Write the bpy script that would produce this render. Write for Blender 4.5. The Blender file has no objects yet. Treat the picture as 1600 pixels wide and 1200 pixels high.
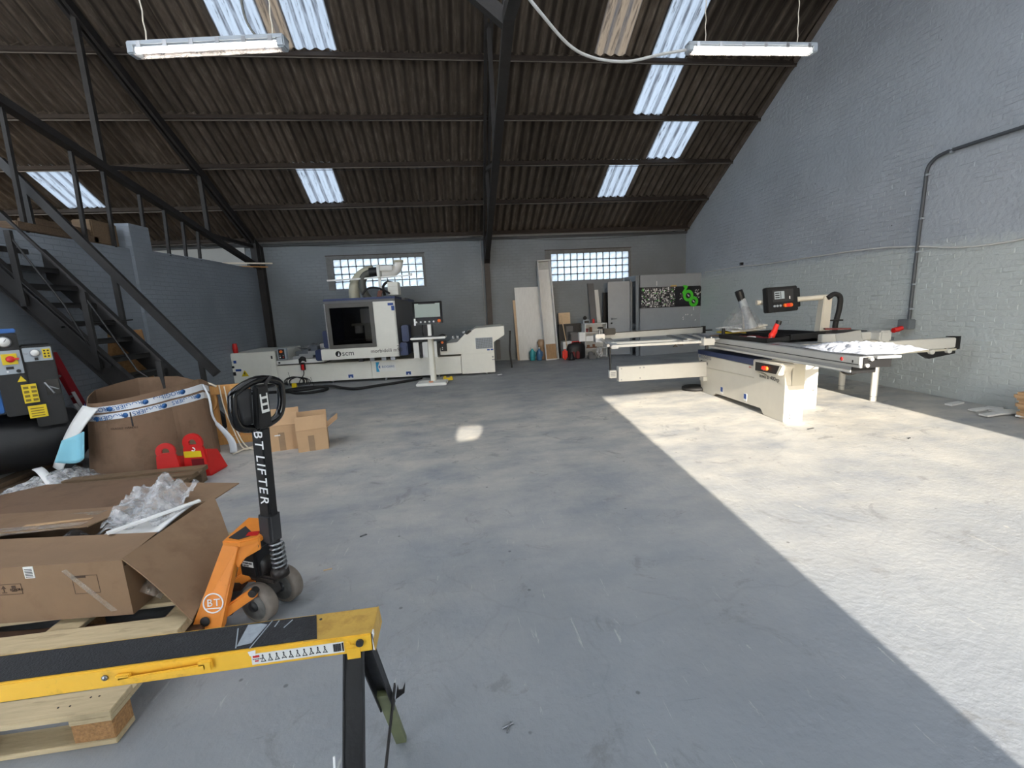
import bpy, bmesh, math, random
from mathutils import Vector, Matrix, Euler, noise as pn
random.seed(7)
S = bpy.context.scene
COL = S.collection
PI = math.pi

# ------------------------------------------------------------------ camera, sky, sun, exposure
def camera_axes(yaw, pitch, roll):
    f = Vector((math.sin(yaw)*math.cos(pitch), math.cos(yaw)*math.cos(pitch), -math.sin(pitch)))
    r = Vector((math.cos(yaw), -math.sin(yaw), 0)); u = r.cross(f)
    c, s = math.cos(roll), math.sin(roll)
    return c*r+s*u, -s*r+c*u, f
cam_data = bpy.data.cameras.new('camera')
cam_data.sensor_width = 36; cam_data.lens = 701.86/1600*36; cam_data.clip_start = 0.05
cam = bpy.data.objects.new('camera', cam_data); COL.objects.link(cam)
r_, u_, f_ = camera_axes(.126337, .175096, -.050310)
m3 = Matrix((r_, u_, -f_)).transposed()
cam.matrix_world = Matrix.Translation((0, 0, 1.55)) @ m3.to_4x4()
S.camera = cam

S.view_settings.view_transform = 'Standard'; S.view_settings.look = 'None'
S.view_settings.gamma = 1; S.view_settings.use_curve_mapping = False
S.view_settings.exposure = EXPOSURE = 0.04

SUN_DIR = Vector((.105, 1, -.37)).normalized()
world = bpy.data.worlds.new('world'); S.world = world; world.use_nodes = True
wn = world.node_tree; wn.nodes.clear()
wo = wn.nodes.new('ShaderNodeOutputWorld'); bg = wn.nodes.new('ShaderNodeBackground')
sky = wn.nodes.new('ShaderNodeTexSky'); sky.sky_type = 'NISHITA'; sky.sun_disc = False
sky.sun_elevation = math.asin(-SUN_DIR.z); sky.sun_rotation = math.atan2(-SUN_DIR.x, -SUN_DIR.y)
sky.air_density = 1.2; sky.dust_density = .7; sky.ozone_density = 1.4
bg.inputs['Strength'].default_value = .5
# thin bright haze over the blue sky
hz = wn.nodes.new('ShaderNodeBackground'); hz.inputs[0].default_value = (.89, .94, 1, 1); hz.inputs[1].default_value = HAZE = 3.0
ad = wn.nodes.new('ShaderNodeAddShader')
wn.links.new(sky.outputs[0], bg.inputs[0]); wn.links.new(bg.outputs[0], ad.inputs[0]); wn.links.new(hz.outputs[0], ad.inputs[1]); wn.links.new(ad.outputs[0], wo.inputs[0])

sd = bpy.data.lights.new('sun', 'SUN'); sd.energy = 15; sd.angle = math.radians(.55); sd.color = (1, .905, .77)
sun = bpy.data.objects.new('sun', sd); COL.objects.link(sun)
sun.rotation_euler = SUN_DIR.to_track_quat('-Z', 'Y').to_euler(); sun.location = (-1, -12, 6)

S.cycles.use_denoising = True
S.cycles.max_bounces = 10; S.cycles.diffuse_bounces = 6; S.cycles.transmission_bounces = 6
S.cycles.sample_clamp_indirect = 6

def portal(name, x0, x1, z0, z1, y):
    d = bpy.data.lights.new(name, 'AREA'); d.shape = 'RECTANGLE'; d.size = x1-x0; d.size_y = z1-z0
    d.cycles.is_portal = True
    o = bpy.data.objects.new(name, d); COL.objects.link(o)
    o.location = ((x0+x1)/2, y, (z0+z1)/2); o.rotation_euler = (PI/2, 0, 0)   # looks towards +y
portal('door_portal', 1.44, 4.95, 0, 3.2, -1.35)

# ------------------------------------------------------------------ materials (all procedural)
def srgb(r, g, b):
    f = lambda c: c/12.92 if c <= .04045 else ((c+.055)/1.055)**2.4
    return (f(r/255), f(g/255), f(b/255), 1)
def nodes(m):
    m.use_nodes = True; return m.node_tree.nodes, m.node_tree.links
def ramp(n, stops, inter='LINEAR'):
    r = n.new('ShaderNodeValToRGB'); r.color_ramp.interpolation = inter
    e = r.color_ramp.elements
    while len(e) < len(stops): e.new(.5)
    for k, (p, c) in enumerate(stops):
        e[k].position = p; e[k].color = c if len(c) == 4 else (*c, 1)
    return r
def g(v): return (v, v, v, 1)
def mixc(n, l, fac, a, b, mode='MIX'):
    x = n.new('ShaderNodeMix'); x.data_type = 'RGBA'; x.blend_type = mode
    for key, v in ((0, fac), (6, a), (7, b)):
        if hasattr(v, 'links'): l.new(v, x.inputs[key])
        else: x.inputs[key].default_value = v
    return x.outputs[2]
MATS = {}
def mat(name, col, rough=.5, metal=0, var=.12, scale=6, bump=0, bscale=40, stretch=(1, 1, 1), spec=.5, dirt=None, dscale=3, damt=.3):
    """paint / metal / card: a base colour with a little noise variation, optional worn patches and relief"""
    m = bpy.data.materials.new(name); n, l = nodes(m); b = n['Principled BSDF']
    tc = n.new('ShaderNodeTexCoord'); mp = n.new('ShaderNodeMapping'); mp.inputs['Scale'].default_value = stretch
    l.new(tc.outputs['Object'], mp.inputs[0])
    no = n.new('ShaderNodeTexNoise'); no.inputs['Scale'].default_value = scale; no.inputs['Detail'].default_value = 6
    no.inputs['Roughness'].default_value = .62
    l.new(mp.outputs[0], no.inputs[0])
    lo = tuple(c*(1-var) for c in col[:3]); hi = tuple(min(1, c*(1+var)) for c in col[:3])
    rp = ramp(n, [(.3, lo), (.7, hi)]); l.new(no.outputs[0], rp.inputs[0])
    out = rp.outputs[0]
    if dirt is not None:
        n2 = n.new('ShaderNodeTexNoise'); n2.inputs['Scale'].default_value = dscale; n2.inputs['Detail'].default_value = 9
        n2.inputs['Roughness'].default_value = .7
        l.new(mp.outputs[0], n2.inputs[0])
        r2 = ramp(n, [(1-damt-.08, g(0)), (1-damt+.08, g(1))]); l.new(n2.outputs[0], r2.inputs[0])
        out = mixc(n, l, r2.outputs[0], out, dirt)
    l.new(out, b.inputs['Base Color'])
    b.inputs['Roughness'].default_value = rough; b.inputs['Metallic'].default_value = metal
    b.inputs['Specular IOR Level'].default_value = spec
    if bump:
        n3 = n.new('ShaderNodeTexNoise'); n3.inputs['Scale'].default_value = bscale; n3.inputs['Detail'].default_value = 5
        l.new(mp.outputs[0], n3.inputs[0])
        bp = n.new('ShaderNodeBump'); bp.inputs['Strength'].default_value = bump; bp.inputs['Distance'].default_value = .01
        l.new(n3.outputs[0], bp.inputs['Height']); l.new(bp.outputs[0], b.inputs['Normal'])
    MATS[name] = m; return m
def emit(name, col, st):
    m = bpy.data.materials.new(name); n, l = nodes(m); b = n['Principled BSDF']
    b.inputs['Base Color'].default_value = col; b.inputs['Emission Color'].default_value = col
    b.inputs['Emission Strength'].default_value = st; MATS[name] = m; return m
def film(name, col, alpha, rough=.15):
    """thin clear film or clear plastic"""
    m = bpy.data.materials.new(name); n, l = nodes(m); b = n['Principled BSDF']
    b.inputs['Base Color'].default_value = col; b.inputs['Roughness'].default_value = rough
    no = n.new('ShaderNodeTexNoise'); no.inputs['Scale'].default_value = 18; no.inputs['Detail'].default_value = 4
    tc = n.new('ShaderNodeTexCoord'); l.new(tc.outputs['Object'], no.inputs[0])
    rp = ramp(n, [(.35, g(alpha*.45)), (.7, g(min(1, alpha*1.7)))]); l.new(no.outputs[0], rp.inputs[0]); l.new(rp.outputs[0], b.inputs['Alpha'])
    bp = n.new('ShaderNodeBump'); bp.inputs['Strength'].default_value = .8; bp.inputs['Distance'].default_value = .02
    l.new(no.outputs[0], bp.inputs['Height']); l.new(bp.outputs[0], b.inputs['Normal'])
    MATS[name] = m; return m

M = MATS
mat('saw_white', srgb(196, 195, 189), .42, var=.03)
mat('saw_cream', srgb(202, 197, 184), .42, var=.03)
mat('cream', srgb(224, 223, 214), .42, var=.03)
mat('white_metal', srgb(232, 232, 228), .4, var=.03)
mat('cream_dark', srgb(186, 181, 165), .45, var=.04)
mat('machine_blue', srgb(44, 56, 92), .4, var=.06)
mat('machine_grey', srgb(92, 92, 94), .5, var=.05)
mat('dark_grey', srgb(48, 48, 50), .5, var=.1)
mat('black', srgb(20, 20, 22), .45, var=.15)
mat('black_paint', srgb(22, 22, 24), .5, var=.2, bump=.15, bscale=30)
mat('black_gloss', srgb(12, 12, 14), .15, var=.1)
mat('rubber', srgb(24, 24, 25), .7, var=.15)
mat('steel', srgb(150, 152, 155), .35, metal=.8, var=.1)
mat('aluminium', srgb(178, 180, 182), .38, metal=.55, var=.04, stretch=(1, 30, 30))
mat('aluminium_pale', srgb(184, 185, 182), .4, metal=.25, var=.03)
mat('cast_iron', srgb(112, 118, 126), .4, metal=.5, var=.08)
mat('steel_old', srgb(34, 31, 30), .7, var=.3, scale=9, bump=.2)
mat('steel_stair', srgb(34, 33, 33), .55, var=.25, scale=8)
mat('purlin', srgb(52, 43, 37), .8, var=.25, scale=8)
mat('cardboard', srgb(134, 108, 83), .85, var=.07, scale=4, bump=.06, bscale=14, dirt=srgb(124, 97, 73), damt=.42)
mat('cardboard_dull', srgb(120, 95, 75), .85, var=.08, scale=3, bump=.08, bscale=10, dirt=srgb(104, 82, 63), damt=.45)
mat('cardboard_pale', srgb(184, 150, 114), .85, var=.06, scale=4, bump=.05, bscale=12)
mat('card_edge', srgb(186, 150, 112), .9, var=.1, scale=60)
mat('kraft_tape', srgb(150, 124, 98), .25, var=.1, scale=8, bump=.2, bscale=10)
mat('wood_pale', srgb(186, 168, 134), .75, var=.12, scale=7, stretch=(1, 9, 9), bump=.12, bscale=20, dirt=srgb(140, 124, 98), dscale=5, damt=.36)
mat('wood_grey', srgb(112, 92, 70), .8, var=.2, scale=6, stretch=(1, 8, 8), bump=.15, bscale=18)
mat('wood_warm', srgb(204, 152, 92), .7, var=.14, scale=6, stretch=(8, 8, 1), bump=.1)
mat('wood_old', srgb(98, 80, 62), .85, var=.25, scale=6, stretch=(1, 8, 8), bump=.3)
mat('chipboard', srgb(166, 124, 80), .85, var=.3, scale=90, bump=.5, bscale=120)
mat('osb', srgb(150, 112, 72), .8, var=.3, scale=26, bump=.15)
mat('oak', srgb(156, 122, 84), .55, var=.2, scale=5, stretch=(8, 8, 1))
mat('ply', srgb(196, 170, 138), .6, var=.08, scale=6, stretch=(1, 8, 8))
mat('white_board', srgb(206, 206, 204), .5, var=.07, scale=4, stretch=(10, 10, .6))
mat('grey_paint', srgb(146, 151, 156), .5, var=.04, bump=.05)
mat('grey_frame', srgb(104, 110, 116), .45, var=.05)
mat('orange', srgb(226, 136, 48), .5, var=.06, scale=10, bump=.06, dirt=srgb(150, 84, 36), dscale=14, damt=.32)
mat('yellow', srgb(242, 188, 58), .38, var=.05, scale=9, dirt=srgb(196, 150, 52), dscale=10, damt=.38)
mat('yellow_worn', srgb(196, 158, 76), .45, var=.12, scale=14, dirt=srgb(170, 132, 60), dscale=18, damt=.42)
mat('antislip', srgb(34, 35, 38), .75, var=.25, scale=60, bump=.4, bscale=220, dirt=srgb(70, 70, 72), dscale=8, damt=.36)
mat('label_yellow', srgb(214, 186, 20), .5, var=.05)
mat('red', srgb(196, 32, 30), .4, var=.08)
mat('red_dark', srgb(110, 18, 26), .45, var=.12)
mat('bright_red', srgb(230, 44, 30), .4, var=.05)
mat('compressor_blue', srgb(32, 92, 160), .4, var=.06)
mat('panel_grey', srgb(156, 164, 172), .45, var=.03)
mat('paper', srgb(226, 226, 222), .7, var=.03)
mat('print_blue', srgb(40, 92, 150), .5, var=.05)
mat('print_cyan', srgb(40, 150, 196), .5, var=.05)
mat('sticker_blue', srgb(36, 72, 140), .5, var=.05)
mat('print_black', srgb(28, 28, 30), .6, var=.05)
mat('print_grey', srgb(130, 130, 132), .6, var=.05)
mat('print_white', srgb(236, 236, 236), .6, var=.03)
mat('card_print', srgb(70, 52, 40), .85, var=.1)
mat('tape_white', srgb(206, 210, 216), .35, var=.04)
mat('blue_foam', srgb(134, 196, 214), .7, var=.04)
mat('white_foam', srgb(226, 226, 224), .75, var=.03)
mat('green_dark', srgb(34, 62, 56), .4, var=.35, scale=12, bump=.5)
mat('strap', srgb(214, 204, 186), .45, var=.06)
mat('hose_cream', srgb(186, 182, 160), .55, var=.06)
mat('hose_grey', srgb(86, 86, 80), .5, var=.1)
mat('cable_white', srgb(198, 198, 196), .5, var=.05)
mat('cable_grey', srgb(142, 142, 142), .5, var=.05)
mat('conduit', srgb(74, 78, 84), .45, var=.08)
mat('wheel', srgb(116, 106, 96), .6, var=.22, scale=14, bump=.2)
mat('wheel_hub', srgb(88, 86, 82), .55, var=.35, scale=18, bump=.2)
mat('greasy', srgb(40, 34, 31), .45, var=.4, scale=14, bump=.3)
mat('olive', srgb(104, 108, 76), .5, var=.15, scale=14)
mat('poster_black', srgb(26, 25, 32), .35, var=.1)
mat('poster_green', srgb(76, 196, 50), .4, var=.05)
mat('poster_light', srgb(212, 210, 206), .4, var=.15)
mat('poster_mid', srgb(104, 102, 104), .4, var=.2)
mat('screen_off', srgb(168, 178, 172), .08, var=.02)  # pale colour stands in for the windows reflected in the dark screen
mat('cyan_liquid', srgb(60, 150, 160), .15, var=.15)
mat('blue_liquid', srgb(70, 110, 150), .15, var=.2)
mat('porcelain', srgb(220, 222, 222), .15, var=.02)
mat('brown_item', srgb(110, 70, 42), .6, var=.3, scale=30)
mat('orange_knob', srgb(230, 110, 40), .4, var=.05)
emit('screen_lit', srgb(150, 160, 165), .25)
emit('tube_lit', (1, .96, .86, 1), 16)
film('bubble_film', srgb(214, 214, 216), .34, .12)
film('clear_film', srgb(206, 206, 208), .4, .15)
film('white_film', srgb(196, 202, 214), .8, .3)
film('lamp_cover', srgb(236, 226, 222), .35, .2)
film('packing_tape', srgb(190, 176, 160), .28, .06)
film('smoked', srgb(10, 10, 12), .55, .06)
for n_ in list(MATS['smoked'].node_tree.nodes):
    if n_.type in ('BUMP', 'TEX_NOISE'): MATS['smoked'].node_tree.nodes.remove(n_)
MATS['smoked'].node_tree.nodes['Principled BSDF'].inputs['Alpha'].default_value = .5
for l_ in list(MATS['smoked'].node_tree.nodes['Principled BSDF'].inputs['Alpha'].links): MATS['smoked'].node_tree.links.remove(l_)

def brick_paint(name, col, bw=.225, bh=.075, bump=.5, axis='x', patch=.45):
    m = bpy.data.materials.new(name); n, l = nodes(m); b = n['Principled BSDF']
    tc = n.new('ShaderNodeTexCoord'); sx = n.new('ShaderNodeSeparateXYZ'); cb = n.new('ShaderNodeCombineXYZ')
    l.new(tc.outputs['Object'], sx.inputs[0])
    l.new(sx.outputs[0 if axis == 'x' else 1], cb.inputs[0]); l.new(sx.outputs[2], cb.inputs[1])
    br = n.new('ShaderNodeTexBrick'); br.inputs['Scale'].default_value = 1; br.inputs['Brick Width'].default_value = bw
    br.inputs['Row Height'].default_value = bh; br.inputs['Mortar Size'].default_value = .008; br.inputs['Mortar Smooth'].default_value = .6
    br.inputs['Color1'].default_value = g(1); br.inputs['Color2'].default_value = g(.85); br.inputs['Mortar'].default_value = g(0)
    wob = n.new('ShaderNodeTexNoise'); wob.inputs['Scale'].default_value = 7; l.new(cb.outputs[0], wob.inputs[0])
    va = n.new('ShaderNodeVectorMath'); va.operation = 'MULTIPLY_ADD'; va.inputs[1].default_value = (.02, .02, 0)
    l.new(wob.outputs['Color'], va.inputs[0]); l.new(cb.outputs[0], va.inputs[2]); l.new(va.outputs[0], br.inputs[0])
    big = n.new('ShaderNodeTexNoise'); big.inputs['Scale'].default_value = 1.1; big.inputs['Detail'].default_value = 8; l.new(tc.outputs['Object'], big.inputs[0])
    fine = n.new('ShaderNodeTexNoise'); fine.inputs['Scale'].default_value = 26; fine.inputs['Detail'].default_value = 6; l.new(tc.outputs['Object'], fine.inputs[0])
    lo = tuple(c*.86 for c in col[:3]); hi = tuple(c*1.12 for c in col[:3])
    rp = ramp(n, [(.3, lo), (.7, hi)]); l.new(big.outputs[0], rp.inputs[0])
    ms = n.new('ShaderNodeMath'); ms.operation = 'MULTIPLY'
    pt = ramp(n, [(patch, g(0)), (patch+.2, g(1))]); l.new(big.outputs[0], pt.inputs[0])
    l.new(br.outputs['Fac'], ms.inputs[0]); l.new(pt.outputs[0], ms.inputs[1])
    dk = tuple(c*.72 for c in col[:3])+(1,)
    sc = n.new('ShaderNodeMath'); sc.operation = 'MULTIPLY'; sc.inputs[1].default_value = .22; l.new(ms.outputs[0], sc.inputs[0])
    l.new(mixc(n, l, sc.outputs[0], rp.outputs[0], dk), b.inputs['Base Color'])
    ad = n.new('ShaderNodeMath'); ad.operation = 'MULTIPLY_ADD'; ad.inputs[1].default_value = .5
    iv = n.new('ShaderNodeMath'); iv.operation = 'SUBTRACT'; iv.inputs[0].default_value = 1; l.new(ms.outputs[0], iv.inputs[1])
    l.new(fine.outputs[0], ad.inputs[0]); l.new(iv.outputs[0], ad.inputs[2])
    bp = n.new('ShaderNodeBump'); bp.inputs['Strength'].default_value = bump; bp.inputs['Distance'].default_value = .012
    l.new(ad.outputs[0], bp.inputs['Height']); l.new(bp.outputs[0], b.inputs['Normal'])
    b.inputs['Roughness'].default_value = .55; b.inputs['Specular IOR Level'].default_value = .35
    MATS[name] = m; return m
WALL = srgb(164, 170, 178)
brick_paint('wall_paint_back', srgb(120, 126, 131), patch=.36, bump=.5)
brick_paint('wall_paint_left', srgb(130, 137, 146), axis='y', patch=.34, bump=.6)
brick_paint('wall_paint_pale', srgb(176, 176, 172))
def painted(name, col, dots):
    """thick masonry paint over real brick relief, chipped here and there"""
    m = bpy.data.materials.new(name); n, l = nodes(m); b = n['Principled BSDF']
    geo = n.new('ShaderNodeNewGeometry')
    big = n.new('ShaderNodeTexNoise'); big.inputs['Scale'].default_value = .8; big.inputs['Detail'].default_value = 8; l.new(geo.outputs['Position'], big.inputs[0])
    fine = n.new('ShaderNodeTexNoise'); fine.inputs['Scale'].default_value = 16; fine.inputs['Detail'].default_value = 8; l.new(geo.outputs['Position'], fine.inputs[0])
    rp = ramp(n, [(.3, tuple(c*.88 for c in col[:3])), (.7, tuple(c*1.1 for c in col[:3]))]); l.new(big.outputs[0], rp.inputs[0])
    sp = n.new('ShaderNodeTexVoronoi'); sp.inputs['Scale'].default_value = 3.2; l.new(geo.outputs['Position'], sp.inputs[0])
    r2 = ramp(n, [(.02, g(dots)), (.045, g(0))]); l.new(sp.outputs['Distance'], r2.inputs[0])
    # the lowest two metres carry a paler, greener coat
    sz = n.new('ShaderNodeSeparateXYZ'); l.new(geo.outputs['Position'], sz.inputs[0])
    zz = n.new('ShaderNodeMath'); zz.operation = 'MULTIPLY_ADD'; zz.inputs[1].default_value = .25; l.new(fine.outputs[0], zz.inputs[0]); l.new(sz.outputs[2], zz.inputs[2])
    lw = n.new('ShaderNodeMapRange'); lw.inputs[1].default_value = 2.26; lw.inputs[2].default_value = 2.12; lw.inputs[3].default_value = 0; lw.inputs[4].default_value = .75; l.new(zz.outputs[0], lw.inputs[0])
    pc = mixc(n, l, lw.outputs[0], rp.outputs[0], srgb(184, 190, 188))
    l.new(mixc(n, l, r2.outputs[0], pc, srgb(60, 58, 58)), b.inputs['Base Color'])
    bp = n.new('ShaderNodeBump'); bp.inputs['Strength'].default_value = .8; bp.inputs['Distance'].default_value = .018
    l.new(fine.outputs[0], bp.inputs['Height']); l.new(bp.outputs[0], b.inputs['Normal'])
    b.inputs['Roughness'].default_value = .5; b.inputs['Specular IOR Level'].default_value = .35
    MATS[name] = m; return m
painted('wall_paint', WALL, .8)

def floor_material():
    m = bpy.data.materials.new('floor_paint'); n, l = nodes(m); b = n['Principled BSDF']
    tc = n.new('ShaderNodeTexCoord'); O = tc.outputs['Object']
    def noise(s, d=8, r=.6, st=(1, 1, 1), dist=0):
        mp = n.new('ShaderNodeMapping'); mp.inputs['Scale'].default_value = st; l.new(O, mp.inputs[0])
        x = n.new('ShaderNodeTexNoise'); x.inputs['Scale'].default_value = s; x.inputs['Detail'].default_value = d
        x.inputs['Roughness'].default_value = r; x.inputs['Distortion'].default_value = dist; l.new(mp.outputs[0], x.inputs[0]); return x.outputs[0]
    base = ramp(n, [(.25, srgb(120, 125, 132)), (.75, srgb(142, 146, 150))]); l.new(noise(.9), base.inputs[0])
    # paler patches, strongest over the middle, weaker near and far
    sx = n.new('ShaderNodeSeparateXYZ'); l.new(O, sx.inputs[0])
    far = n.new('ShaderNodeMapRange'); far.inputs[1].default_value = 1.2; far.inputs[2].default_value = 5; far.inputs[3].default_value = .02; far.inputs[4].default_value = 1.0
    l.new(sx.outputs[1], far.inputs[0])
    dn = ramp(n, [(.3, g(0)), (.72, g(1))]); l.new(noise(1.3, 10, .68, (1, 1.6, 1)), dn.inputs[0])
    fade = n.new('ShaderNodeMapRange'); fade.inputs[1].default_value = 6.5; fade.inputs[2].default_value = 9.0; fade.inputs[3].default_value = 1; fade.inputs[4].default_value = .25; l.new(sx.outputs[1], fade.inputs[0])
    fm = n.new('ShaderNodeMath'); fm.operation = 'MULTIPLY'; l.new(far.outputs[0], fm.inputs[0]); l.new(fade.outputs[0], fm.inputs[1]); far = fm
    mul = n.new('ShaderNodeMath'); mul.operation = 'MULTIPLY'; l.new(far.outputs[0], mul.inputs[0]); l.new(dn.outputs[0], mul.inputs[1])
    c = mixc(n, l, mul.outputs[0], base.outputs[0], srgb(200, 194, 182))
    st = ramp(n, [(.57, g(0)), (.64, g(.5))]); l.new(noise(2.6, 10, .75, (1, 1, 1), 1.2), st.inputs[0])
    c = mixc(n, l, st.outputs[0], c, srgb(112, 112, 112))
    # scuffs
    s1 = ramp(n, [(.63, g(0)), (.68, g(.55))]); l.new(noise(3.5, 9, .7, (7, 1, 1), .6), s1.inputs[0])
    c = mixc(n, l, s1.outputs[0], c, srgb(186, 184, 178))
    s2 = ramp(n, [(.66, g(0)), (.7, g(.4))]); l.new(noise(3.1, 9, .7, (1, 6, 1), .6), s2.inputs[0])
    c = mixc(n, l, s2.outputs[0], c, srgb(98, 98, 100))
    # specks and spots
    v = n.new('ShaderNodeTexVoronoi'); v.inputs['Scale'].default_value = 4.2; v.inputs['Randomness'].default_value = 1; l.new(O, v.inputs[0])
    sp = ramp(n, [(.03, g(.7)), (.05, g(0))]); l.new(v.outputs['Distance'], sp.inputs[0])
    c = mixc(n, l, sp.outputs[0], c, srgb(84, 84, 86))
    # hairline cracks
    wv = n.new('ShaderNodeTexNoise'); wv.inputs['Scale'].default_value = 3; l.new(O, wv.inputs[0])
    va = n.new('ShaderNodeVectorMath'); va.operation = 'MULTIPLY_ADD'; va.inputs[1].default_value = (.35, .35, 0); l.new(wv.outputs['Color'], va.inputs[0]); l.new(O, va.inputs[2])
    vc = n.new('ShaderNodeTexVoronoi'); vc.feature = 'DISTANCE_TO_EDGE'; vc.inputs['Scale'].default_value = .34; l.new(va.outputs[0], vc.inputs[0])
    cr = ramp(n, [(.0004, g(.12)), (.001, g(0))]); l.new(vc.outputs[0], cr.inputs[0])
    c = mixc(n, l, cr.outputs[0], c, srgb(92, 92, 92))
    l.new(c, b.inputs['Base Color'])
    ro = ramp(n, [(.3, g(.42)), (.7, g(.7))]); l.new(noise(2.2), ro.inputs[0]); l.new(ro.outputs[0], b.inputs['Roughness'])
    h = n.new('ShaderNodeMath'); h.operation = 'ADD'
    sc = n.new('ShaderNodeMath'); sc.operation = 'MULTIPLY'; sc.inputs[1].default_value = .6; l.new(noise(5, 10, .7), sc.inputs[0])
    l.new(sc.outputs[0], h.inputs[0]); l.new(noise(26, 6, .6), h.inputs[1])
    bp = n.new('ShaderNodeBump'); bp.inputs['Strength'].default_value = .33; bp.inputs['Distance'].default_value = .012
    l.new(h.outputs[0], bp.inputs['Height']); l.new(bp.outputs[0], b.inputs['Normal'])
    b.inputs['Specular IOR Level'].default_value = .4
    MATS['floor_paint'] = m
floor_material()

def roof_material():
    m = bpy.data.materials.new('roof_sheet'); n, l = nodes(m); b = n['Principled BSDF']
    oi = n.new('ShaderNodeObjectInfo'); tc = n.new('ShaderNodeTexCoord')
    of = n.new('ShaderNodeVectorMath'); of.operation = 'ADD'; l.new(tc.outputs['Object'], of.inputs[0])
    cm = n.new('ShaderNodeCombineXYZ'); mu = n.new('ShaderNodeMath'); mu.operation = 'MULTIPLY'; mu.inputs[1].default_value = 40
    l.new(oi.outputs['Random'], mu.inputs[0]); l.new(mu.outputs[0], cm.inputs[0]); l.new(cm.outputs[0], of.inputs[1])
    mp = n.new('ShaderNodeMapping'); mp.inputs['Scale'].default_value = (5, .8, 1); l.new(of.outputs[0], mp.inputs[0])
    no = n.new('ShaderNodeTexNoise'); no.inputs['Scale'].default_value = 3; no.inputs['Detail'].default_value = 9; no.inputs['Roughness'].default_value = .7; l.new(mp.outputs[0], no.inputs[0])
    rp = ramp(n, [(.3, srgb(74, 65, 57)), (.55, srgb(98, 88, 78)), (.76, srgb(130, 120, 108))]); l.new(no.outputs[0], rp.inputs[0])
    # darker bands down each corrugation, over the noise tones
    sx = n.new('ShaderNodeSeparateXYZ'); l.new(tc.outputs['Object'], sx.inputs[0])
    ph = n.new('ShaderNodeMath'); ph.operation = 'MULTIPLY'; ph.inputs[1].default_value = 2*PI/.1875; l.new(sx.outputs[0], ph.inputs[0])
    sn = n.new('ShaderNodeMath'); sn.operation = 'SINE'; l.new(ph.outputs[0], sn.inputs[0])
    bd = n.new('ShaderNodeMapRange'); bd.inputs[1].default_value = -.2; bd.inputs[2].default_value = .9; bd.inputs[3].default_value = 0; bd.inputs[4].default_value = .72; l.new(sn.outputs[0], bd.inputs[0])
    banded = mixc(n, l, bd.outputs[0], rp.outputs[0], srgb(34, 29, 26))
    hs = n.new('ShaderNodeHueSaturation'); l.new(banded, hs.inputs['Color'])
    mr = n.new('ShaderNodeMapRange'); mr.inputs[3].default_value = .75; mr.inputs[4].default_value = 1.2; l.new(oi.outputs['Random'], mr.inputs[0]); l.new(mr.outputs[0], hs.inputs['Value'])
    l.new(hs.outputs[0], b.inputs['Base Color']); b.inputs['Roughness'].default_value = .9; b.inputs['Specular IOR Level'].default_value = .15
    MATS['roof_sheet'] = m
    for nm, tint, dirt in (('skylight_sheet', srgb(198, 202, 206), .5), ('skylight_dirty', srgb(176, 164, 150), .8)):
        m = bpy.data.materials.new(nm); n, l = nodes(m); n.clear()
        o = n.new('ShaderNodeOutputMaterial'); tr = n.new('ShaderNodeBsdfTranslucent'); df = n.new('ShaderNodeBsdfDiffuse'); mx = n.new('ShaderNodeMixShader')
        tc = n.new('ShaderNodeTexCoord'); mp = n.new('ShaderNodeMapping'); mp.inputs['Scale'].default_value = (7, .7, 1); l.new(tc.outputs['Object'], mp.inputs[0])
        no = n.new('ShaderNodeTexNoise'); no.inputs['Scale'].default_value = 3.2; no.inputs['Detail'].default_value = 9; no.inputs['Roughness'].default_value = .7; l.new(mp.outputs[0], no.inputs[0])
        rp = ramp(n, [(.34, srgb(96, 92, 92)), (.34+.2*dirt, tint)]); l.new(no.outputs[0], rp.inputs[0])
        sx = n.new('ShaderNodeSeparateXYZ'); l.new(tc.outputs['Object'], sx.inputs[0])
        hh = n.new('ShaderNodeMapRange'); hh.inputs[1].default_value = .005; hh.inputs[2].default_value = .022; hh.inputs[3].default_value = 0; hh.inputs[4].default_value = .85; l.new(sx.outputs[2], hh.inputs[0])
        r3 = ramp(n, [(.38, g(.15)), (.6, g(1))]); l.new(no.outputs[0], r3.inputs[0])
        mm = n.new('ShaderNodeMath'); mm.operation = 'MULTIPLY'; l.new(hh.outputs[0], mm.inputs[0]); l.new(r3.outputs[0], mm.inputs[1])
        cc = mixc(n, l, mm.outputs[0], rp.outputs[0], srgb(116, 116, 120))
        l.new(cc, tr.inputs[0]); l.new(cc, df.inputs[0]); mx.inputs[0].default_value = .2
        l.new(tr.outputs[0], mx.inputs[1]); l.new(df.outputs[0], mx.inputs[2]); l.new(mx.outputs[0], o.inputs[0])
        MATS[nm] = m
    m = bpy.data.materials.new('glass_block'); n, l = nodes(m); n.clear()
    o = n.new('ShaderNodeOutputMaterial'); tr = n.new('ShaderNodeBsdfTranslucent'); gl = n.new('ShaderNodeBsdfGlossy'); mx = n.new('ShaderNodeMixShader')
    tc = n.new('ShaderNodeTexCoord'); no = n.new('ShaderNodeTexNoise'); no.inputs['Scale'].default_value = 9; no.inputs['Detail'].default_value = 5; l.new(tc.outputs['Object'], no.inputs[0])
    rp = ramp(n, [(.3, srgb(206, 222, 232)), (.6, srgb(248, 251, 255))]); l.new(no.outputs[0], rp.inputs[0]); l.new(rp.outputs[0], tr.inputs[0])
    gl.inputs['Roughness'].default_value = .15; mx.inputs[0].default_value = .06
    em = n.new('ShaderNodeEmission'); em.inputs[1].default_value = .12; l.new(rp.outputs[0], em.inputs[0]); ads = n.new('ShaderNodeAddShader')  # faint glow added to the blocks for the daylight behind them
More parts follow.
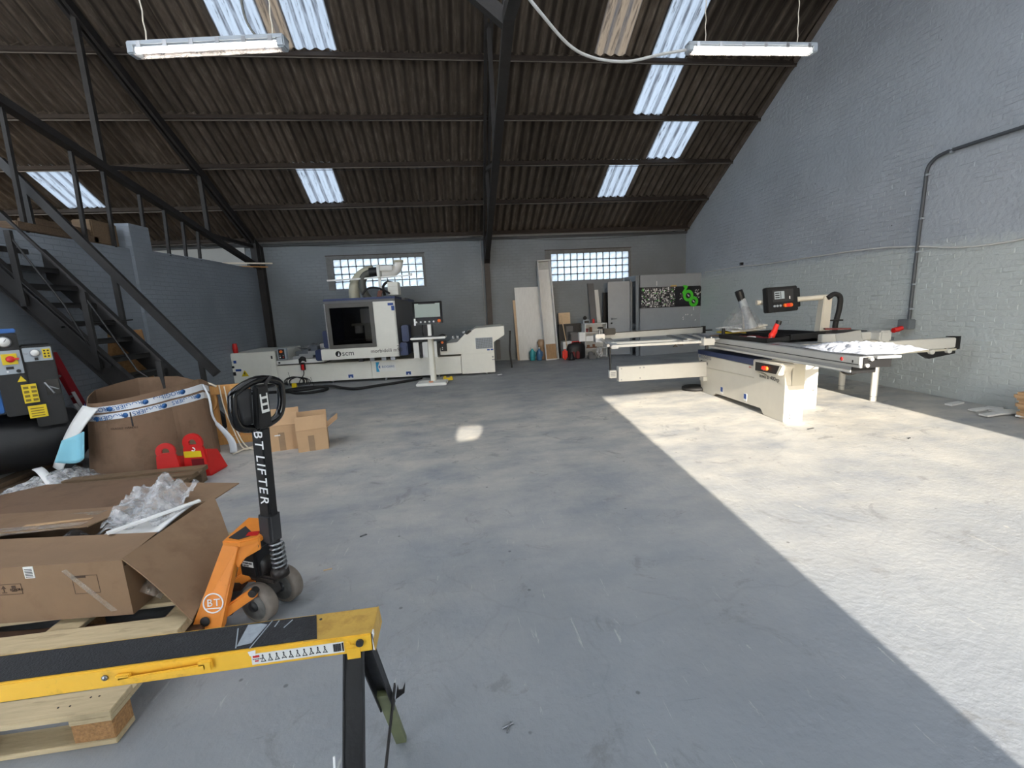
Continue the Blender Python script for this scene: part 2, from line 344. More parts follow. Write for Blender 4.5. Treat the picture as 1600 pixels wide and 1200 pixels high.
    l.new(tr.outputs[0], mx.inputs[1]); l.new(gl.outputs[0], mx.inputs[2]); l.new(mx.outputs[0], ads.inputs[0]); l.new(em.outputs[0], ads.inputs[1]); l.new(ads.outputs[0], o.inputs[0]); MATS['glass_block'] = m
    m = bpy.data.materials.new('fill_sheet'); n, l = nodes(m); n.clear()
    o = n.new('ShaderNodeOutputMaterial'); tr = n.new('ShaderNodeBsdfTranslucent'); tr.inputs[0].default_value = srgb(226, 232, 240); l.new(tr.outputs[0], o.inputs[0]); MATS['fill_sheet'] = m  # translucent sheet of the unseen gates and rooflights added as daylight fill
roof_material()
# ------------------------------------------------------------------ mesh helpers
class MB:
    """collects boxes, prisms, tubes ... into one mesh"""
    def __init__(s): s.v = []; s.f = []; s.sm = []
    def add(s, vs, fs, smooth=False):
        o = len(s.v); s.v += [tuple(v) for v in vs]
        for f in fs: s.f.append([o+i for i in f]); s.sm.append(smooth)
        return s
    def hexa(s, p):  # 8 corners: bottom ring 0-3, top ring 4-7
        return s.add(p, [(3, 2, 1, 0), (4, 5, 6, 7), (0, 1, 5, 4), (1, 2, 6, 5), (2, 3, 7, 6), (3, 0, 4, 7)])
    def box(s, x0, x1, y0, y1, z0, z1, M4=None):
        p = [(x0, y0, z0), (x1, y0, z0), (x1, y1, z0), (x0, y1, z0), (x0, y0, z1), (x1, y0, z1), (x1, y1, z1), (x0, y1, z1)]
        if M4 is not None: p = [M4 @ Vector(q) for q in p]
        return s.hexa(p)
    def bar(s, a, b, w, h, up=(0, 0, 1)):
        """rectangular bar from a to b, w sideways, h along up"""
        a, b = Vector(a), Vector(b); d = (b-a).normalized(); u = Vector(up); u = u-d*u.dot(d)
        if u.length < 1e-4: u = Vector((0, 1, 0))-d*d.y
        u.normalize(); r = d.cross(u); w /= 2; h /= 2
        return s.hexa([a-r*w-u*h, a+r*w-u*h, b+r*w-u*h, b-r*w-u*h, a-r*w+u*h, a+r*w+u*h, b+r*w+u*h, b-r*w+u*h])
    def prism(s, pts, ext):
        """planar polygon pushed along ext"""
        pts = [Vector(q) for q in pts]; e = Vector(ext); n = len(pts)
        return s.add(pts+[q+e for q in pts], [list(range(n))[::-1], list(range(n, 2*n))]+[(i, (i+1) % n, n+(i+1) % n, n+i) for i in range(n)])
    def slab(s, pts, t, up=(0, 0, 1)):
        u = Vector(up).normalized()*t; return s.prism(pts, u)
    def tube(s, path, r, n=10, closed=False, caps=True, smooth=True, twist=None):
        P = [Vector(q) for q in path]; N = len(P); R = r if isinstance(r, (list, tuple)) else [r]*N
        ref = None; rings = []
        for i in range(N):
            a = P[i-1] if (i or closed) else P[0]; b = P[(i+1) % N] if (i < N-1 or closed) else P[-1]
            d = (b-a).normalized()
            if ref is None: ref = Vector((0, 0, 1)) if abs(d.z) < .9 else Vector((1, 0, 0))
            u = (ref-d*ref.dot(d)).normalized(); ref = u; w = d.cross(u)
            rings.append([P[i]+(u*math.cos(2*PI*k/n)+w*math.sin(2*PI*k/n))*R[i] for k in range(n)])
        vs = [q for rg in rings for q in rg]; fs = []
        for i in range(N if closed else N-1):
            j = (i+1) % N
            for k in range(n): fs.append((i*n+k, i*n+(k+1) % n, j*n+(k+1) % n, j*n+k))
        s.add(vs, fs, smooth)
        if caps and not closed:
            s.add(rings[0], [list(range(n))[::-1]]); s.add(rings[-1], [list(range(n))])
        return s
    def cyl(s, a, b, r, n=16, r2=None): return s.tube([a, b], [r, r if r2 is None else r2], n)
    def lathe(s, prof, c=(0, 0, 0), axis='z', n=20):
        """prof: (radius, height) pairs round an axis"""
        c = Vector(c); ax = {'z': ((1, 0, 0), (0, 1, 0), (0, 0, 1)), 'x': ((0, 1, 0), (0, 0, 1), (1, 0, 0)), 'y': ((0, 0, 1), (1, 0, 0), (0, 1, 0))}[axis] if isinstance(axis, str) else axis
        X, Y, Z = [Vector(q) for q in ax]; vs = []; fs = []
        for r, h in prof:
            for k in range(n): vs.append(c+X*(r*math.cos(2*PI*k/n))+Y*(r*math.sin(2*PI*k/n))+Z*h)
        for i in range(len(prof)-1):
            for k in range(n): fs.append((i*n+k, i*n+(k+1) % n, (i+1)*n+(k+1) % n, (i+1)*n+k))
        fs.append(list(range(n))[::-1]); fs.append([(len(prof)-1)*n+k for k in range(n)])
        return s.add(vs, fs, True)
    def sheet(s, fn, nu, nv, t=.004, smooth=True):
        """curved sheet fn(u,v)->point, u,v in 0..1, with thickness t"""
        G = [[Vector(fn(i/nu, j/nv)) for j in range(nv+1)] for i in range(nu+1)]
        top = []; bot = []
        for i in range(nu+1):
            for j in range(nv+1):
                du = G[min(i+1, nu)][j]-G[max(i-1, 0)][j]; dv = G[i][min(j+1, nv)]-G[i][max(j-1, 0)]
                nn = du.cross(dv); nn = nn.normalized() if nn.length > 1e-9 else Vector((0, 0, 1))
                top.append(G[i][j]+nn*t/2); bot.append(G[i][j]-nn*t/2)
        w = nv+1; L = len(top); fs = []
        for i in range(nu):
            for j in range(nv):
                a, b, c, d = i*w+j, (i+1)*w+j, (i+1)*w+j+1, i*w+j+1
                fs.append((a, b, c, d)); fs.append((L+d, L+c, L+b, L+a))
        ed = [(i*w, (i+1)*w) for i in range(nu)][::-1]
        for i in range(nu):
            fs.append((L+i*w, L+(i+1)*w, (i+1)*w, i*w)); fs.append((i*w+nv, (i+1)*w+nv, L+(i+1)*w+nv, L+i*w+nv))
        for j in range(nv):
            fs.append((j, j+1, L+j+1, L+j)); fs.append((L+nu*w+j, L+nu*w+j+1, nu*w+j+1, nu*w+j))
        return s.add(top+bot, fs, smooth)
    def mesh(s, name, mats):
        me = bpy.data.meshes.new(name); me.from_pydata(s.v, [], s.f); me.update()
        for m in (mats if isinstance(mats, (list, tuple)) else [mats]): me.materials.append(M[m] if isinstance(m, str) else m)
        me.polygons.foreach_set('use_smooth', s.sm)
        return me
    def build(s, name, m, parent=None, bevel=0, seg=2, shift=None):
        if shift is not None: s.v = [tuple(Vector(v)-Vector(shift)) for v in s.v]
        me = s.mesh(name, m)
        bm = bmesh.new(); bm.from_mesh(me); bmesh.ops.recalc_face_normals(bm, faces=bm.faces)
        if bevel:
            bmesh.ops.remove_doubles(bm, verts=bm.verts, dist=1e-6)
            ed = [e for e in bm.edges if len(e.link_faces) == 2 and e.calc_face_angle(0) > .5]
            bmesh.ops.bevel(bm, geom=ed, offset=bevel, segments=seg, affect='EDGES', clamp_overlap=True)
        bm.to_mesh(me); bm.free()
        return link(bpy.data.objects.new(name, me), parent)
def link(o, parent=None):
    COL.objects.link(o)
    if parent is not None: o.parent = parent
    return o
def tag(o, label=None, cat=None, group=None, kind=None):
    if label: o['label'] = label
    if cat: o['category'] = cat
    if group: o['group'] = group
    if kind: o['kind'] = kind
    return o
def thing(name, label, cat, loc=(0, 0, 0), rz=0, group=None):
    o = bpy.data.objects.new(name, None); o.empty_display_size = .1; COL.objects.link(o)
    o.location = loc; o.rotation_euler = (0, 0, rz)
    return tag(o, label, cat, group)
def struct(o): o['kind'] = 'structure'; return o
def holder(name): return struct(thing(name, None, None))
def copy_tree(o, parent=None):
    c = o.copy(); COL.objects.link(c)
    if parent is not None: c.parent = parent
    for ch in list(o.children): copy_tree(ch, c)
    return c
def solo(name, mb, m, label, cat, loc=(0, 0, 0), rz=0, group=None, bevel=0, parent=None):
    o = mb.build(name, m, None, bevel); o.location = loc; o.rotation_euler = (0, 0, rz); return tag(o, label, cat, group)
def catenary(a, b, sag, n=14):
    a, b = Vector(a), Vector(b); return [a.lerp(b, i/n)-Vector((0, 0, sag*4*(i/n)*(1-i/n))) for i in range(n+1)]
def smooth_path(pts, n=6):
    """Catmull-Rom through the points"""
    P = [Vector(p) for p in pts]; P = [P[0]*2-P[1]]+P+[P[-1]*2-P[-2]]; out = []
    for i in range(1, len(P)-2):
        p0, p1, p2, p3 = P[i-1:i+3]
        for k in range(n):
            t = k/n; out.append(.5*((2*p1)+(p2-p0)*t+(2*p0-5*p1+4*p2-p3)*t*t+(3*p1-p0-3*p2+p3)*t**3))
    out.append(P[-2]); return out
def lettering(txt, size, m, parent, origin, right, up, depth=.001, name='lettering', align='LEFT', shear=0):
    """flat printed words lying on a surface: origin, reading direction, up direction (in the parent's frame)"""
    cu = bpy.data.curves.new(name, 'FONT'); cu.body = txt; cu.size = size; cu.extrude = depth; cu.align_x = align; cu.shear = shear
    cu.resolution_u = 3
    tmp = bpy.data.objects.new('tmp_text', cu); COL.objects.link(tmp)
    dg = bpy.context.evaluated_depsgraph_get(); me = bpy.data.meshes.new_from_object(tmp.evaluated_get(dg))
    bpy.data.objects.remove(tmp); me.name = name; me.materials.clear(); me.materials.append(M[m])
    r = Vector(right).normalized(); u = Vector(up); u = (u-r*u.dot(r)).normalized(); nn = r.cross(u)
    mt = Matrix((r, u, nn)).transposed().to_4x4(); mt.translation = Vector(origin)
    me.transform(mt)
    return link(bpy.data.objects.new(name, me), parent)
def decal(name, m, parent, o, right, up, w, h, t=.0015):
    r = Vector(right).normalized(); u = Vector(up).normalized(); nn = r.cross(u); o = Vector(o)
    return MB().prism([o, o+r*w, o+r*w+u*h, o+u*h], nn*t).build(name, m, parent)
# ------------------------------------------------------------------ the hall
RX = lambda y: 6.5+.027*y          # right wall
LX = lambda y: -5.5+.06*y          # half-height wall on the left
BY = 12.6                          # back wall
ZR = lambda y: 3.496+.577*(12.44-y) if y > 5.6 else 3.496+.577*(12.44-5.6)-.577*(5.6-y)
FY = -1.4

o = struct(MB().box(-10.4, 7.2, FY, 13.2, -.1, 0).build('floor', 'floor_paint'))
yard = struct(MB().box(-30, 30, -40, FY, -.14, -.04).build('ground', mat('yard', srgb(150, 148, 142), .9, var=.1)))

# right gable wall: rendered ground with real bricks, thickly painted over
wr = holder('wall_right')
prof = [(RX(y), y, z) for y, z in ((FY, 0), (BY+.3, 0), (BY+.3, ZR(BY+.3)+.05), (5.6, ZR(5.6)+.05), (FY, ZR(FY)+.05))]
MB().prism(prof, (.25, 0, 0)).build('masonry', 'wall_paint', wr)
wt = Matrix(((.027, 1, 0), (1, -.027, 0), (0, 0, 1))).transposed()
bw, bh = .22, .074
def brick_mesh(L, H, d, nm, jag=.0):
    mb = MB(); c = .006
    p = [(-L/2, 0, -H/2), (L/2, 0, -H/2), (L/2, 0, H/2), (-L/2, 0, H/2)]
    q = [(-L/2+c, -d, -H/2+c), (L/2-c, -d+jag, -H/2+c), (L/2-c, -d, H/2-c), (-L/2+c, -d-jag, H/2-c)]
    mb.add(p+q, [(4, 5, 6, 7), (0, 1, 5, 4), (1, 2, 6, 5), (2, 3, 7, 6), (3, 0, 4, 7)])
    return mb
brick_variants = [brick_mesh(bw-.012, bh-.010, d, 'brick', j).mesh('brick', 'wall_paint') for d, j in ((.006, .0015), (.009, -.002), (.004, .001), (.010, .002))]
halves = []
rest = MB(); near = []
plaster = lambda y, z: (5.05 < y < 5.75 and 3.0 < z < 7) or (math.sin(y*1.7+z*2.3)+math.sin(y*.9-z*1.9+2)+math.sin(z*3.1+y*4.3)*.6 > 1.15)
for row in range(int(7.5/bh)):
    z = (row+.5)*bh
    k = 0; y = 3.3-(bw/2 if row % 2 else 0)
    while y < BY-.1:
        y += bw
        if z > ZR(y)-.12 or plaster(y, z): continue
        # keep what the hall shows of this wall
        near.append((y*y+.5*(z-2)**2, y, z))
near.sort()
yaw_r = math.atan2(1, .027)        # brick length runs along the wall
Mr = Matrix(((.027, 0, 0), (0, 0, 0), (0, 0, 0)))
ex = Vector((.027, 1, 0)).normalized(); ey = Vector((1, -.027, 0)).normalized(); ez = Vector((0, 0, 1))
B3 = Matrix((ex, ey, ez)).transposed()
for i, (_, y, z) in enumerate(near):
    if random.random() < .12: continue
    P = Vector((RX(y)+.001, y+random.uniform(-.006, .006), z+random.uniform(-.003, .003)))
    if i < 290:
        b = link(bpy.data.objects.new('brick', random.choice(brick_variants)), wr)
        b.matrix_local = Matrix.Translation(P) @ (B3 @ Matrix.Rotation(random.uniform(-.008, .008), 3, 'Y')).to_4x4()
    else:
        src = brick_mesh(bw-.012, bh-.010, random.uniform(.002, .007), '', random.uniform(-.002, .002))
        rest.add([P+B3 @ Vector(v) for v in src.v], src.f)
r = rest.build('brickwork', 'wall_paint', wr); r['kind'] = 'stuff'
# mortar bedding along the verge
MB().bar((RX(BY)-.02, BY, ZR(BY)-.03), (RX(5.6)-.02, 5.6, ZR(5.6)-.03), .07, .09).build('verge_mortar', mat('mortar', srgb(96, 86, 78), .9, var=.3, bump=.5), wr)

# back wall with two window openings
W1 = (-2.95, -.64, 2.16, 2.93); W2 = (2.86, 5.12, 2.12, 2.88)
wb = holder('wall_back')
def wall_with_holes(x0, x1, z0, z1, holes, y0, y1, m, nm, parent):
    xs = sorted({x0, x1, *[h[0] for h in holes], *[h[1] for h in holes]}); mb = MB()
    for a, b in zip(xs, xs[1:]):
        hs = [h for h in holes if h[0] <= a and h[1] >= b]
        zs = [z0]+[q for h in hs for q in (h[2], h[3])]+[z1]
        for c, d in zip(zs[::2], zs[1::2]): mb.box(a, b, y0, y1, c, d)
    return mb.build(nm, m, parent)
wall_with_holes(-10.3, 7.1, 0, 3.46, [W1, W2], BY, BY+.3, 'wall_paint_back', 'masonry', wb)
MB().box(-10.2, RX(BY), BY-.06, BY, 3.3, 3.36).build('ledge', mat('ledge_paint', srgb(66, 68, 70), .7), wb)
MB().box(-10.2, RX(BY), BY-.012, BY, 3.36, 3.46).build('fascia', mat('fascia_paint', srgb(150, 152, 152), .6, bump=.1), wb)
for nm, W, ox, oz in (('window_1', W1, -.14, .1), ('window_2', W2, -.13, .14)):
    w = holder(nm)
    x0, x1, z0, z1 = W
    # worn concrete surround proud of the wall
    MB().box(x0-.16, x1+.04, BY-.025, BY, z1, z1+.08).build('lintel', mat(nm+'_lintel', srgb(110, 110, 110), .8, var=.2, bump=.4), w)
    MB().box(x0-.17, x1+.06, BY-.035, BY, z1+.08, z1+.1).build('frame_strip', 'strip_dark' if 'strip_dark' in M else mat('strip_dark', srgb(66, 58, 52), .7, var=.3), w)
    MB().box(x0-.16, x0, BY-.02, BY, z0-.02, z1).build('jamb', M[nm+'_lintel'], w)
    MB().box(x1, x1+.05, BY-.02, BY, z0-.02, z1).build('jamb', M[nm+'_lintel'], w)
    nx = 12; dx = (x1-x0)/nx; dz = (z1-z0)/4
    grid = MB()
    for i in range(nx+1): grid.box(x0+i*dx-.012, x0+i*dx+.012, BY+.02, BY+.1, z0, z1)
    for j in range(5): grid.box(x0, x1, BY+.02, BY+.1, z0+j*dz-.012, z0+j*dz+.012)
    grid.build('mortar_grid', mat(nm+'_grid', srgb(84, 90, 96), .8), w)
    blk = MB().box(-dx/2+.01, dx/2-.01, -.04, .04, -dz/2+.01, dz/2-.01).build('glass_block', 'glass_block', w, .012)
    for i in range(nx):
        for j in range(4):
            b = blk if (i, j) == (0, 0) else link(blk.copy(), w)
            b.location = (x0+(i+.5)*dx, BY+.05+random.uniform(-.006, .006), z0+(j+.5)*dz)
            b.rotation_euler = (random.uniform(-.02, .02), 0, random.uniform(-.03, .03))

# half-height brick wall on the left with pier and floor of the store behind it
wl = holder('wall_left')
def lwall(y0, y1, z0, z1, t, off=0): return [(LX(y0)+off, y0, z0), (LX(y1)+off, y1, z0), (LX(y1)+off-t, y1, z0), (LX(y0)+off-t, y0, z0), (LX(y0)+off, y0, z1), (LX(y1)+off, y1, z1), (LX(y1)+off-t, y1, z1), (LX(y0)+off-t, y0, z1)]
MB().hexa(lwall(8.62, BY, 0, 2.73, .25)).build('masonry', 'wall_paint_left', wl)
MB().hexa(lwall(4.6, 8.22, 0, 2.73, .25)).build('masonry', 'wall_paint_left', wl)
MB().hexa(lwall(8.2, 8.64, 0, 3.12, .3, .05)).build('pier', 'wall_paint_left', wl)
cop = MB()
for k in range(9):
    y0 = 8.7+k*.43; cop.hexa(lwall(y0, y0+.41, 2.73, 2.73+random.uniform(.015, .035), .27, .012))
cop.build('coping', 'wall_paint_left', wl)
MB().box(-10.3, LX(6)-.2, 3.0, BY, 2.45, 2.6).build('store_floor', 'wood_grey', wl)
wf = struct(MB().box(-10.3, -10.05, FY, BY+.3, 0, 4.2).build('wall_far', 'wall_paint_left'))
o = struct(MB().box(-10.0, LX(BY)-.3, BY-.03, BY-.005, 2.6, 3.35).build('wall_upper', 'wall_paint_pale'))

# front wall behind the camera: tall open gateway, small round light, translucent gates added for fill light
wfz = holder('wall_front')
wall_with_holes(-10.3, 7.2, 0, 3.5, [(-5.6, -1.7, .0, 3.1), (-.78, -.44, 2.42, 2.76), (1.44, 4.95, 0, 3.2)], FY-.3, FY, 'wall_paint_back', 'masonry', wfz)
hole = MB(); n_ = 32; c_ = (-.61, 2.59); R_ = .16
cv = [(c_[0]+R_*math.cos(2*PI*k/n_), c_[1]+R_*math.sin(2*PI*k/n_)) for k in range(n_)]
sv = [(c_[0]+.18*max(-1, min(1, 1.5*math.cos(2*PI*k/n_))), c_[1]+.18*max(-1, min(1, 1.5*math.sin(2*PI*k/n_)))) for k in range(n_)]
hole.add([(x, FY-.1, z) for x, z in cv]+[(x, FY-.1, z) for x, z in sv], [(k, (k+1) % n_, n_+(k+1) % n_, n_+k) for k in range(n_)])
hole.build('round_light', 'wall_paint_back', wfz)
MB().box(-5.6, -1.7, FY-.2, FY-.18, .02, 3.1).build('fill_sheet', 'fill_sheet', wfz)
gf = MB()
for k in range(5): gf.box(-5.6+k*.96, -5.54+k*.96, FY-.25, FY-.15, 0, 3.1)
gf.build('fill_frame', 'steel_old', wfz)

# roof: corrugated sheets, each its own piece, over steel purlins
roof = holder('ceiling')
SL = math.atan(.577)
PUR = [12.44, 11.46, 10.45, 9.49, 8.5, 7.55]
def corrugated(W, L, nm, m, waves=None, t=.007, amp=.03):
    waves = waves or max(1, round(W/.1875)); nseg = waves*8; mb = MB()
    prof = [(-W/2-.012+(W+.024)*i/nseg, amp*math.cos(2*PI*waves*i/nseg)) for i in range(nseg+1)]
    for sgn, off in ((1, 0), (-1, t)):
        vs = [(x, -L/2, z+off) for x, z in prof]+[(x, L/2, z+off) for x, z in prof]; n = nseg+1
        mb.add(vs, [(i, i+1, n+i+1, n+i)[::sgn] for i in range(nseg)], True)
    n = nseg+1; vs = []
    for yv in (-L/2, L/2):
        mb.add([(x, yv, z) for x, z in prof]+[(x, yv, z+t) for x, z in prof], [(i, i+1, n+i+1, n+i) for i in range(nseg)])
    return mb.mesh(nm, m)
LS = 1.0/math.cos(SL)
cache = {}
def sheet(x0, x1, ya, yb, m, nm='roof_sheet'):
    W = round(x1-x0, 3); L = round((yb-ya)/math.cos(SL)+.12, 2)
    key = (W, L, m)
    if key not in cache: cache[key] = corrugated(W, L, nm, m)
    o = link(bpy.data.objects.new(nm, cache[key]), roof)
    yc = (ya+yb)/2+(.075 if m.startswith('skylight') else .05)
    o.location = ((x0+x1)/2, yc, ZR(yc)+.042+random.uniform(-.002, .002)); o.rotation_euler = (-SL+.018, random.uniform(-.003, .003), random.uniform(-.003, .003))
    return o
special = {0: [], 1: [(-3.03, -2.27, 'skylight_sheet'), (3.86, 4.58, 'skylight_sheet'), (-8.1, -7.34, 'skylight_sheet')],
           2: [(4.69, 5.5, 'skylight_sheet')], 3: [(3.96, 4.6, 'skylight_sheet')],
           4: [(-3.26, -2.54, 'skylight_sheet'), (-2.54, -2.2, 'skylight_dirty'), (-2.2, -1.54, 'skylight_sheet'), (2.84, 3.42, 'skylight_dirty'), (3.9, 4.56, 'skylight_sheet')]}
rows = [(12.44, 12.95)]+[(PUR[i+1], PUR[i]) for i in range(5)]
for ri, (ya, yb) in enumerate(rows):
    sp = sorted(special.get(ri-1+0, []) if ri >= 1 else [])
    sp = sorted(special.get(ri-1, [])) if ri >= 1 else []
    x = -10.3
    cuts = sp+[(7.2, 99, '')]
    for a, b, m in cuts:
        n = max(1, round((a-x)/.75)); w = (a-x)/n
        if a-x > .02:
            for k in range(n): sheet(x+k*w, x+(k+1)*w, ya, yb, 'roof_sheet')
        if b < 50: sheet(a, b, ya, yb, m, 'skylight_sheet'); x = b
# rest of the roof, above and behind the camera: plain sheets, with rooflights added for fill light
mb = MB()
def roofquad(mb, x0, x1, ya, yb): mb.add([(x0, ya, ZR(ya)+.04), (x1, ya, ZR(ya)+.04), (x1, yb, ZR(yb)+.04), (x0, yb, ZR(yb)+.04)], [(0, 1, 2, 3)])
lights = [(-9, -8.2), (-7.0, -6.2), (-4.6, -3.8), (-2.2, -1.4), (.4, 1.2), (3.6, 4.4)]
xs = [-10.4]+[v for L_ in lights for v in L_]+[7.3]
for a, b in zip(xs[::2], xs[1::2]): roofquad(mb, a, b, FY-.4, 5.6)
for a, b in lights: roofquad(mb, a, b, FY-.4, .4); roofquad(mb, a, b, 4.4, 5.6)
roofquad(mb, -10.4, 7.3, 5.6, 7.6)
mb.build('roof_front', 'roof_sheet', roof)
mb = MB()
for a, b in lights: roofquad(mb, a, b, .4, 4.4)
mb.build('fill_rooflight', 'fill_sheet', roof)
for yp in PUR+[6.55]:
    z = ZR(yp)
    mb = MB(); mb.bar((-10.2, yp, z-.05), (RX(yp)+.05, yp, z-.05), .06, .095, (0, .5, .866))
    mb.build('purlin', 'purlin', roof)
    MB().bar((-10.2, yp-.03, z-.105), (RX(yp)+.05, yp-.03, z-.105), .012, .014).build('purlin_lip', mat('lip', srgb(96, 88, 80), .6) if 'lip' not in M else 'lip', roof)
# thin wires that sag below the purlins
for yp, xa, xb in ((11.4, 1.1, 6.7), (10.4, 1.1, 6.4), (9.4, -4.5, 1), (11.4, -4.6, 1), (10.4, -4.6, 1)):
    MB().tube(catenary((xa, yp-.06, ZR(yp)-.13), (xb, yp-.06, ZR(yp)-.13), .07, 10), .005, 5).build('wire', 'black', roof)

# steel trusses: rafter, raised bottom chord, struts
def truss(xf, detail):
    t = link(bpy.data.objects.new('roof_truss', None), roof)
    X = lambda y: xf(y)
    d = .19
    mb = MB()
    for a, b in ((12.55, 5.6), (5.6, FY)):
        mb.bar((X(a)-.045, a, ZR(a)-d-.03), (X(b)-.045, b, ZR(b)-d-.03), .05, .14); mb.bar((X(a)+.045, a, ZR(a)-d-.03), (X(b)+.045, b, ZR(b)-d-.03), .05, .14)
    mb.build('rafter', 'steel_old', t)
    C = lambda y: 2.83+.24*(12.2-y) if y > 5.2 else 2.83+.24*7-.24*(5.2-y)
    mb = MB(); mb.bar((X(12.25), 12.25, C(12.25)), (X(5.2), 5.2, C(5.2)), .12, .1); mb.bar((X(5.2), 5.2, C(5.2)), (X(-1.2), -1.2, C(-1.2)), .12, .1)
    mb.build('bottom_chord', 'steel_old', t)
    for y in (10.4, 7.9): MB().bar((X(y), y, C(y)-.02), (X(y), y, ZR(y)-.2), .07, .07, (0, 1, 0)).build('strut', 'steel_old', t)
    MB().bar((X(5.4), 5.4, C(5.4)), (X(5.4), 5.4, ZR(5.4)-.15), .08, .08, (0, 1, 0)).build('king_post', 'steel_old', t)
    MB().bar((X(10.45), 10.45, 3.28), (X(12.3), 12.3, 3.27), .06, .07).build('tie', 'steel_old', t)
    MB().bar((X(10.4), 10.4, 4.47), (X(7.9), 7.9, C(7.9)), .06, .06).build('diagonal', 'steel_old', t)
    mb = MB(); mb.prism([(X(12.5)-.07, 12.58, 2.6), (X(12.5)-.07, 12.2, 2.85), (X(12.5)-.07, 12.2, ZR(12.2)-.2), (X(12.5)-.07, 12.58, ZR(12.58)-.2)], (.14, 0, 0)); mb.build('gusset', 'steel_old', t)
    return t
tl = truss(lambda y: -5.5+.06*y+.06, True); tm = truss(lambda y: .64+.035*y, False)
# cross bracing at the top of the middle truss, long tie to the left truss
MB().bar((.82, 5.3, 4.5), (-1.1, 5.5, 6.1), .12, .14).build('brace', 'steel_old', roof)
# columns
c = struct(MB().box(-4.83, -4.6, BY-.2, BY-.02, 0, 3.3).build('steel_column', 'steel_old'))
c = struct(MB().box(1.0, 1.14, BY-.13, BY-.01, 0, 2.78).build('steel_column', mat('column_brown', srgb(58, 52, 48), .6, var=.2)))
cw = thing('wall_cable', 'thin grey cable run down the back wall beside the middle steel column', 'cable')
MB().tube(smooth_path([(.93, 12.57, 3.3), (.93, 12.57, 2.0), (.95, 12.57, 1.15), (.9, 12.5, .98), (.6, 12.3, .95)]), .012, 6).build('cable_run', 'cable_grey', cw)
# long tie wires under the eave
for xa, xb, sg in ((-4.5, 1, .14), (1.1, 6.6, .15), (-10, -5, .1)):
    MB().tube(catenary((xa, BY-.3, 3.33), (xb, BY-.3, 3.36), sg, 12), .006, 5).build('eave_wire', 'black', roof)
# ------------------------------------------------------------------ guard rail balusters, timber and stair on the left
gr = thing('guard_railing', 'row of thin black steel balusters standing on the left brick wall', 'railing', (LX(8), 8, 2.73))
Cz = lambda y: 2.83+.24*(12.2-y)
for y in (6.55, 7.42, 7.93, 8.62, 9.18, 9.66, 10.1):
    x = LX(y)-.02
    MB().bar((x, y, 2.72), (x+.04, y, Cz(y)), .045, .045, (0, 1, 0)).build('baluster', 'steel_old', gr, shift=(LX(8), 8, 2.73))
tb = thing('timber_beam', 'rough brown timber beam lying on top of the left brick wall behind the stair', 'beam', (LX(7.4)-.16, 7.4, 2.74))
MB().box(-.13, .13, .2, .72, 0, .34).build('timber_block', 'wood_grey', tb, .015)
MB().box(-.12, .13, -1.0, .3, .0, .1).build('timber', 'wood_old', tb, .01)
MB().box(-.1, .1, -.7, .2, .1, .19).build('timber', 'wood_old', tb, .01)
solo('broken_plank', MB().box(-.1, .1, -.5, .5, 0, .06), 'wood_warm', 'short splintered orange plank lying beside the timber beam on the wall', 'plank', (LX(6.2)-.2, 6.0, 2.745), .25)
sk = MB().sheet(lambda u, v: (-.3+.6*u+.02*math.sin(9*v), -.7+1.4*v, .17*math.sin(PI*u)*(.6+.4*math.sin(5*v+1))+.015), 10, 12, .01)
solo('straw_sack', sk, mat('sack', srgb(190, 168, 130), .9, var=.2, scale=30, bump=.4), 'pale sack lying on the store floor behind the top of the left wall', 'sack', (LX(9.2)-.62, 9.3, 2.6))

ST = (-3.3, 6.27, 0)
st = thing('steel_staircase', 'black steel staircase with open treads climbing over the left brick wall', 'staircase', ST)
SH = ST
tx = lambda k: -4.86+.175*k
tz = lambda k: 2.05-.226*k
ya, yb = 5.87, 6.67
dirv = Vector((.175, 0, -.226)).normalized(); nrm = Vector((.226, 0, .175)).normalized()
for y in (ya, yb):
    mb = MB(); w = .22
    a = Vector((tx(-4), y, tz(-4)+(.04 if y == ya else 0))); b = Vector((tx(9), y, tz(9)+(.04 if y == ya else 0)))
    up = nrm
    mb.bar(a, b, .012, w, up)
    s = -1 if y == ya else 1
    for q in (1, -1): mb.bar(a+nrm*q*w/2+Vector((0, -.03*s*-1 if False else s*.03, 0)), b+nrm*q*w/2+Vector((0, s*.03, 0)), .07, .012, up)
    mb.build('stringer', 'steel_stair', st, shift=SH)
tm_ = MB().box(-.13, .1, -.39, .39, -.012, .012); tm_.box(.08, .1, -.39, .39, -.05, .012); tm_.box(-.13, -.115, -.39, .39, -.04, .012)
tr0 = tm_.build('tread', 'steel_stair', st)
for k in range(-3, 9):
    t = tr0 if k == -3 else link(tr0.copy(), st)
    t.location = Vector((tx(k), 6.27, tz(k)))-Vector(SH)
off = Vector((0, 0, .86))
for y, thick in ((ya, False), (yb, True)):
    a = Vector((tx(-4), y, tz(-4)+.86)); b = Vector((tx(8), y, tz(8)+.86)) if not thick else Vector((-3.27, y, .80))
    if not thick: b = Vector((-3.47, y, 1.09))
    if thick: a = Vector((-5.33, y, 3.60))
    else: a = Vector((-5.1, y, 3.2))
    mb = MB(); mb.bar(a, b, .06 if thick else .03, .10 if thick else .028, nrm)
    mb.build('handrail', 'steel_stair', st, shift=SH)
    if thick: posts = [(-5.15, 3.3, 2.3), (-4.33, 2.23, 1.35), (-3.46, 1.05, .25)]
    else: posts = [(-4.73, 2.62, 1.8), (-4.12, 1.93, 1.05), (-3.47, 1.1, .3)]
    for x, zt, zb in posts: MB().bar((x, y+(.02 if thick else -.05), zb), (x, y+(.02 if thick else -.05), zt), .06, .04, (0, 1, 0)).build('post', 'steel_stair', st, shift=SH)
y = ya-.05
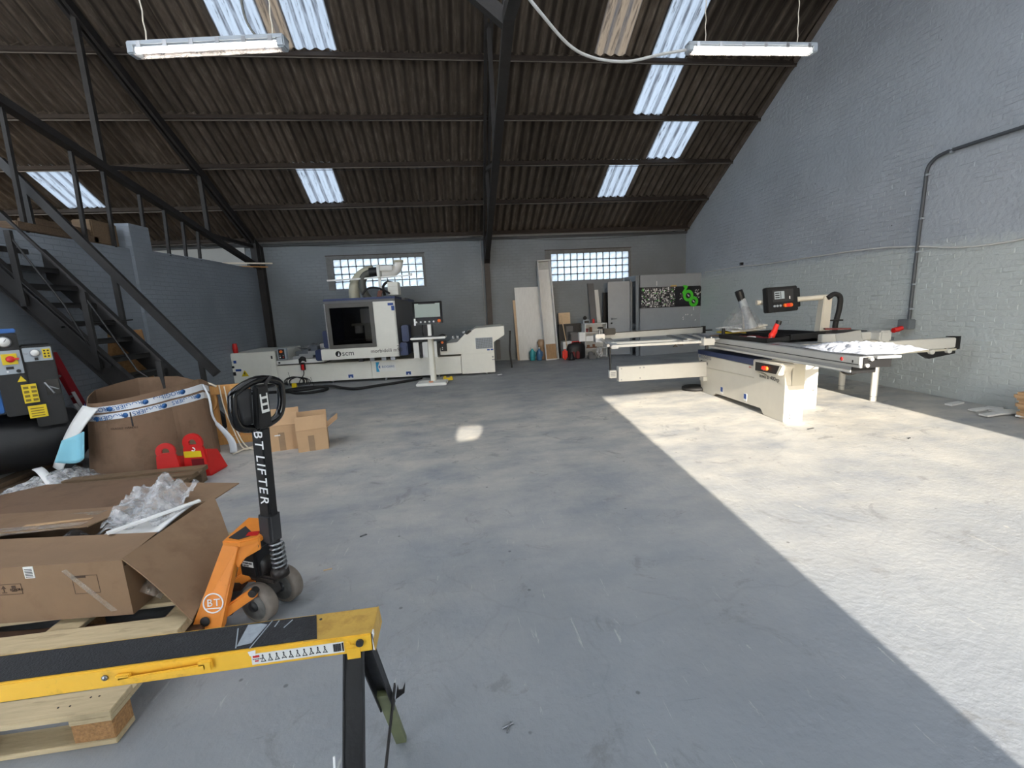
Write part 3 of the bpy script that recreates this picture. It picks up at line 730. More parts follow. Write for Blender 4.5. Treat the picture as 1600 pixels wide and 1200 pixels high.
MB().bar((-5.1, y, 2.5), (-3.98, y, 1.07), .02, .022, nrm).build('mid_rail', 'steel_stair', st, shift=SH)
MB().tube([(-4.72, y, 2.55), (-4.45, y, 2.02), (-4.34, y, 1.8), (-4.13, y, 1.18)], .011, 6).build('brace_rod', 'black', st, shift=SH)
MB().tube([(-4.1, y, 1.85), (-3.72, y, 1.0), (-3.55, y, .85)], .011, 6).build('brace_rod', 'black', st, shift=SH)
MB().tube([(-4.42, y, 1.55), (-4.2, yb, 1.6)], .009, 6).build('tie_rod', 'black', st, shift=SH)

# sheets leaning behind the stair
solo('osb_board', MB().prism([(-.2, 0, 0), (.52, 0, 0), (.30, .28, 1.46), (-.12, .28, 1.46)], (0, .02, 0)), 'osb', 'brown chipboard offcut leaning on the left wall behind the stair', 'board', (-4.72, 6.9, 0), .1)
bp = thing('red_beam', 'dark red steel bar leaning beside the compressor under the stair', 'bar', (-4.0, 5.45, 0))
MB().bar((.1, -.02, .02), (-.33, .05, 1.28), .1, .045, (1, 0, .3)).build('bar', 'red_dark', bp, .004)
for t in (.3, .62, .8): MB().cyl(Vector((.1, -.06, .02)).lerp(Vector((-.33, .0, 1.28)), t), Vector((.1, -.085, .02)).lerp(Vector((-.33, -.02, 1.28)), t), .014, 8).build('bolt', 'steel', bp)
for i, (x, a, lb) in enumerate(((-4.03, .32, 'slim pale metal strip leaning beside the red bar, the longer of two'), (-3.95, .36, 'slim pale metal strip leaning beside the red bar, the shorter of two'))):
    solo('metal_strip', MB().bar((0, 0, 0), (-a, .06, .86-.12*i), .035, .008), 'aluminium', lb, 'strip', (x+.3, 5.24-.06*i, 0.005))

# ------------------------------------------------------------------ compressor on its tank
cp = thing('air_compressor', 'blue and black screw compressor mounted on a black air tank below the stair', 'compressor', (-3.93, 4.93, 0), math.radians(40))
# local x runs along the control face (right end at 0), face looks towards -y
MB().box(-1.2, -.34, 0, .75, .78, 1.52).build('blue_cabinet', 'compressor_blue', cp, .012)
MB().box(-1.22, -.16, -.02, .77, 1.52, 1.56).build('cap', 'compressor_blue', cp, .008)
MB().box(-.34, -.16, -.02, .7, .74, 1.52).build('front_panel', 'black_paint', cp, .01)
MB().box(-.16, .055, .0, .7, .6, 1.39).build('control_box', 'black_paint', cp, .01)
MB().box(-.345, -.335, -.005, 0, .8, 1.5).build('panel_seam', 'black', cp)
p1 = MB().box(-.335, -.165, -.032, -.02, 1.14, 1.36).build('switch_plate', 'panel_grey', cp, .003)
MB().box(-.29, -.19, -.042, -.032, 1.23, 1.33).build('switch_base', 'label_yellow', p1)
MB().lathe([(.03, 0), (.03, .015), (.022, .022)], (-.235, -.045, 1.28), ((1, 0, 0), (0, 0, 1), (0, -1, 0)), 14).build('rotary_switch', 'red', p1)
MB().box(-.245, -.18, -.064, -.045, 1.272, 1.288).build('switch_handle', 'red', p1)
MB().box(-.275, -.225, -.036, -.032, 1.185, 1.21).build('meter', 'black', p1)
MB().cyl((-.20, -.05, 1.165), (-.20, -.032, 1.165), .016, 12).build('knob', 'black', p1)
MB().cyl((-.27, -.038, 1.165), (-.27, -.032, 1.165), .008, 10).build('lamp', 'print_white', p1)
ga = MB().lathe([(.05, 0), (.05, .03), (.042, .034)], (-.25, -.02, 1.44), ((1, 0, 0), (0, 0, 1), (0, -1, 0)), 20).build('pressure_gauge', 'steel', cp)
MB().lathe([(.04, .034), (.0401, .036)], (-.25, -.02, 1.44), ((1, 0, 0), (0, 0, 1), (0, -1, 0)), 20).build('dial', 'paper', ga)
MB().bar((-.25, -.058, 1.44), (-.232, -.058, 1.465), .004, .002, (0, 1, 0)).build('needle', 'black', ga)
p2 = MB().box(-.15, .045, -.012, 0, 1.24, 1.37).build('control_plate', 'panel_grey', cp, .003)
g2 = MB().lathe([(.036, 0), (.036, .02), (.03, .023)], (-.07, -.012, 1.32), ((1, 0, 0), (0, 0, 1), (0, -1, 0)), 18).build('pressure_gauge', 'steel', p2)
MB().lathe([(.029, .023), (.0291, .025)], (-.07, -.012, 1.32), ((1, 0, 0), (0, 0, 1), (0, -1, 0)), 18).build('dial', 'paper', p2)
MB().box(-.08, -.055, -.022, -.012, 1.25, 1.275).build('rocker_switch', 'black', p2)
MB().box(-.02, .035, -.016, -.012, 1.262, 1.352).build('warning_label', 'label_yellow', p2)
for i in range(3):
    for j in range(2): MB().cyl((-.005+.025*j, -.019, 1.28+.027*i), (-.005+.025*j, -.016, 1.28+.027*i), .008, 8).build('symbol', 'print_black', p2)
lettering('bar', .025, 'print_grey', cp, (-.145, -.0135, 1.31), (1, 0, 0), (0, 0, 1))
MB().prism([(-.225, -.022, 1.06), (-.165, -.022, 1.06), (-.195, -.022, 1.115)], (0, -.002, 0)).build('warning_sign', 'label_yellow', cp)
l1 = MB().box(-.21, -.11, -.024, -.02, .87, 1.05).build('yellow_label', 'label_yellow', cp)
l1.location = (0, 0, -.02)
for i in range(4):
    for j in range(2): MB().box(-.2+.05*j, -.165+.05*j, -.0255, -.024, .885+.04*i, .908+.04*i).build('pictogram', mat('label_ink', srgb(120, 100, 20), .6) if 'label_ink' not in M else 'label_ink', l1)
l2 = MB().box(-.2, -.075, -.024, -.02, .70, .82).build('yellow_label', 'label_yellow', cp)
for i in range(4): MB().box(-.185, -.095, -.0255, -.024, .715+.024*i, .724+.024*i).build('text_line', 'label_ink', l2)
MB().box(-.05, .045, -.004, .0, .9, 1.05).build('opening', 'black_gloss', cp)
MB().tube([(-.05, -.01, 1.03), (-.02, -.02, .96), (.0, -.015, .915)], .009, 6).build('pipe', 'steel', cp)
MB().tube([(-.03, -.01, .99), (.01, -.02, .965), (.035, -.012, .95)], .007, 6).build('pipe', 'steel', cp)
hb = MB().box(-.46, -.40, -.02, 0, .92, .96).build('door_latch', 'panel_grey', cp, .004)
MB().lathe([(.0, -1.6), (.12, -1.57), (.25, -1.46), (.29, -1.35), (.29, .02), (.26, .12), (.16, .2), (0, .23)], (0, .32, .44), 'x', 32).build('air_tank', 'black_paint', cp)
for x in (-1.2, 0.0):
    for y in (.12, .52): MB().box(x-.04, x+.04, y-.04, y+.04, 0, .26).build('foot', 'black_paint', cp)
MB().cyl((.2, .3, .44), (.28, .3, .46), .03, 10).build('valve', 'steel', cp)

# loose planks in front of the tank
for i, (x, y, L_, w, rz, z, m, lb) in enumerate((
        (-4.62, 4.95, 1.9, .16, .12, 0, 'wood_grey', 'weathered grey plank on the floor, nearest to the compressor tank'),
        (-4.36, 4.75, 1.9, .13, .10, 0, 'wood_old', 'dark weathered plank lying between two grey planks by the compressor'),
        (-4.15, 4.55, 1.7, .14, .13, 0, 'wood_grey', 'weathered grey plank on the floor nearest to the cardboard sheets'),
        (-4.48, 4.85, 1.8, .15, .06, .05, 'wood_grey', 'weathered plank lying on top of the planks by the compressor'))):
    solo('plank', MB().box(-w/2, w/2, -L_/2, L_/2, 0, .045), m, lb, 'plank', (x, y, z), rz, 'old planks by the compressor', .003)

# ------------------------------------------------------------------ tall cardboard sleeve with printed tape
sl = thing('cardboard_sleeve', 'tall open cardboard sleeve bound by two white printed tapes', 'cardboard', (-3.25, 5.2, 0))
bot = [(-3.72, 4.84), (-3.42, 4.77), (-3.16, 4.79), (-2.96, 5.08), (-2.80, 5.42), (-2.92, 5.7), (-3.3, 5.82), (-3.66, 5.66), (-3.86, 5.25)]
top = [(-3.66, 4.93, .785), (-3.5, 4.9, .79), (-3.24, 4.93, .82), (-3.02, 5.15, .865), (-2.84, 5.4, .905), (-2.93, 5.74, .78), (-3.3, 5.84, .9), (-3.66, 5.72, .925), (-3.82, 5.28, .87)]
def sleeve_pt(i, t):
    n = 9; i = i % n; b = Vector((*bot[i], 0)); tt = Vector(top[i]); return b.lerp(tt, t)
def sleeve_uv(u, v):   # u round the loop in sides, small bulge
    i = int(math.floor(u)); f = u-i; a = sleeve_pt(i, v); b = sleeve_pt(i+1, v); p = a.lerp(b, f)
    nn = (b-a).cross(Vector((0, 0, 1))).normalized(); return p+nn*(.025*math.sin(PI*f))
N = 72
mb = MB().sheet(lambda u, v: sleeve_uv(u*9*.985, v), N, 6, .009, False)
mb.build('corrugated_wall', 'cardboard_dull', sl, shift=(-3.25, 5.2, 0))
for v0, v1 in ((.87, .945), (.765, .84)):
    def tp(u, v, v0=v0, v1=v1):
        p = sleeve_uv(-.6+u*5.1, v0+(v1-v0)*v+.012*math.sin(4*u+v0*9)); c = Vector((-3.28, 5.3, p.z)); return p+(p-c).normalized()*.008
    tpo = MB().sheet(tp, 40, 1, .002, False).build('printed_tape', 'tape_white', sl, shift=(-3.25, 5.2, 0))
    # upside-down words on the tape
    for k in range(5):
        uu = -.25+k*1.02+(0 if v0 > .8 else .45)
        if uu > 3.8: continue
        a = sleeve_uv(uu+.42, v0+.9*(v1-v0)); b = sleeve_uv(uu, v0+.9*(v1-v0)); r = (b-a).normalized()
        c = Vector((-3.28, 5.3, a.z)); o_ = a+(a-c).normalized()*.016
        lettering('ROGIERS', .062, 'print_blue', tpo, o_-Vector((-3.25, 5.2, 0)), r, (0, 0, -1))
        a2 = sleeve_uv(uu+.5, (v0+v1)/2); o2 = a2+(a2-Vector((-3.28, 5.3, a2.z))).normalized()*.015-Vector((-3.25, 5.2, 0))
        nn = (a2-Vector((-3.28, 5.3, a2.z))).normalized()
        MB().lathe([(.026, 0), (.026, .001)], o2, (tuple(r), (0, 0, 1), tuple(nn)), 14).build('emblem', 'print_blue', tpo)
tail = MB().sheet(lambda u, v: Vector((-2.83, 5.42, .84)).lerp(Vector((-2.62, 5.38, .02)), u)+Vector((.03*math.sin(9*u)+(.012+.028*(u > .55)*math.sin(PI*(u-.4)))*(v-.5)*2, -.04*math.sin(6*u), 0)), 24, 3, .003)
tail.build('tape_tail', 'tape_white', sl, shift=(-3.25, 5.2, 0))
fp = sleeve_uv(1.2, .55)
lettering('FRAGILE  HANDLE', .03, 'card_print', sl, Vector((-3.42, 4.815, .52))-Vector((-3.25, 5.2, 0)), (1, .02, 0), (0, .1, 1))
MB().prism([Vector(q)-Vector((-3.25, 5.2, 0)) for q in ((-3.205, 4.79, .55), (-3.19, 4.79, .55), (-3.2, 4.8, .69), (-3.21, 4.8, .69))], (0, -.004, 0)).build('slit', 'black', sl)

# wooden crate frame behind the sleeve
cr = thing('wooden_crate_end', 'raw wooden crate end with uprights standing behind the cardboard sleeve', 'crate', (-2.95, 5.95, 0), .12)
for x in (-.06, .1, .235): MB().box(x-.045, x+.045, -.03, .03, 0, .74 if x < .2 else .7).build('upright', 'wood_warm', cr, .003)
MB().box(-.42, .34, -.1, -.03, .64, .75).build('rail', 'wood_warm', cr, .003)
MB().box(.18, .36, -.12, .05, .58, .72).build('end_block', 'wood_warm', cr, .003)
MB().box(-.4, .34, -.1, .1, 0, .09).build('foot_rail', 'wood_warm', cr, .003)
MB().lathe([(.19, -.03), (.21, -.03), (.21, .03), (.19, .03), (.19, -.03)], (-.2, -.06, .58), 'y', 28).build('ring', 'wood_warm', cr)
sp = thing('packing_straps', 'pale plastic packing straps draped over the crate end and trailing on the floor', 'strap', (-2.75, 5.6, 0))
def strap(pts, w=.008):
    p = smooth_path(pts, 6); mb = MB()
    mb.tube([q-Vector((-2.75, 5.6, 0)) for q in p], w, 6); mb.build('strap', 'strap', sp)
strap([(-2.86, 5.83, .76), (-2.83, 5.8, .5), (-2.76, 5.75, .3), (-2.55, 5.5, .04), (-2.45, 5.55, .02), (-2.2, 5.75, .012)])
strap([(-2.8, 5.82, .74), (-2.72, 5.72, .35), (-2.5, 5.52, .03), (-2.25, 5.6, .015), (-2.15, 5.66, .012)])
strap([(-2.6, 5.36, .012), (-2.5, 5.5, .03), (-2.35, 5.6, .02), (-2.2, 5.62, .03)])
strap([(-2.55, 5.5, .02), (-2.4, 5.72, .015), (-2.32, 5.86, .05)])
strap([(-3.2, 5.84, .74), (-3.12, 5.82, .8), (-2.98, 5.83, .79), (-2.9, 5.85, .74)], .014)

# red steel brackets
def bracket(loc, rz, label):
    b = thing('red_bracket', label, 'bracket', loc, rz, 'red lifting brackets by the cardboard sleeve')
    pl = MB(); R = .085; c = (0, 0, .30)
    pts = [(-.11, 0, 0), (.11, 0, 0)]+[(R*math.cos(a), 0, .30+R*math.sin(a)) for a in [(-.15+i*(PI+.3)/12) for i in range(13)]]
    # plate with a square eye
    outer = pts; sq = [(.0, 0, .30-.036), (.036, 0, .30), (0, 0, .336), (-.036, 0, .30)]
    pl.prism([(-.11, 0, 0), (.11, 0, 0), (.086, 0, .26), (-.086, 0, .26)], (0, .02, 0))
    arc = [(R*math.cos(a), 0, .30+R*math.sin(a)) for a in [i*PI/24-.49 for i in range(0, 32)]]
    inner = [Vector((.034*math.copysign(1, math.cos(a))*abs(math.cos(a)), 0, .30+.034*math.sin(a))) for a in [i*PI/24-.49 for i in range(0, 32)]]
    n = len(arc)
    for yy, sg in ((0, 1), (.02, -1)):
        vs = [(x, yy, z) for x, _, z in arc]+[(v.x, yy, v.z) for v in inner]
        pl.add(vs, [(i, i+1, n+i+1, n+i)[::sg] for i in range(n-1)])
    pl.add([(x, 0, z) for x, _, z in arc]+[(x, .02, z) for x, _, z in arc], [(i, i+1, n+i+1, n+i) for i in range(n-1)], True)
    pl.add([(v.x, 0, v.z) for v in inner]+[(v.x, .02, v.z) for v in inner], [(i, n+i, n+i+1, i+1) for i in range(n-1)])
    pl.prism([(-.086, 0, .26), (.086, 0, .26), (.03, 0, .285), (-.03, 0, .285)], (0, .02, 0))
    pl.build('plate', 'red', b)
    MB().box(-.11, .12, .0, .22, 0, .015).build('base_plate', 'red', b, .003)
    MB().prism([(.09, .02, .015), (.13, .2, .015), (.1, .14, .2), (.085, .02, .24)], (.012, 0, 0)).build('gusset', 'red', b)
    MB().prism([(-.05, .02, .015), (-.05, .2, .015), (-.05, .02, .24)], (.014, 0, 0)).build('rib', 'red', b)
    return b
b1 = bracket((-2.86, 4.64, 0), .1, 'plain red steel bracket with a square eye in front of the cardboard sleeve')
b2 = bracket((-2.64, 4.70, 0), -.12, 'red steel bracket with a yellow label and a white hook mark')
b2.scale = (1.15, 1.15, 1.16)
decal('yellow_label', 'label_yellow', b2, (-.085, -.0025, .175), (1, 0, 0), (0, 0, 1), .15, .055)
MB().tube([(.0, -.003, .262), (.012, -.003, .255), (.016, -.003, .243), (.006, -.003, .232), (-.012, -.003, .236)], .005, 6).build('hook_mark', 'print_white', b2)
MB().box(-.03, .075, -.004, 0, .012, .16).build('dark_web', 'red_dark', b2)

# blue foam sheet, white foam sheet and plastic wrap slumped between planks and sleeve
fs = MB().sheet(lambda u, v: Vector((-3.46, 4.62, .57)).lerp(Vector((-3.47, 4.6, .33)), v)+Vector((-.04-.2*u-.05*u*v, -.02+.06*math.sin(PI*u)-.03*v, -.02*u-.05*math.sin(PI*u)*0-.05*u*(1-v)+.05*v*math.sin(PI*u)*-1)), 12, 8, .012)
solo('blue_foam_sheet', fs, 'blue_foam', 'pale blue foam sheet curling beside the left end of the sleeve', 'foam sheet')
fs = MB().sheet(lambda u, v: Vector((-3.58, 4.85, .78)).lerp(Vector((-3.86, 4.72, .22)), u)+Vector((.18*v*(1-u*.3)-.06, -.08*v, -.03*v+.05*math.sin(PI*u))), 12, 4, .012)
solo('white_foam_sheet', fs, 'white_foam', 'white foam sheet hanging down at the left side of the sleeve', 'foam sheet')
rnd = random.Random(3)
def crumple(cx, cy, sx, sy, h, n=16, seed=1, ph=0):
    q = random.Random(seed); a = [(q.uniform(2, 7), q.uniform(2, 7), q.uniform(0, 6), q.uniform(.2, 1)) for _ in range(6)]
    def fn(u, v):
        e = max(0, math.sin(PI*u)*math.sin(PI*v)); P = Vector((cx+(u-.5)*sx, cy+(v-.5)*sy, seed*3.1))
        w = pn.noise(P*5)*.6+abs(pn.noise(P*11))*.6+.25*pn.noise(P*27)
        return (P.x+.05*pn.noise(P*6+Vector((9, 0, 0))), P.y+.05*pn.noise(P*6+Vector((0, 9, 0))), .015+h*(e**.5)*max(.1, .55+.6*w))
    return fn
solo('plastic_wrap', MB().sheet(crumple(-3.82, 4.62, .7, .72, .2, seed=5), 26, 26, .003, False), 'clear_film', 'crumpled clear plastic wrap heaped between the planks and the cardboard', 'plastic wrap', (0, 0, .02))
solo('wrapping_paper', MB().sheet(crumple(-3.5, 4.55, .3, .3, .2, seed=8), 12, 12, .004, False), 'cardboard_dull', 'torn brown paper bundled under the blue foam sheet', 'paper', (0, 0, .01))
solo('white_foam_strip', MB().sheet(lambda u, v: (-4.02+.32*u+.035*v, 4.62-.25*u+.06*v, .24-.1*u+.02*math.sin(5*u)), 8, 2, .008), 'white_foam', 'narrow white foam strip lying on the clear plastic wrap', 'foam strip')
solo('green_film_bundle', MB().sheet(crumple(-3.98, 3.86, .42, .42, .2, seed=11), 22, 22, .005, False), 'green_dark', 'crumpled dark green plastic bundle behind the flattened cardboard', 'plastic wrap', (0, 0, .01))

# ------------------------------------------------------------------ rear pallet with flattened cardboard on it
def pallet(name, label, loc, rz, L_, W_, boards, block_m='wood_pale', wm='wood_pale'):
    p = thing(name, label, 'pallet', loc, rz)
    t = .022
    for y0, y1 in boards:
        MB().box(0, L_, y0, y1, .122, .144).build('deck_board', wm, p, .002)
    for k in range(3):
        x = [0, L_/2-.07, L_-.145][k]
        MB().box(x, x+.145, 0, W_, .1, .122).build('cross_board', wm, p, .002)
        for j in range(3):
            y = [0, W_/2-.07, W_-.145][j]
            MB().box(x+.002, x+.143, y+.003, y+.1, .022, .1).build('block', block_m, p, .002)
    for j in range(3):
        y = [0, W_/2-.07, W_-.145][j]
        MB().box(0, L_, y, y+.1, 0, .022).build('bottom_board', wm, p, .002)
    return p
rp = pallet('wooden_pallet', 'weathered wooden pallet half hidden under flattened cardboard sheets', (-3.66, 3.72, 0), .03, 1.2, .86, [(0, .1), (.2, .3), (.4, .5), (.58, .68), (.75, .86)], 'wood_old', 'wood_grey')
def card(name, pts, t, m, label, crease=None):
    return solo(name, MB().slab(pts, t), m, label, 'cardboard', bevel=0)
card('cardboard_sheet', [(-4.05, 4.1, .15), (-3.72, 4.38, .15), (-2.62, 4.28, .15), (-2.55, 4.2, .15), (-2.56, 3.78, .15), (-3.1, 3.7, .15), (-3.9, 3.4, .15)], .008, 'cardboard_dull', 'large flattened brown cardboard sheet lying on the rear pallet against the sleeve')
card('cardboard_sheet', [(-3.95, 3.95, .162), (-3.1, 3.98, .162), (-2.72, 4.0, .162), (-2.56, 3.76, .162), (-2.9, 3.42, .162), (-3.9, 3.2, .162)], .008, 'cardboard_dull', 'flattened cardboard sheet with a dark upper edge, second in the pile')
card('cardboard_sheet', [(-3.8, 3.52, .174), (-2.62, 3.62, .174), (-2.5, 3.3, .174), (-3.0, 2.75, .174), (-3.7, 2.75, .174)], .008, 'cardboard', 'flattened cardboard sheet lying behind the long carton, topmost in the pile')
# ------------------------------------------------------------------ near pallet with the long carton
np_ = pallet('wooden_pallet', 'pale wooden pallet in front of the camera carrying the long carton', (-2.555, 1.625, 0), 0, 1.2, 1.4, [(0, .12), (.2, .3), (.42, .54), (.66, .76), (.86, .96), (1.07, 1.17), (1.28, 1.4)], 'chipboard')
MB().tube([(.7, -.002, .035), (.745, -.002, .085), (.79, -.002, .035), (.7, -.002, .035)], .002, 4).build('stamp_mark', 'print_black', np_)
lettering('25kg', .026, 'print_black', np_, (.7, -.001, .022), (1, 0, 0), (0, 0, 1))
lettering('F', .03, 'print_black', np_, (.736, -.001, .044), (1, 0, 0), (0, 0, 1))
MB().box(.6, .72, -.0005, 0, .024, .1).build('stringer_face', 'wood_pale', np_)
for x in (.99, 1.03, 1.08, 1.11):
    MB().cyl((x, .05+.03*(x > 1.05), .143), (x, .05+.03*(x > 1.05), .1455), .0035, 6).build('nail', 'print_black', np_)

bxc = thing('long_carton', 'long opened brown carton on the near pallet with one flap hanging out', 'box', (-1.645, 2.215, .146), math.radians(-5.5))
# local: right front bottom corner at 0, x to the left is negative, y back
L_, D_, H_ = 1.35, .66, .285; t = .006
MB().box(-L_, 0, 0, t, 0, H_).build('front_wall', 'cardboard', bxc)
MB().box(-L_, 0, D_-t, D_, 0, H_).build('back_wall', 'cardboard', bxc)
MB().box(-t, 0, t, D_-t, 0, H_-.03).build('end_wall', 'cardboard', bxc)
MB().box(-L_, -L_+t, t, D_-t, 0, H_).build('end_wall', 'cardboard', bxc)
MB().box(-L_+t, -t, t, D_-t, 0, t).build('base_panel', 'cardboard_dull', bxc)
MB().slab([(-L_, 0, H_), (0.0, 0, H_), (-.05, .3, H_-.012), (-L_, .32, H_+.004)], t).build('front_flap', 'cardboard', bxc)
MB().slab([(-L_, D_, H_), (-.45, D_, H_), (-.45, .34, H_+.03), (-L_, .335, H_+.012)], t).build('rear_flap', 'cardboard', bxc)
MB().slab([(-.42, D_, H_), (0.02, D_+.0, H_), (.0, 1.0, H_-.02), (-.4, 1.0, H_+.01)], t).build('rear_flap', 'cardboard', bxc)
fl_ = MB().sheet(lambda u, v: Vector((0.0, .0+.72*v, H_+.012+.0*u)).lerp(Vector((.34-.1*v, -.09+.52*v, H_-.28+.15*v)), u)+Vector((0, 0, .02*math.sin(PI*u))), 8, 6, .006, False)
fl_.build('end_flap', 'cardboard', bxc)
MB().box(-.92, -.9, -.002, 0, .0, H_).build('tape_strip', 'kraft_tape', bxc)
tp_ = MB().slab([(-L_, .28, H_+.013), (-.5, .335, H_+.034), (-.5, .4, H_+.034), (-L_, .4, H_+.02)], .0015); tp_.build('packing_tape', 'packing_tape', bxc)
MB().slab([(-.78, .5, H_+.017), (-.56, .53, H_+.017), (-.56, .6, H_+.012), (-.78, .58, H_+.012)], .0015).build('shipping_label', 'packing_tape', bxc)
MB().slab([(-.86, .4, H_+.026), (-.52, .44, H_+.03), (-.52, .46, H_+.03), (-.86, .425, H_+.026)], .003).build('torn_card', 'cardboard_pale', bxc)
MB().box(-.46, -.415, -.003, 0, H_-.055, H_+.004).build('barcode_sticker', 'paper', bxc)
for i in range(6): MB().box(-.455, -.42, -.004, -.003, H_-.05+.008*i, H_-.0465+.008*i).build('barcode_line', 'print_black', bxc)
fr = MB()
def outline(mb, x0, x1, z0, z1, w=.002):
    mb.box(x0, x1, -.0012, 0, z0, z0+w); mb.box(x0, x1, -.0012, 0, z1-w, z1); mb.box(x0, x0+w, -.0012, 0, z0, z1); mb.box(x1-w, x1, -.0012, 0, z0, z1)
outline(fr, -.25, -.13, .13, .225); fr.build('printed_square', 'card_print', bxc)
MB().box(-.25, -.185, -.0013, 0, .213, .225).build('printed_mark', 'card_print', bxc)
fr = MB(); outline(fr, -.69, -.49, .15, .205); fr.build('handling_frame', 'card_print', bxc)
for i in range(4):
    x = -.675+.045*i; mb = MB()
    if i % 2 == 0: mb.box(x+.009, x+.013, -.0014, 0, .165, .195); mb.prism([(x, -.0014, .182), (x+.022, -.0014, .182), (x+.011, -.0014, .198)], (0, .0014, 0)); mb.box(x, x+.022, -.0014, 0, .16, .163)
    else: mb.box(x, x+.026, -.0014, 0, .165, .168); mb.box(x+.004, x+.022, -.0014, 0, .18, .196); mb.box(x, x+.026, -.0014, 0, .172, .174)
    mb.build('handling_symbol', 'card_print', bxc)
lettering('FRAGILE', .016, 'card_print', bxc, (-.545, -.0012, .17), (1, 0, 0), (0, 0, 1))
fr = MB(); outline(fr, -1.0, -.72, .03, .21); fr.build('printed_square', 'card_print', bxc)
MB().prism([(-.29, -.002, .255), (-.265, -.002, .262), (-.07, -.002, .03), (-.1, -.002, .025)], (0, .0015, 0)).build('torn_tape', 'packing_tape', bxc)
MB().box(.0, .002, .22, .5, .18, .245).build('print_block', 'print_black', bxc)
MB().sheet(lambda u, v: (.004+.1*u, .05+.35*v, .09+.05*v-.05*u+.02*math.sin(8*v)), 6, 8, .002).build('hanging_tape', 'packing_tape', bxc)
BX = bxc.matrix_basis.copy()
def in_box(o): o.location = bxc.location; o.rotation_euler = bxc.rotation_euler; return o
wf_ = MB().sheet(lambda u, v: (-.42+.36*u, .3+.3*v+.02*math.sin(7*u), H_-.06+.05*u+.02*math.sin(6*u+2*v)), 12, 6, .01)
in_box(solo('white_foam_sheet', wf_, 'white_foam', 'white foam sheet showing inside the opened long carton', 'foam sheet'))
in_box(solo('foam_board_edge', MB().bar((-.30, .28, H_+.015), (-.02, .62, H_+.03), .035, .01), 'white_foam', 'straight white foam board edge along the carton flap', 'foam board'))
rb = random.Random(21)
bw_ = MB().sheet(lambda u, v: Vector((-.46+.36*u, .42+.34*v, H_-.02+.15*v*(.5+.5*math.sin(2.4*u+.5))+.03*math.sin(11*u+3*v)+.045*pn.noise(Vector((8*u, 8*v, 1)))+.03*abs(pn.noise(Vector((17*u, 17*v, 2)))))), 30, 26, .003, False)
in_box(solo('bubble_wrap', bw_, 'bubble_film', 'crumpled bubble wrap sticking up out of the long carton', 'bubble wrap'))
# raised bubbles
bb = MB()
for i in range(26):
    for j in range(14):
        u, v = (i+.5)/26, (j+.5)/14; c = Vector((-.46+.36*u, .42+.34*v, H_-.02+.15*v*(.5+.5*math.sin(2.4*u+.5))+.03*math.sin(11*u+3*v)+.045*pn.noise(Vector((8*u, 8*v, 1)))+.03*abs(pn.noise(Vector((17*u, 17*v, 2))))))
        bb.lathe([(.005, 0), (.0035, .003), (.0005, .004)], c, 'z', 6)
o = bb.build('bubble', 'bubble_film', bpy.data.objects['bubble_wrap']); o['kind'] = 'stuff'
bg_ = MB().sheet(lambda u, v: (-.62+.34*u, .32+.12*v, H_-.05+.03*math.sin(9*u+2*v)+.05*u), 16, 5, .003, False)
in_box(solo('clear_bag', bg_, 'clear_film', 'clear plastic bag tucked along the slot of the long carton', 'bag'))

# ------------------------------------------------------------------ orange hand pallet truck
pj = thing('pallet_truck', 'orange hand pallet truck with a tall black tiller handle', 'pallet truck', (-1.08, 2.33, 0))
# local x: forks point to -x; y is the width
def fork(y):
    mb = MB(); mb.prism([(-.2, y-.075, .095), (-1.35, y-.075, .095), (-1.42, y-.075, .075), (-1.42, y-.075, .055), (-1.3, y-.075, .045), (-.2, y-.075, .045)], (0, .15, 0)); return mb
for y in (-.2, .2):
    f = fork(y).build('fork', 'fork_shade' if 'fork_shade' in M else mat('fork_shade', srgb(74, 50, 34), .6, var=.3), pj, .004)  # fork colour darkened for the shade between the pallet boards
    MB().cyl((-1.25, y-.05, .04), (-1.25, y+.05, .04), .038, 16).build('load_roller', 'wheel', f)
# inclined front plates from the forks up to the head
for s in (-1, 1):
    yb_, yt = .21*s, .125*s
    A = [(-.275, yb_, .05), (-.13, yb_, .05), (-.03, yt, .445), (-.095, yt, .47)]
    mb = MB(); mb.prism(A, (0, -.012*s, 0))
    mb.prism([(-.13, yb_, .05), (-.03, yt, .445), (-.03, yt-.05*s, .445), (-.13, yb_-.055*s, .05)], (-.012, 0, .004))
    pl = mb.build('side_plate', 'orange', pj, .003)
    if s < 0:
        # painted ring with initials
        a, b_, c_, d_ = [Vector(q) for q in A]
        ux = (b_-a).normalized(); uz = ((d_-a)-(d_-a).dot(ux)*ux).normalized(); ny = ux.cross(uz)
        ctr = a.lerp(d_, .34).lerp(b_.lerp(c_, .34), .5)+ny*.002
        MB().tube([ctr+ux*(.046*math.cos(k*PI/16))+uz*(.046*math.sin(k*PI/16)) for k in range(32)], .0035, 6, True).build('logo_ring', 'print_white', pl)
        lettering('B', .05, 'print_white', pl, ctr-ux*.03-uz*.014+ny*.001, ux, uz, .001); lettering('T', .05, 'print_white', pl, ctr+ux*.003-uz*.014+ny*.001, ux, uz, .001)
        MB().bar(ctr-ux*.034-uz*.025, ctr+ux*.034-uz*.025, .004, .003, tuple(ny)).build('logo_bar', 'print_white', pl)
        p3 = a.lerp(d_, .14).lerp(b_.lerp(c_, .14), .42)
        MB().lathe([(.02, 0), (.024, .006), (.01, .01)], p3+ny*.002, (tuple(ux), tuple(uz), tuple(ny)), 12).build('axle_end', 'steel_old', pl)
MB().prism([(-.1, -.128, .452), (-.02, -.128, .44), (.05, -.075, .43), (.07, 0, .428), (.05, .075, .43), (-.02, .128, .44), (-.1, .128, .452)], (0, 0, .03)).build('head_plate', 'orange', pj, .006)
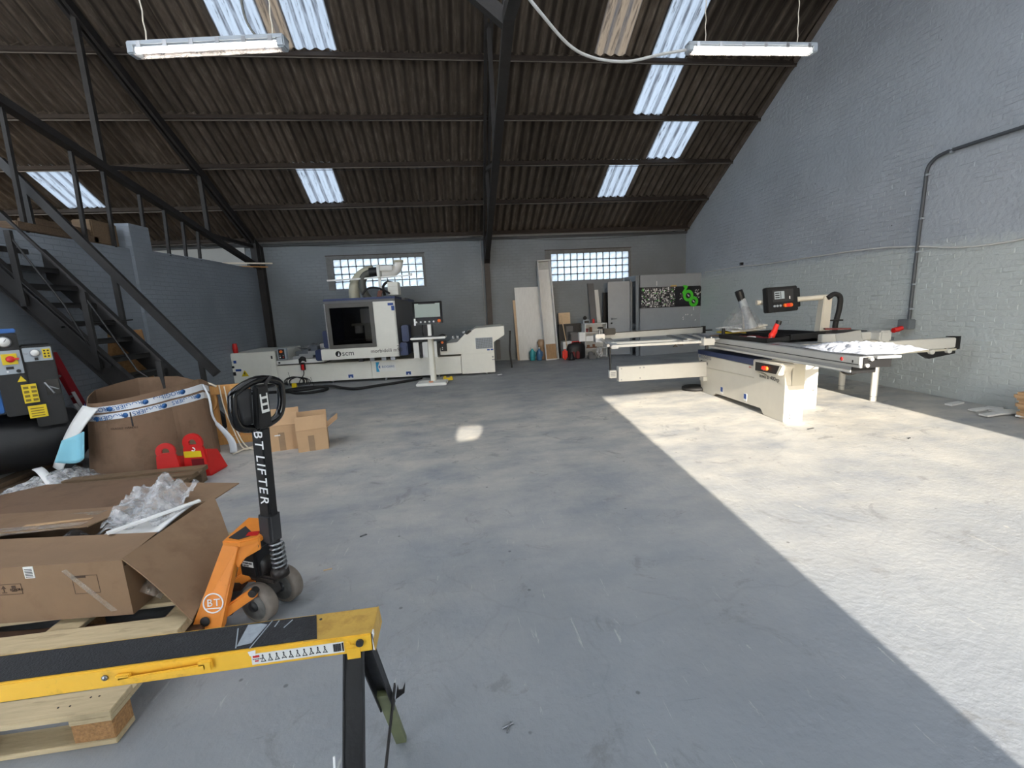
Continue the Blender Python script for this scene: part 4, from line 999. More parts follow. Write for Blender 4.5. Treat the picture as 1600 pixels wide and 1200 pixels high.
MB().prism([(-.09, -.127, .46), (.05, -.075, .44), (.05, -.075, .395), (-.01, -.115, .375), (-.045, -.127, .33)], (0, .01, 0)).build('head_web', 'orange', pj, .003)
MB().prism([(-.08, -.1, .4815), (-.03, -.11, .4735), (.02, -.06, .468), (-.06, .02, .479)], (0, 0, .003)).build('worn_sticker', 'dark_grey', pj)
MB().prism([(-.01, -.08, .473), (.035, -.06, .465), (.03, -.02, .465), (-.015, -.04, .473)], (0, 0, .0035)).build('worn_sticker', 'red', pj)
# pump and reservoir
MB().box(-.09, .03, -.065, .065, .22, .43).build('pump_body', 'black_paint', pj, .012)
MB().lathe([(.05, .2), (.065, .23), (.065, .3), (.05, .32)], (-.02, 0, 0), 'z', 16).build('pump_base', 'greasy', pj)
MB().box(-.06, .012, -.068, -.066, .285, .315).build('rating_plate', 'paper', pj)
lettering('STANDARD', .012, 'print_black', pj, (-.055, -.0685, .302), (1, 0, 0), (0, 0, 1))
lettering('LHM 230', .010, 'print_black', pj, (-.055, -.0685, .289), (1, 0, 0), (0, 0, 1))
MB().prism([(.0, -.06, .42), (.04, -.06, .42), (.02, -.06, .27), (-.03, -.06, .27)], (0, .012, 0)).build('bracket', 'black', pj)
MB().cyl((.045, -.07, .415), (.045, .06, .415), .028, 16).build('pivot', 'black', pj)
MB().cyl((.045, -.074, .415), (.045, -.07, .415), .016, 14).build('pivot_cap', 'print_white', pj)
sp_ = MB().tube([Vector((.115+.032*math.cos(k*.5), .0+.032*math.sin(k*.5), .26+.15*k/76)) for k in range(77)], .006, 6); sp_.build('coil_spring', 'steel', pj)
MB().cyl((.115, 0, .25), (.115, 0, .42), .018, 12).build('plunger', 'steel_old', pj)
MB().lathe([(.045, 0), (.045, .03), (.03, .05)], (.11, 0, .22), 'z', 14).build('spring_seat', 'greasy', pj)
MB().box(-.05, .12, -.05, .05, .19, .23).build('steering_yoke', 'greasy', pj, .01)
MB().bar((.0, 0, .2), (.03, 0, .1), .06, .08, (1, 0, 0)).build('wheel_post', 'greasy', pj)
ax = Vector((0, 1, 0)); bx_ = Vector((1, 0, 0))
MB().cyl(Vector((.03, 0, .1))-ax*.12, Vector((.03, 0, .1))+ax*.12, .02, 10).build('axle', 'steel_old', pj)
for s in (-1, 1):
    c = Vector((.03, 0, .1))+ax*.085*s-ax*.0275
    w = MB().lathe([(.07, 0), (.092, .002), (.1, .012), (.1, .058), (.092, .066), (.07, .068)], c, (tuple(bx_), (0, 0, 1), tuple(-ax if False else ax)), 32).build('steering_wheel', 'wheel', pj)
    MB().lathe([(.075, -.002), (.075, .07)], c, (tuple(bx_), (0, 0, 1), tuple(ax)), 24).build('hub', 'wheel_hub', w)
    MB().lathe([(.026, -.012), (.03, 0), (.03, .07), (.024, .08)], c, (tuple(bx_), (0, 0, 1), tuple(ax)), 12).build('hub_cap', 'black', w)
# linkage arm
MB().bar((-.17, -.16, .09), (.02, -.13, .2), .025, .05).build('link_arm', 'orange', pj, .006)
MB().cyl((.012, -.147, .197), (.012, -.11, .197), .02, 12).build('link_pin', 'steel_old', pj)
MB().bar((-.26, .15, .075), (-.03, .12, .2), .025, .05).build('link_arm', 'orange', pj, .006)
MB().bar((-.3, -.1, .06), (-.12, -.1, .1), .05, .05).build('push_rod', 'greasy', pj)
# tiller
ti = MB()
a, b_ = Vector((.085, 0, .42)), Vector((.125, 0, 1.02))
ti.bar(a, b_, .055, .07, (1, 0, 0)); til = ti.build('tiller', 'black_paint', pj, .008)
MB().bar(a.lerp(b_, -.02), a.lerp(b_, .25), .075, .085, (1, 0, 0)).build('tiller_sleeve', 'dark_grey', pj, .012)
dv = (b_-a).normalized()
fx = Vector((dv.z, 0, -dv.x))     # faces to the right
# words run down the near side
adv = 0
for ch_ in 'BT LIFTER':
    if ch_ != ' ': lettering(ch_, .075, 'print_white', til, a.lerp(b_, .985)+Vector((.0, -.029, 0))-fx*.012-dv*adv, tuple(-dv), tuple(fx), .0008)
    adv += {'I': .024, ' ': .026, 'L': .042}.get(ch_, .05)
hd = MB()
lo = b_
loop = [(-.0, 0, 0), (-.1, 0, .02), (-.135, 0, .07), (-.14, 0, .15), (-.12, 0, .2), (0, 0, .235), (.12, 0, .205), (.14, 0, .15), (.135, 0, .07), (.1, 0, .02)]
# the loop handle lies across the truck (local y)
lp = [b_+Vector((.1*z, x*1.0, z)) for x, _, z in loop]
hs = []
for k in range(len(lp)):
    p0, p1, p2, p3 = lp[k-1], lp[k], lp[(k+1) % 10], lp[(k+2) % 10]
    for q in range(4):
        tt = q/4; hs.append(.5*((2*p1)+(p2-p0)*tt+(2*p0-5*p1+4*p2-p3)*tt*tt+(3*p1-p0-3*p2+p3)*tt**3))
hd.tube(hs, .02, 10, True); hnd = hd.build('handle_loop', 'black_gloss', pj)
MB().prism([b_+Vector((.0, -.045, 0)), b_+Vector((0, .045, 0)), b_+Vector((.02, .035, .21)), b_+Vector((.02, -.035, .21))], (.035, 0, 0)).build('handle_web', 'black_paint', hnd, .008)
MB().sheet(lambda u, v: b_+Vector((.1*(.02+.19*v), -.045-.085*u*(.6+.4*v), .03+.17*v)), 4, 4, .02).build('handle_guard', 'dark_grey', hnd)
MB().tube([b_+Vector((.02, .01, .16)), b_+Vector((.05, .03, .22)), b_+Vector((.05, .06, .24))], .008, 6).build('release_lever', 'steel_old', hnd)
st_ = MB().box(.037, .039, -.022, .022, 0, .11).build('sticker', 'paper', hnd); st_.location = b_+Vector((.012, 0, .075))
for i in range(3): MB().box(.039, .04, -.014, .014, .015+.032*i, .035+.032*i).build('symbol', 'print_black', hnd).location = st_.location
pj.rotation_euler = (0, 0, math.radians(-4))
# the steering column, wheels and tiller are turned
turn = Matrix.Translation((.03, 0, 0)) @ Matrix.Rotation(math.radians(-22), 4, 'Z') @ Matrix.Translation((-.03, 0, 0))
for ch in pj.children:
    if ch.name.split('.')[0] in ('pump_body', 'pump_base', 'rating_plate', 'bracket', 'pivot', 'pivot_cap', 'coil_spring', 'plunger', 'spring_seat', 'steering_yoke', 'wheel_post', 'axle', 'steering_wheel', 'tiller', 'tiller_sleeve', 'handle_loop') or (ch.name.startswith('lettering') and False):
        ch.matrix_local = turn @ ch.matrix_basis
for ch in pj.children:
    if ch.name.startswith('lettering'): ch.matrix_local = turn @ ch.matrix_basis

# ------------------------------------------------------------------ yellow work trestle at the lower edge
sw = thing('work_trestle', 'yellow steel work trestle with black anti-slip top and black folding legs', 'trestle', (-.24, 1.035, 0))
T = .8
bm_ = MB()
prf = [(-.05, 0), (.05, 0), (.05, -.045), (.046, -.045), (.046, -.005), (-.046, -.005), (-.046, -.045), (-.05, -.045)]
bm_.prism([(0, y, T+z) for y, z in prf], (-1.55, 0, 0)); bm_.build('beam', 'yellow', sw, .003)
MB().box(-.155, .0, -.047, .047, T, T+.0008).build('worn_end', 'yellow_worn', sw)
MB().prism([(-.125, -.043, T+.0005), (-1.5, -.043, T+.0005), (-1.5, .043, T+.0005), (-.15, .043, T+.0005)], (0, 0, .0022)).build('antislip_strip', 'antislip', sw)
MB().prism([(.0, -.05, T), (.004, -.05, T-.045), (.004, .05, T-.045), (.0, .05, T)], (.002, 0, 0)).build('end_lip', 'yellow_worn', sw)
MB().box(.0005, .0032, -.05, -.035, T-.044, T+.0005).build('chipped_edge', 'print_white', sw)
MB().prism([(-.06, -.052, T-.03), (-.03, -.052, T-.03), (-.03, -.052, T-.058), (-.06, -.052, T-.058)], (0, .006, 0)).build('lug', 'yellow', sw)
for x in (-.135, -.142, -.15):
    MB().cyl((x, -.03+.028*((x+.15)/.0075), T), (x, -.03+.028*((x+.15)/.0075), T+.002), .0035, 8).build('rivet', 'dark_grey', sw)
MB().cyl((-.028, -.056, T-.018), (-.028, -.05, T-.018), .009, 12).build('bolt', 'dark_grey', sw)
for x, z in ((-.055, -.017), (-.046, -.024)): MB().cyl((x, -.0525, T+z), (x, -.05, T+z), .0045, 10).build('rivet', 'yellow', sw)
lb = MB().box(-.27, -.065, -.0512, -.05, T-.037, T-.010).build('label_strip', 'paper', sw)
lb_y = -.0518
MB().box(-.266, -.252, -.0518, -.0512, T-.0195, T-.014).build('label_mark', 'red', lb)
lettering('brennenstuhl', .0045, 'print_black', lb, (-.267, lb_y, T-.0245), (1, 0, 0), (0, 0, 1), .0003)
MB().box(-.263, -.255, -.0518, -.0512, T-.03, T-.027).build('label_mark', 'red', lb)
rq = random.Random(4)
for i in range(10):
    x = -.245+.0152*i; mb = MB()
    mb.bar((x-.004, -.0516, T-.031), (x+.002, -.0516, T-.017), .0012, .0006, (0, 1, 0)); mb.bar((x+.005, -.0516, T-.031), (x-.001, -.0516, T-.018), .0012, .0006, (0, 1, 0))
    mb.bar((x-.005, -.0516, T-.032+.003*rq.random()), (x+.006, -.0516, T-.032+.004*rq.random()), .0014, .0006, (0, 1, 0)); mb.cyl((x, -.0518, T-.0155), (x, -.0512, T-.0155), .0018, 8)
    mb.build('pictogram', 'print_black', lb)
mb = MB()
for i in range(14): mb.box(-.089+.0013*i, -.0883+.0013*i+.0003*(i % 3), -.0516, -.0512, T-.033, T-.013)
mb.build('barcode', 'print_black', lb)
MB().box(-.069, -.0655, -.0516, -.0512, T-.034, T-.012).build('code_block', 'print_black', lb)
# carrying handle
hn = MB(); hn.prism([(-.545, -.056, T-.018), (-.365, -.056, T-.012), (-.365, -.056, T-.026), (-.54, -.056, T-.033)], (0, -.006, 0))
hn.box(-.55, -.52, -.06, -.05, T-.035, T-.012); hn.box(-.38, -.352, -.06, -.05, T-.03, T-.006)
hn.build('carry_handle', 'yellow', sw, .002)
for x in (-.575, -.36): MB().lathe([(.0065, 0), (.0065, .003), (.003, .005)], (x, -.05, T-.018), ((1, 0, 0), (0, 0, 1), (0, -1, 0)), 10).build('rivet', 'steel', sw)
# paint splashes
MB().prism([(-.305, -.035, T+.003), (-.275, -.03, T+.003), (-.262, .03, T+.003), (-.28, .037, T+.003), (-.31, .038, T+.003)], (0, 0, .0008)).build('paint_splash', mat('splash', srgb(150, 158, 166), .7, var=.2, scale=40), sw)
for a, b_ in (((-.255, .043), (-.272, -.048)), ((-.33, .03), (-.305, -.04)), ((-.238, .04), (-.241, .018)), ((-.205, .036), (-.217, .01))):
    MB().bar((*a, T+.0032), (*b_, T+.0032), .0025, .0008).build('paint_splash', 'panel_grey', sw)
MB().prism([(-.275, -.0515, T-.002), (-.258, -.0515, T), (-.26, -.0515, T-.014), (-.272, -.0515, T-.013)], (0, -.0008, 0)).build('paint_splash', 'print_white', sw)
# legs: black upper channel, olive extension, brace
def leg(x, s):
    top = Vector((x, s*.03, T-.03)); bot = Vector((x+.05*0, s*.27, .3)); d = (bot-top).normalized()
    mb = MB(); mb.bar(top, bot, .045, .004, (0, 1, .3)); side = Vector((.02, 0, 0))
    mb.bar(top+side+Vector((0, s*-.012, 0)), bot+side+Vector((0, s*-.012, 0)), .004, .03, (0, 1, .3)); mb.bar(top-side+Vector((0, s*-.012, 0)), bot-side+Vector((0, s*-.012, 0)), .004, .03, (0, 1, .3))
    lg = mb.build('leg', 'black_gloss' if False else 'black_paint', sw)
    e0 = top.lerp(bot, .8)+Vector((0, -s*.01, 0)); e1 = Vector((x, s*.41, 0.0))
    MB().bar(e0, e1, .036, .02, (0, 1, .3)).build('extension', 'olive', lg)
    k = top.lerp(bot, .97)+Vector((.025, 0, 0))
    MB().prism([k+Vector((0, 0, 0)), k+Vector((.03, 0, .02)), k+Vector((.035, 0, .055)), k+Vector((.024, 0, .03)), k+Vector((.012, 0, .03)), k+Vector((.01, 0, .05))], (0, .006, 0)).build('clamp', 'steel_old', lg)
    return lg
for x in (-.05, -1.3):
    for s in (-1, 1): leg(x, s)
    MB().bar((x+.03, .25, .38), (x+.03, -.24, .3), .005, .018, (0, 0, 1)).build('brace', 'steel_old', sw)
    MB().bar((x-.024, -.265, .33), (x-.024, -.18, .62), .004, .004).build('scratch', 'print_white', sw) if x > -1 else None

# ------------------------------------------------------------------ two small cartons
def carton(label, loc, rz, W_, D_, H_, flaps, seed):
    c = thing('open_carton', label, 'box', loc, rz, 'small open cartons in the middle of the floor'); t = .005
    MB().box(0, W_, 0, t, 0, H_).build('front_wall', 'cardboard_pale', c); MB().box(0, W_, D_-t, D_, 0, H_).build('back_wall', 'cardboard_pale', c)
    MB().box(0, t, t, D_-t, 0, H_).build('side_wall', 'cardboard_pale', c); MB().box(W_-t, W_, t, D_-t, 0, H_).build('side_wall', 'cardboard_pale', c)
    MB().box(t, W_-t, t, D_-t, 0, t).build('base_panel', 'cardboard_pale', c)
    for k, ang in flaps.items():
        fl = D_*.48
        if k == 'front': p = [(0, 0, H_), (W_, 0, H_)]; d = Vector((0, -math.cos(ang), math.sin(ang)))
        if k == 'back': p = [(W_, D_, H_), (0, D_, H_)]; d = Vector((0, math.cos(ang), math.sin(ang)))
        if k == 'right': p = [(W_, 0, H_), (W_, D_, H_)]; d = Vector((math.cos(ang), 0, math.sin(ang)))
        if k == 'left': p = [(0, D_, H_), (0, 0, H_)]; d = Vector((-math.cos(ang), 0, math.sin(ang)))
        a, b_ = Vector(p[0]), Vector(p[1]); q = [a, b_, b_+d*fl, a+d*fl]
        MB().prism(q, (b_-a).cross(d).normalized()*t).build('flap', 'cardboard_pale', c)
    MB().box(W_*.36, W_*.56, -.0012, 0, 0, H_*.72).build('tape', 'kraft_tape', c)
    return c
ca = carton('open carton beside the tiller with white packing inside, nearer to the crate end', (-2.2, 5.34, 0), .22, .33, .30, .30, {'front': 1.9, 'back': 1.35}, 1)
cb = carton('open carton standing apart with one flap pointing out to the side', (-1.835, 5.22, 0), .235, .325, .32, .255, {'front': 1.75, 'back': 1.5, 'right': .62}, 2)
decal('label', 'paper', ca, (.08, -.002, .18), (1, .0, 0), (0, 0, 1), .06, .014)
solo('packing_paper', MB().sheet(crumple(.17, .16, .28, .24, .09, seed=14), 12, 12, .003, False), 'white_foam', 'white packing paper bulging out of the carton beside the tiller', 'paper', (-2.2, 5.34, .26), .22)
# ------------------------------------------------------------------ machining centre along the back wall
RZ = math.atan2(-.44, 5.9)
cn = thing('machining_centre', 'long cream woodworking machining centre with a windowed blue-topped cabin by the back wall', 'machine', (-4.96, 10.62, 0), RZ)
ca_ = MB().box(-.04, 1.04, 0, 1.45, .07, .79).build('control_cabinet', 'cream', cn, .012)
dr_ = MB().box(-.035, .93, -.012, 0, .09, .775).build('cabinet_door', 'cream', ca_, .004)
for z in (.66, .19): MB().box(.955, .985, -.02, 0, z-.035, z+.035).build('hinge', 'black', ca_, .004)
MB().box(-.025, .0, -.022, -.01, .3, .35).build('lock', 'black', dr_)
MB().cyl((.085, -.026, .60), (.085, -.012, .60), .026, 14).build('selector', 'panel_grey', dr_)
MB().box(.14, .2, -.016, -.012, .57, .63).build('blue_label', 'sticker_blue', dr_)
MB().cyl((.12, -.03, .49), (.12, -.012, .49), .026, 12).build('socket', 'black', dr_)
MB().box(.16, .28, -.016, -.012, .39, .44).build('blue_label', 'sticker_blue', dr_)
MB().box(.1, .16, -.028, -.012, .3, .38).build('socket', 'black', dr_, .004)
wsn = MB().prism([(.27, -.014, .27), (.43, -.014, .27), (.35, -.014, .41)], (0, -.003, 0)).build('warning_sign', 'label_yellow', dr_)
MB().prism([(.335, -.018, .355), (.36, -.018, .375), (.352, -.018, .335), (.365, -.018, .335), (.335, -.018, .285), (.345, -.018, .32), (.33, -.018, .32)], (0, -.001, 0)).build('lightning_mark', 'print_black', wsn)
for x in (.02, .95): MB().box(x, x+.08, .05, .13, 0, .07).build('foot', 'white_metal', cn)
MB().lathe([(.05, 0), (.055, .1), (.042, .2), (.035, .21)], (.16, .1, .79), 'z', 14).build('beacon', 'red', cn)
# beds
mb = MB().box(1.04, 3.11, .0, 1.3, .055, .45); mb.build('bed_panel', 'cream', cn, .006)
MB().box(3.12, 5.13, .0, 1.3, .055, .45).build('bed_panel', 'cream', cn, .006)
MB().box(5.14, 5.9, .0, 1.3, .04, .5).build('bed_panel', 'cream', cn, .006)
MB().box(1.04, 5.9, .03, 1.25, .44, .46).build('bed_top', 'cream_dark', cn)
MB().box(1.06, 2.1, -.012, .3, .49, .575).build('guide_rail', 'white_metal', cn, .005)
MB().box(1.1, 1.14, -.016, -.012, .51, .55).build('rail_stop', 'black', cn)
MB().box(1.05, 2.1, .05, 1.1, .455, .49).build('guide_slot', 'dark_grey', cn)
for x in (1.2, 2.2, 3.4, 4.6, 5.7): MB().cyl((x, .1, 0), (x, .1, .06), .03, 10).build('levelling_foot', 'steel', cn)
for x, z in ((2.64, .085), (3.93, .08)):
    s_ = MB().box(x-.07, x+.07, -.003, 0, z-.012, z+.1).build('lifting_label', 'paper', cn)
    MB().box(x-.055, x+.055, -.0045, -.003, z+.015, z+.09).build('lifting_symbol', 'sticker_blue', s_)
    MB().prism([(x-.02, -.0055, z+.02), (x+.02, -.0055, z+.02), (x, -.0055, z+.055)], (0, .001, 0)).build('lifting_arrow', 'print_white', s_)
# moving tables with pods, under a dull clear cover
for x, z in ((1.35, .7), (1.5, .74), (1.7, .8)):
    MB().box(x, x+.3, .15, 1.0, z-.15, z-.06).build('table_beam', 'aluminium', cn, .006)
    MB().box(x+.05, x+.2, .2, .4, z-.06, z+.04).build('suction_pod', 'cast_iron', cn, .01)
    MB().box(x+.12, x+.27, .6, .8, z-.06, z+.06).build('suction_pod', 'white_metal', cn, .01)
MB().box(1.32, 2.05, .1, 1.1, .49, .56).build('table_base', 'white_metal', cn)
MB().sheet(lambda u, v: (1.42+.5*u, .12+.35*v, .80+.1*u+.03*math.sin(9*u+4*v)), 14, 8, .003).build('film_cover', 'clear_film', cn)
es = MB().box(1.16, 1.34, -.14, -.02, .6, .85).build('button_box', 'panel_grey', cn, .012)
MB().box(1.185, 1.315, -.143, -.14, .62, .835).build('button_plate', 'black', es)
MB().cyl((1.25, -.17, .785), (1.25, -.143, .785), .03, 14).build('emergency_button', 'orange_knob', es)
for x, z, m in ((1.215, .66, 'print_white'), (1.285, .66, 'red'), (1.215, .7, 'print_grey'), (1.285, .7, 'print_grey')): MB().cyl((x, -.152, z), (x, -.143, z), .013, 10).build('button', m, es)
# cabin
cb_ = MB()
F_, Bk = -.25, 1.15
cb_.hexa([(2.13, F_, .55), (3.82, F_, .55), (3.86, Bk, .55), (2.3, Bk, .55), (2.13, F_, .79), (3.82, F_, .79), (3.86, Bk, .79), (2.3, Bk, .79)])
cab = cb_.build('cabin_base', 'cream', cn, .012)
mb = MB(); mb.prism([(2.31, F_, .79), (2.31, F_, 1.76), (2.31, Bk, 1.70), (2.31, Bk, .79)], (.03, 0, 0)); mb.build('cabin_side', 'machine_blue', cn)
mb = MB(); mb.prism([(3.82, F_, .56), (3.82, F_, 1.80), (4.02, Bk, 1.72), (4.02, Bk, .56)], (-.04, 0, 0)); mb.build('cabin_side', 'machine_grey', cn)
MB().box(2.31, 3.82, Bk-.05, Bk, .79, 1.7).build('cabin_back', 'machine_grey', cn)
mb = MB().hexa([(2.30, F_, 1.80), (3.825, F_, 1.80), (4.02, Bk, 1.72), (2.31, Bk, 1.72), (2.30, F_+.02, 1.855), (3.825, F_+.02, 1.855), (4.02, Bk, 1.78), (2.31, Bk, 1.78)]); mb.build('cabin_roof', 'machine_blue', cn, .01)
MB().box(2.31, 3.82, F_-.004, F_+.03, 1.755, 1.805).build('top_trim', 'machine_grey', cn)
MB().box(3.345, 3.82, F_, F_+.04, .79, 1.755).build('front_panel', 'cream', cn, .004)
MB().box(2.31, 2.335, F_, F_+.04, .79, 1.755).build('front_strip', 'white_metal', cn)
fw = MB()
for a in ((2.335, 2.42, .79, 1.755), (3.26, 3.345, .79, 1.755), (2.42, 3.26, .79, .87), (2.42, 3.26, 1.66, 1.755)): fw.box(a[0], a[1], F_-.01, F_+.03, a[2], a[3])
dw = fw.build('door_frame', mat('door_frame', srgb(82, 80, 76), .45), cn, .004)
MB().box(2.42, 3.26, F_, F_+.01, .87, 1.66).build('door_window', 'smoked', dw)
# machining head seen through the window
hd_ = MB().box(2.75, 3.1, .1, .6, 1.25, 1.3).build('head_unit', 'cream_dark', cn)
MB().box(2.95, 3.2, .15, .5, 1.3, 1.62).build('spindle_carriage', 'cream', cn, .01)
MB().cyl((2.85, .3, 1.25), (2.85, .3, 1.08), .09, 16).build('spindle', 'white_metal', cn)
MB().cyl((3.12, .25, 1.6), (3.12, .25, 1.0), .05, 12).build('chip_hose', 'hose_grey', cn)
MB().box(2.4, 3.25, .7, .8, .8, 1.7).build('inner_wall', 'dark_grey', cn)
MB().box(2.45, 3.2, .0, .55, .8, .95).build('table', 'black', cn)
MB().box(3.05, 3.2, .0, .2, .9, 1.3).build('guard', 'cream_dark', cn, .01)
MB().box(1.985, 2.14, -.2, .2, .54, .78).build('bumper', 'machine_blue', cn, .02)
MB().box(2.14, 2.29, -.06, .2, .8, 1.18).build('bumper', 'machine_blue', cn, .02)
MB().box(3.89, 4.05, -.22, .2, .86, 1.22).build('bumper', 'machine_blue', cn, .02)
MB().box(3.83, 4.0, -.24, .2, .56, .845).build('bumper', 'machine_blue', cn, .02)
MB().box(4.05, 4.3, .1, .4, .6, 1.2).build('dark_recess', 'black', cn)
MB().box(4.3, 4.52, .15, .4, .7, 1.18).build('cover_box', 'dark_grey', cn, .01)
for x in (2.9, 3.15, 3.4, 3.6): MB().box(x, x+.1, -.18, .0, .47, .54).build('carriage_shoe', 'black' if x < 3 else 'steel', cn)
# logo and words
lg = MB().lathe([(.062, 0), (.062, .003)], (2.5, F_-.001, .675), ((1, 0, 0), (0, 0, 1), (0, -1, 0)), 24).build('logo_disc', 'print_black', cn)
MB().prism([(2.485, F_-.005, .63), (2.53, F_-.005, .64), (2.515, F_-.005, .72)], (0, -.001, 0)).build('logo_mark', 'print_white', lg)
lettering('scm', .165, 'print_black', cn, (2.58, F_-.002, .63), (1, 0, 0), (0, 0, 1))
lettering('morbidelli m90', .112, 'print_black', cn, (3.2, F_-.002, .66), (1, 0, 0), (0, 0, 1), .0008)
for x, z, w, h in ((3.66, 1.69, .12, .055), (3.73, 1.58, .065, .1)): MB().box(x, x+w, F_-.003, F_, z-.03, z-.03+h).build('blue_sticker', 'sticker_blue', cn)
bd = MB().box(3.22, 3.66, -.003, 0, .2, .42).build('dealer_label', 'paper', cn)
MB().prism([(3.22, -.004, .2), (3.29, -.004, .2), (3.26, -.004, .31), (3.30, -.004, .42), (3.22, -.004, .42)], (0, -.001, 0)).build('dealer_mark', 'print_cyan', bd)
MB().prism([(3.27, -.0052, .31), (3.31, -.0052, .35), (3.31, -.0052, .27)], (0, -.001, 0)).build('dealer_mark', 'print_blue', bd)
lettering('ROGIERS', .07, 'print_blue', bd, (3.35, -.0045, .285), (1, 0, 0), (0, 0, 1))
# right end housing
mb = MB().prism([(4.68, -.02, .5), (4.68, -.02, .66), (4.86, -.02, .76), (5.07, -.02, .77), (5.3, -.02, .98), (5.36, -.02, .98), (5.5, -.02, 1.06), (6.15, -.02, 1.085), (6.15, -.02, .88), (5.9, -.02, .735), (5.9, -.02, .5)], (0, 1.25, 0)); mb.build('end_housing', 'cream', cn, .008)
MB().prism([(5.25, -.025, .955), (5.36, -.025, 1.02), (5.42, -.025, 1.0), (5.31, -.025, .93)], (0, .2, 0)).build('handle', 'black', cn)
gm = MB()
for i in range(19):
    for j in range(12): gm.box(5.5+.0195*i, 5.512+.0195*i, -.024, -.02, .605+.0195*j, .617+.0195*j)
gp = MB().box(5.49, 5.875, -.022, -.02, .598, .845).build('vent_grille', 'panel_grey', cn)
o = gm.build('vent_hole', 'dark_grey', gp); o['kind'] = 'stuff'
for x in (5.74, 5.82): MB().box(x, x+.06, -.024, -.02, .55, .585).build('blue_label', 'sticker_blue', cn)
MB().cyl((5.86, -.04, .4), (5.86, 0, .4), .02, 10).build('air_fitting', 'steel', cn)
MB().box(5.84, 5.9, -.06, .05, .335, .345).build('fitting_tray', 'steel', cn)
for i, x in enumerate((4.1, 4.3, 4.5)):
    MB().box(x, x+.12, -.08, -.02, .47, .82).build('support_plate', 'white_metal', cn, .004)
    MB().box(x-.01, x+.14, -.1, .3, .45, .475).build('support_foot', 'cream', cn)
    MB().box(x+.13, x+.19, .0, .5, .5, .78).build('pod_rail', 'dark_grey', cn)
e2 = MB().box(4.70, 4.84, -.09, -.02, .59, .83).build('button_box', 'black', cn, .008)
MB().cyl((4.75, -.115, .79), (4.75, -.09, .79), .028, 12).build('emergency_button', 'orange_knob', e2)
for z in (.64, .68): MB().cyl((4.745, -.1, z), (4.745, -.09, z), .012, 10).build('button', 'print_white', e2)
for x in (4.95, 5.05, 5.2): MB().box(x, x+.05, .2, .3, .84 if x < 5.1 else .95, .9 if x < 5.1 else 1.0).build('fitting', 'steel', cn)
MB().box(5.95, 6.05, .2, .3, .3, .75).build('rear_pipe', 'black', cn)
rp_ = MB().tube([(6.3, .3, .95), (6.27, .3, .5), (6.3, .3, .08)], .02, 8).build('rear_hose', 'black', cn)
# extraction hoses and cabinets on the cabin roof
P7 = lambda pts, dy: [(x, .45+dy, z) for x, z in pts]
def ribbed(path, r, pitch):
    P = smooth_path(path, 14); out = []; rr = []
    for k, q in enumerate(P): out.append(q); rr.append(r*(1+.05*(1 if k % 2 else -1)))
    return MB().tube(out, rr, 16)
ribbed(P7([(2.72, 1.76), (2.70, 1.95), (2.74, 2.18), (2.87, 2.36), (3.05, 2.46), (3.2, 2.48)], .32), .125, 1).build('extraction_hose', 'hose_cream', cn)
ribbed(P7([(3.13, 1.76), (3.0, 1.98), (2.965, 2.2), (3.04, 2.36), (3.2, 2.43)], .1), .085, 1).build('extraction_hose', 'hose_grey', cn)
MB().cyl((3.17, .5, 2.43), (3.36, .5, 2.44), .105, 20).build('hose_collar', 'black', cn)
MB().box(3.36, 3.42, .35, .85, 2.31, 2.58).build('collector_plate', 'white_metal', cn, .005)
MB().box(3.42, 3.7, .4, .8, 2.45, 2.56).build('collector_cover', 'white_metal', cn, .01)
ribbed([(3.44, .6, 2.40), (3.62, .6, 2.41), (3.75, .6, 2.47), (3.81, .6, 2.58), (3.82, .6, 2.66)], .105, 1).build('duct_elbow', 'white_metal', cn)
MB().lathe([(.115, 0), (.115, .05)], (3.82, .6, 2.63), 'z', 20).build('duct_collar', 'hose_cream', cn)
MB().bar((3.1, .45, 2.3), (4.12, .45, 2.325), .05, .03).build('swing_rail', 'white_metal', cn)
MB().box(4.08, 4.13, .42, .48, 2.32, 2.37).build('rail_end', 'white_metal', cn)
MB().bar((2.2, .5, 2.29), (3.1, .5, 2.3), .05, .035).build('swing_rail', 'white_metal', cn)
MB().bar((3.37, .5, 1.76), (3.38, .5, 2.32), .06, .06, (0, 1, 0)).build('mast', 'white_metal', cn)
MB().tube(smooth_path([(3.0, .3, 1.93), (3.12, .3, 2.05), (3.27, .3, 2.08), (3.45, .3, 2.03), (3.62, .3, 1.93)]), .022, 8).build('cable_loop', 'rubber', cn)
MB().tube(smooth_path([(3.44, .6, 1.9), (3.42, .6, 2.1), (3.52, .6, 2.2), (3.65, .6, 2.18)]), .03, 8).build('cable_loop', 'rubber', cn)
bx1 = MB().box(3.56, 3.79, .4, .75, 1.9, 2.19).build('junction_box', 'cream', cn, .01)
for z in (1.99, 2.09): MB().box(3.556, 3.79, .397, .4, z, z+.004).build('box_seam', 'cream_dark', bx1)
MB().prism([(3.3, .3, 1.8), (3.4, .3, 1.8), (3.47, .3, 2.05), (3.36, .3, 2.0)], (0, .05, 0)).build('copper_guard', mat('copper', srgb(96, 52, 34), .5), cn)
MB().box(2.9, 3.95, .2, .9, 1.78, 1.82).build('roof_plinth', 'machine_grey', cn)

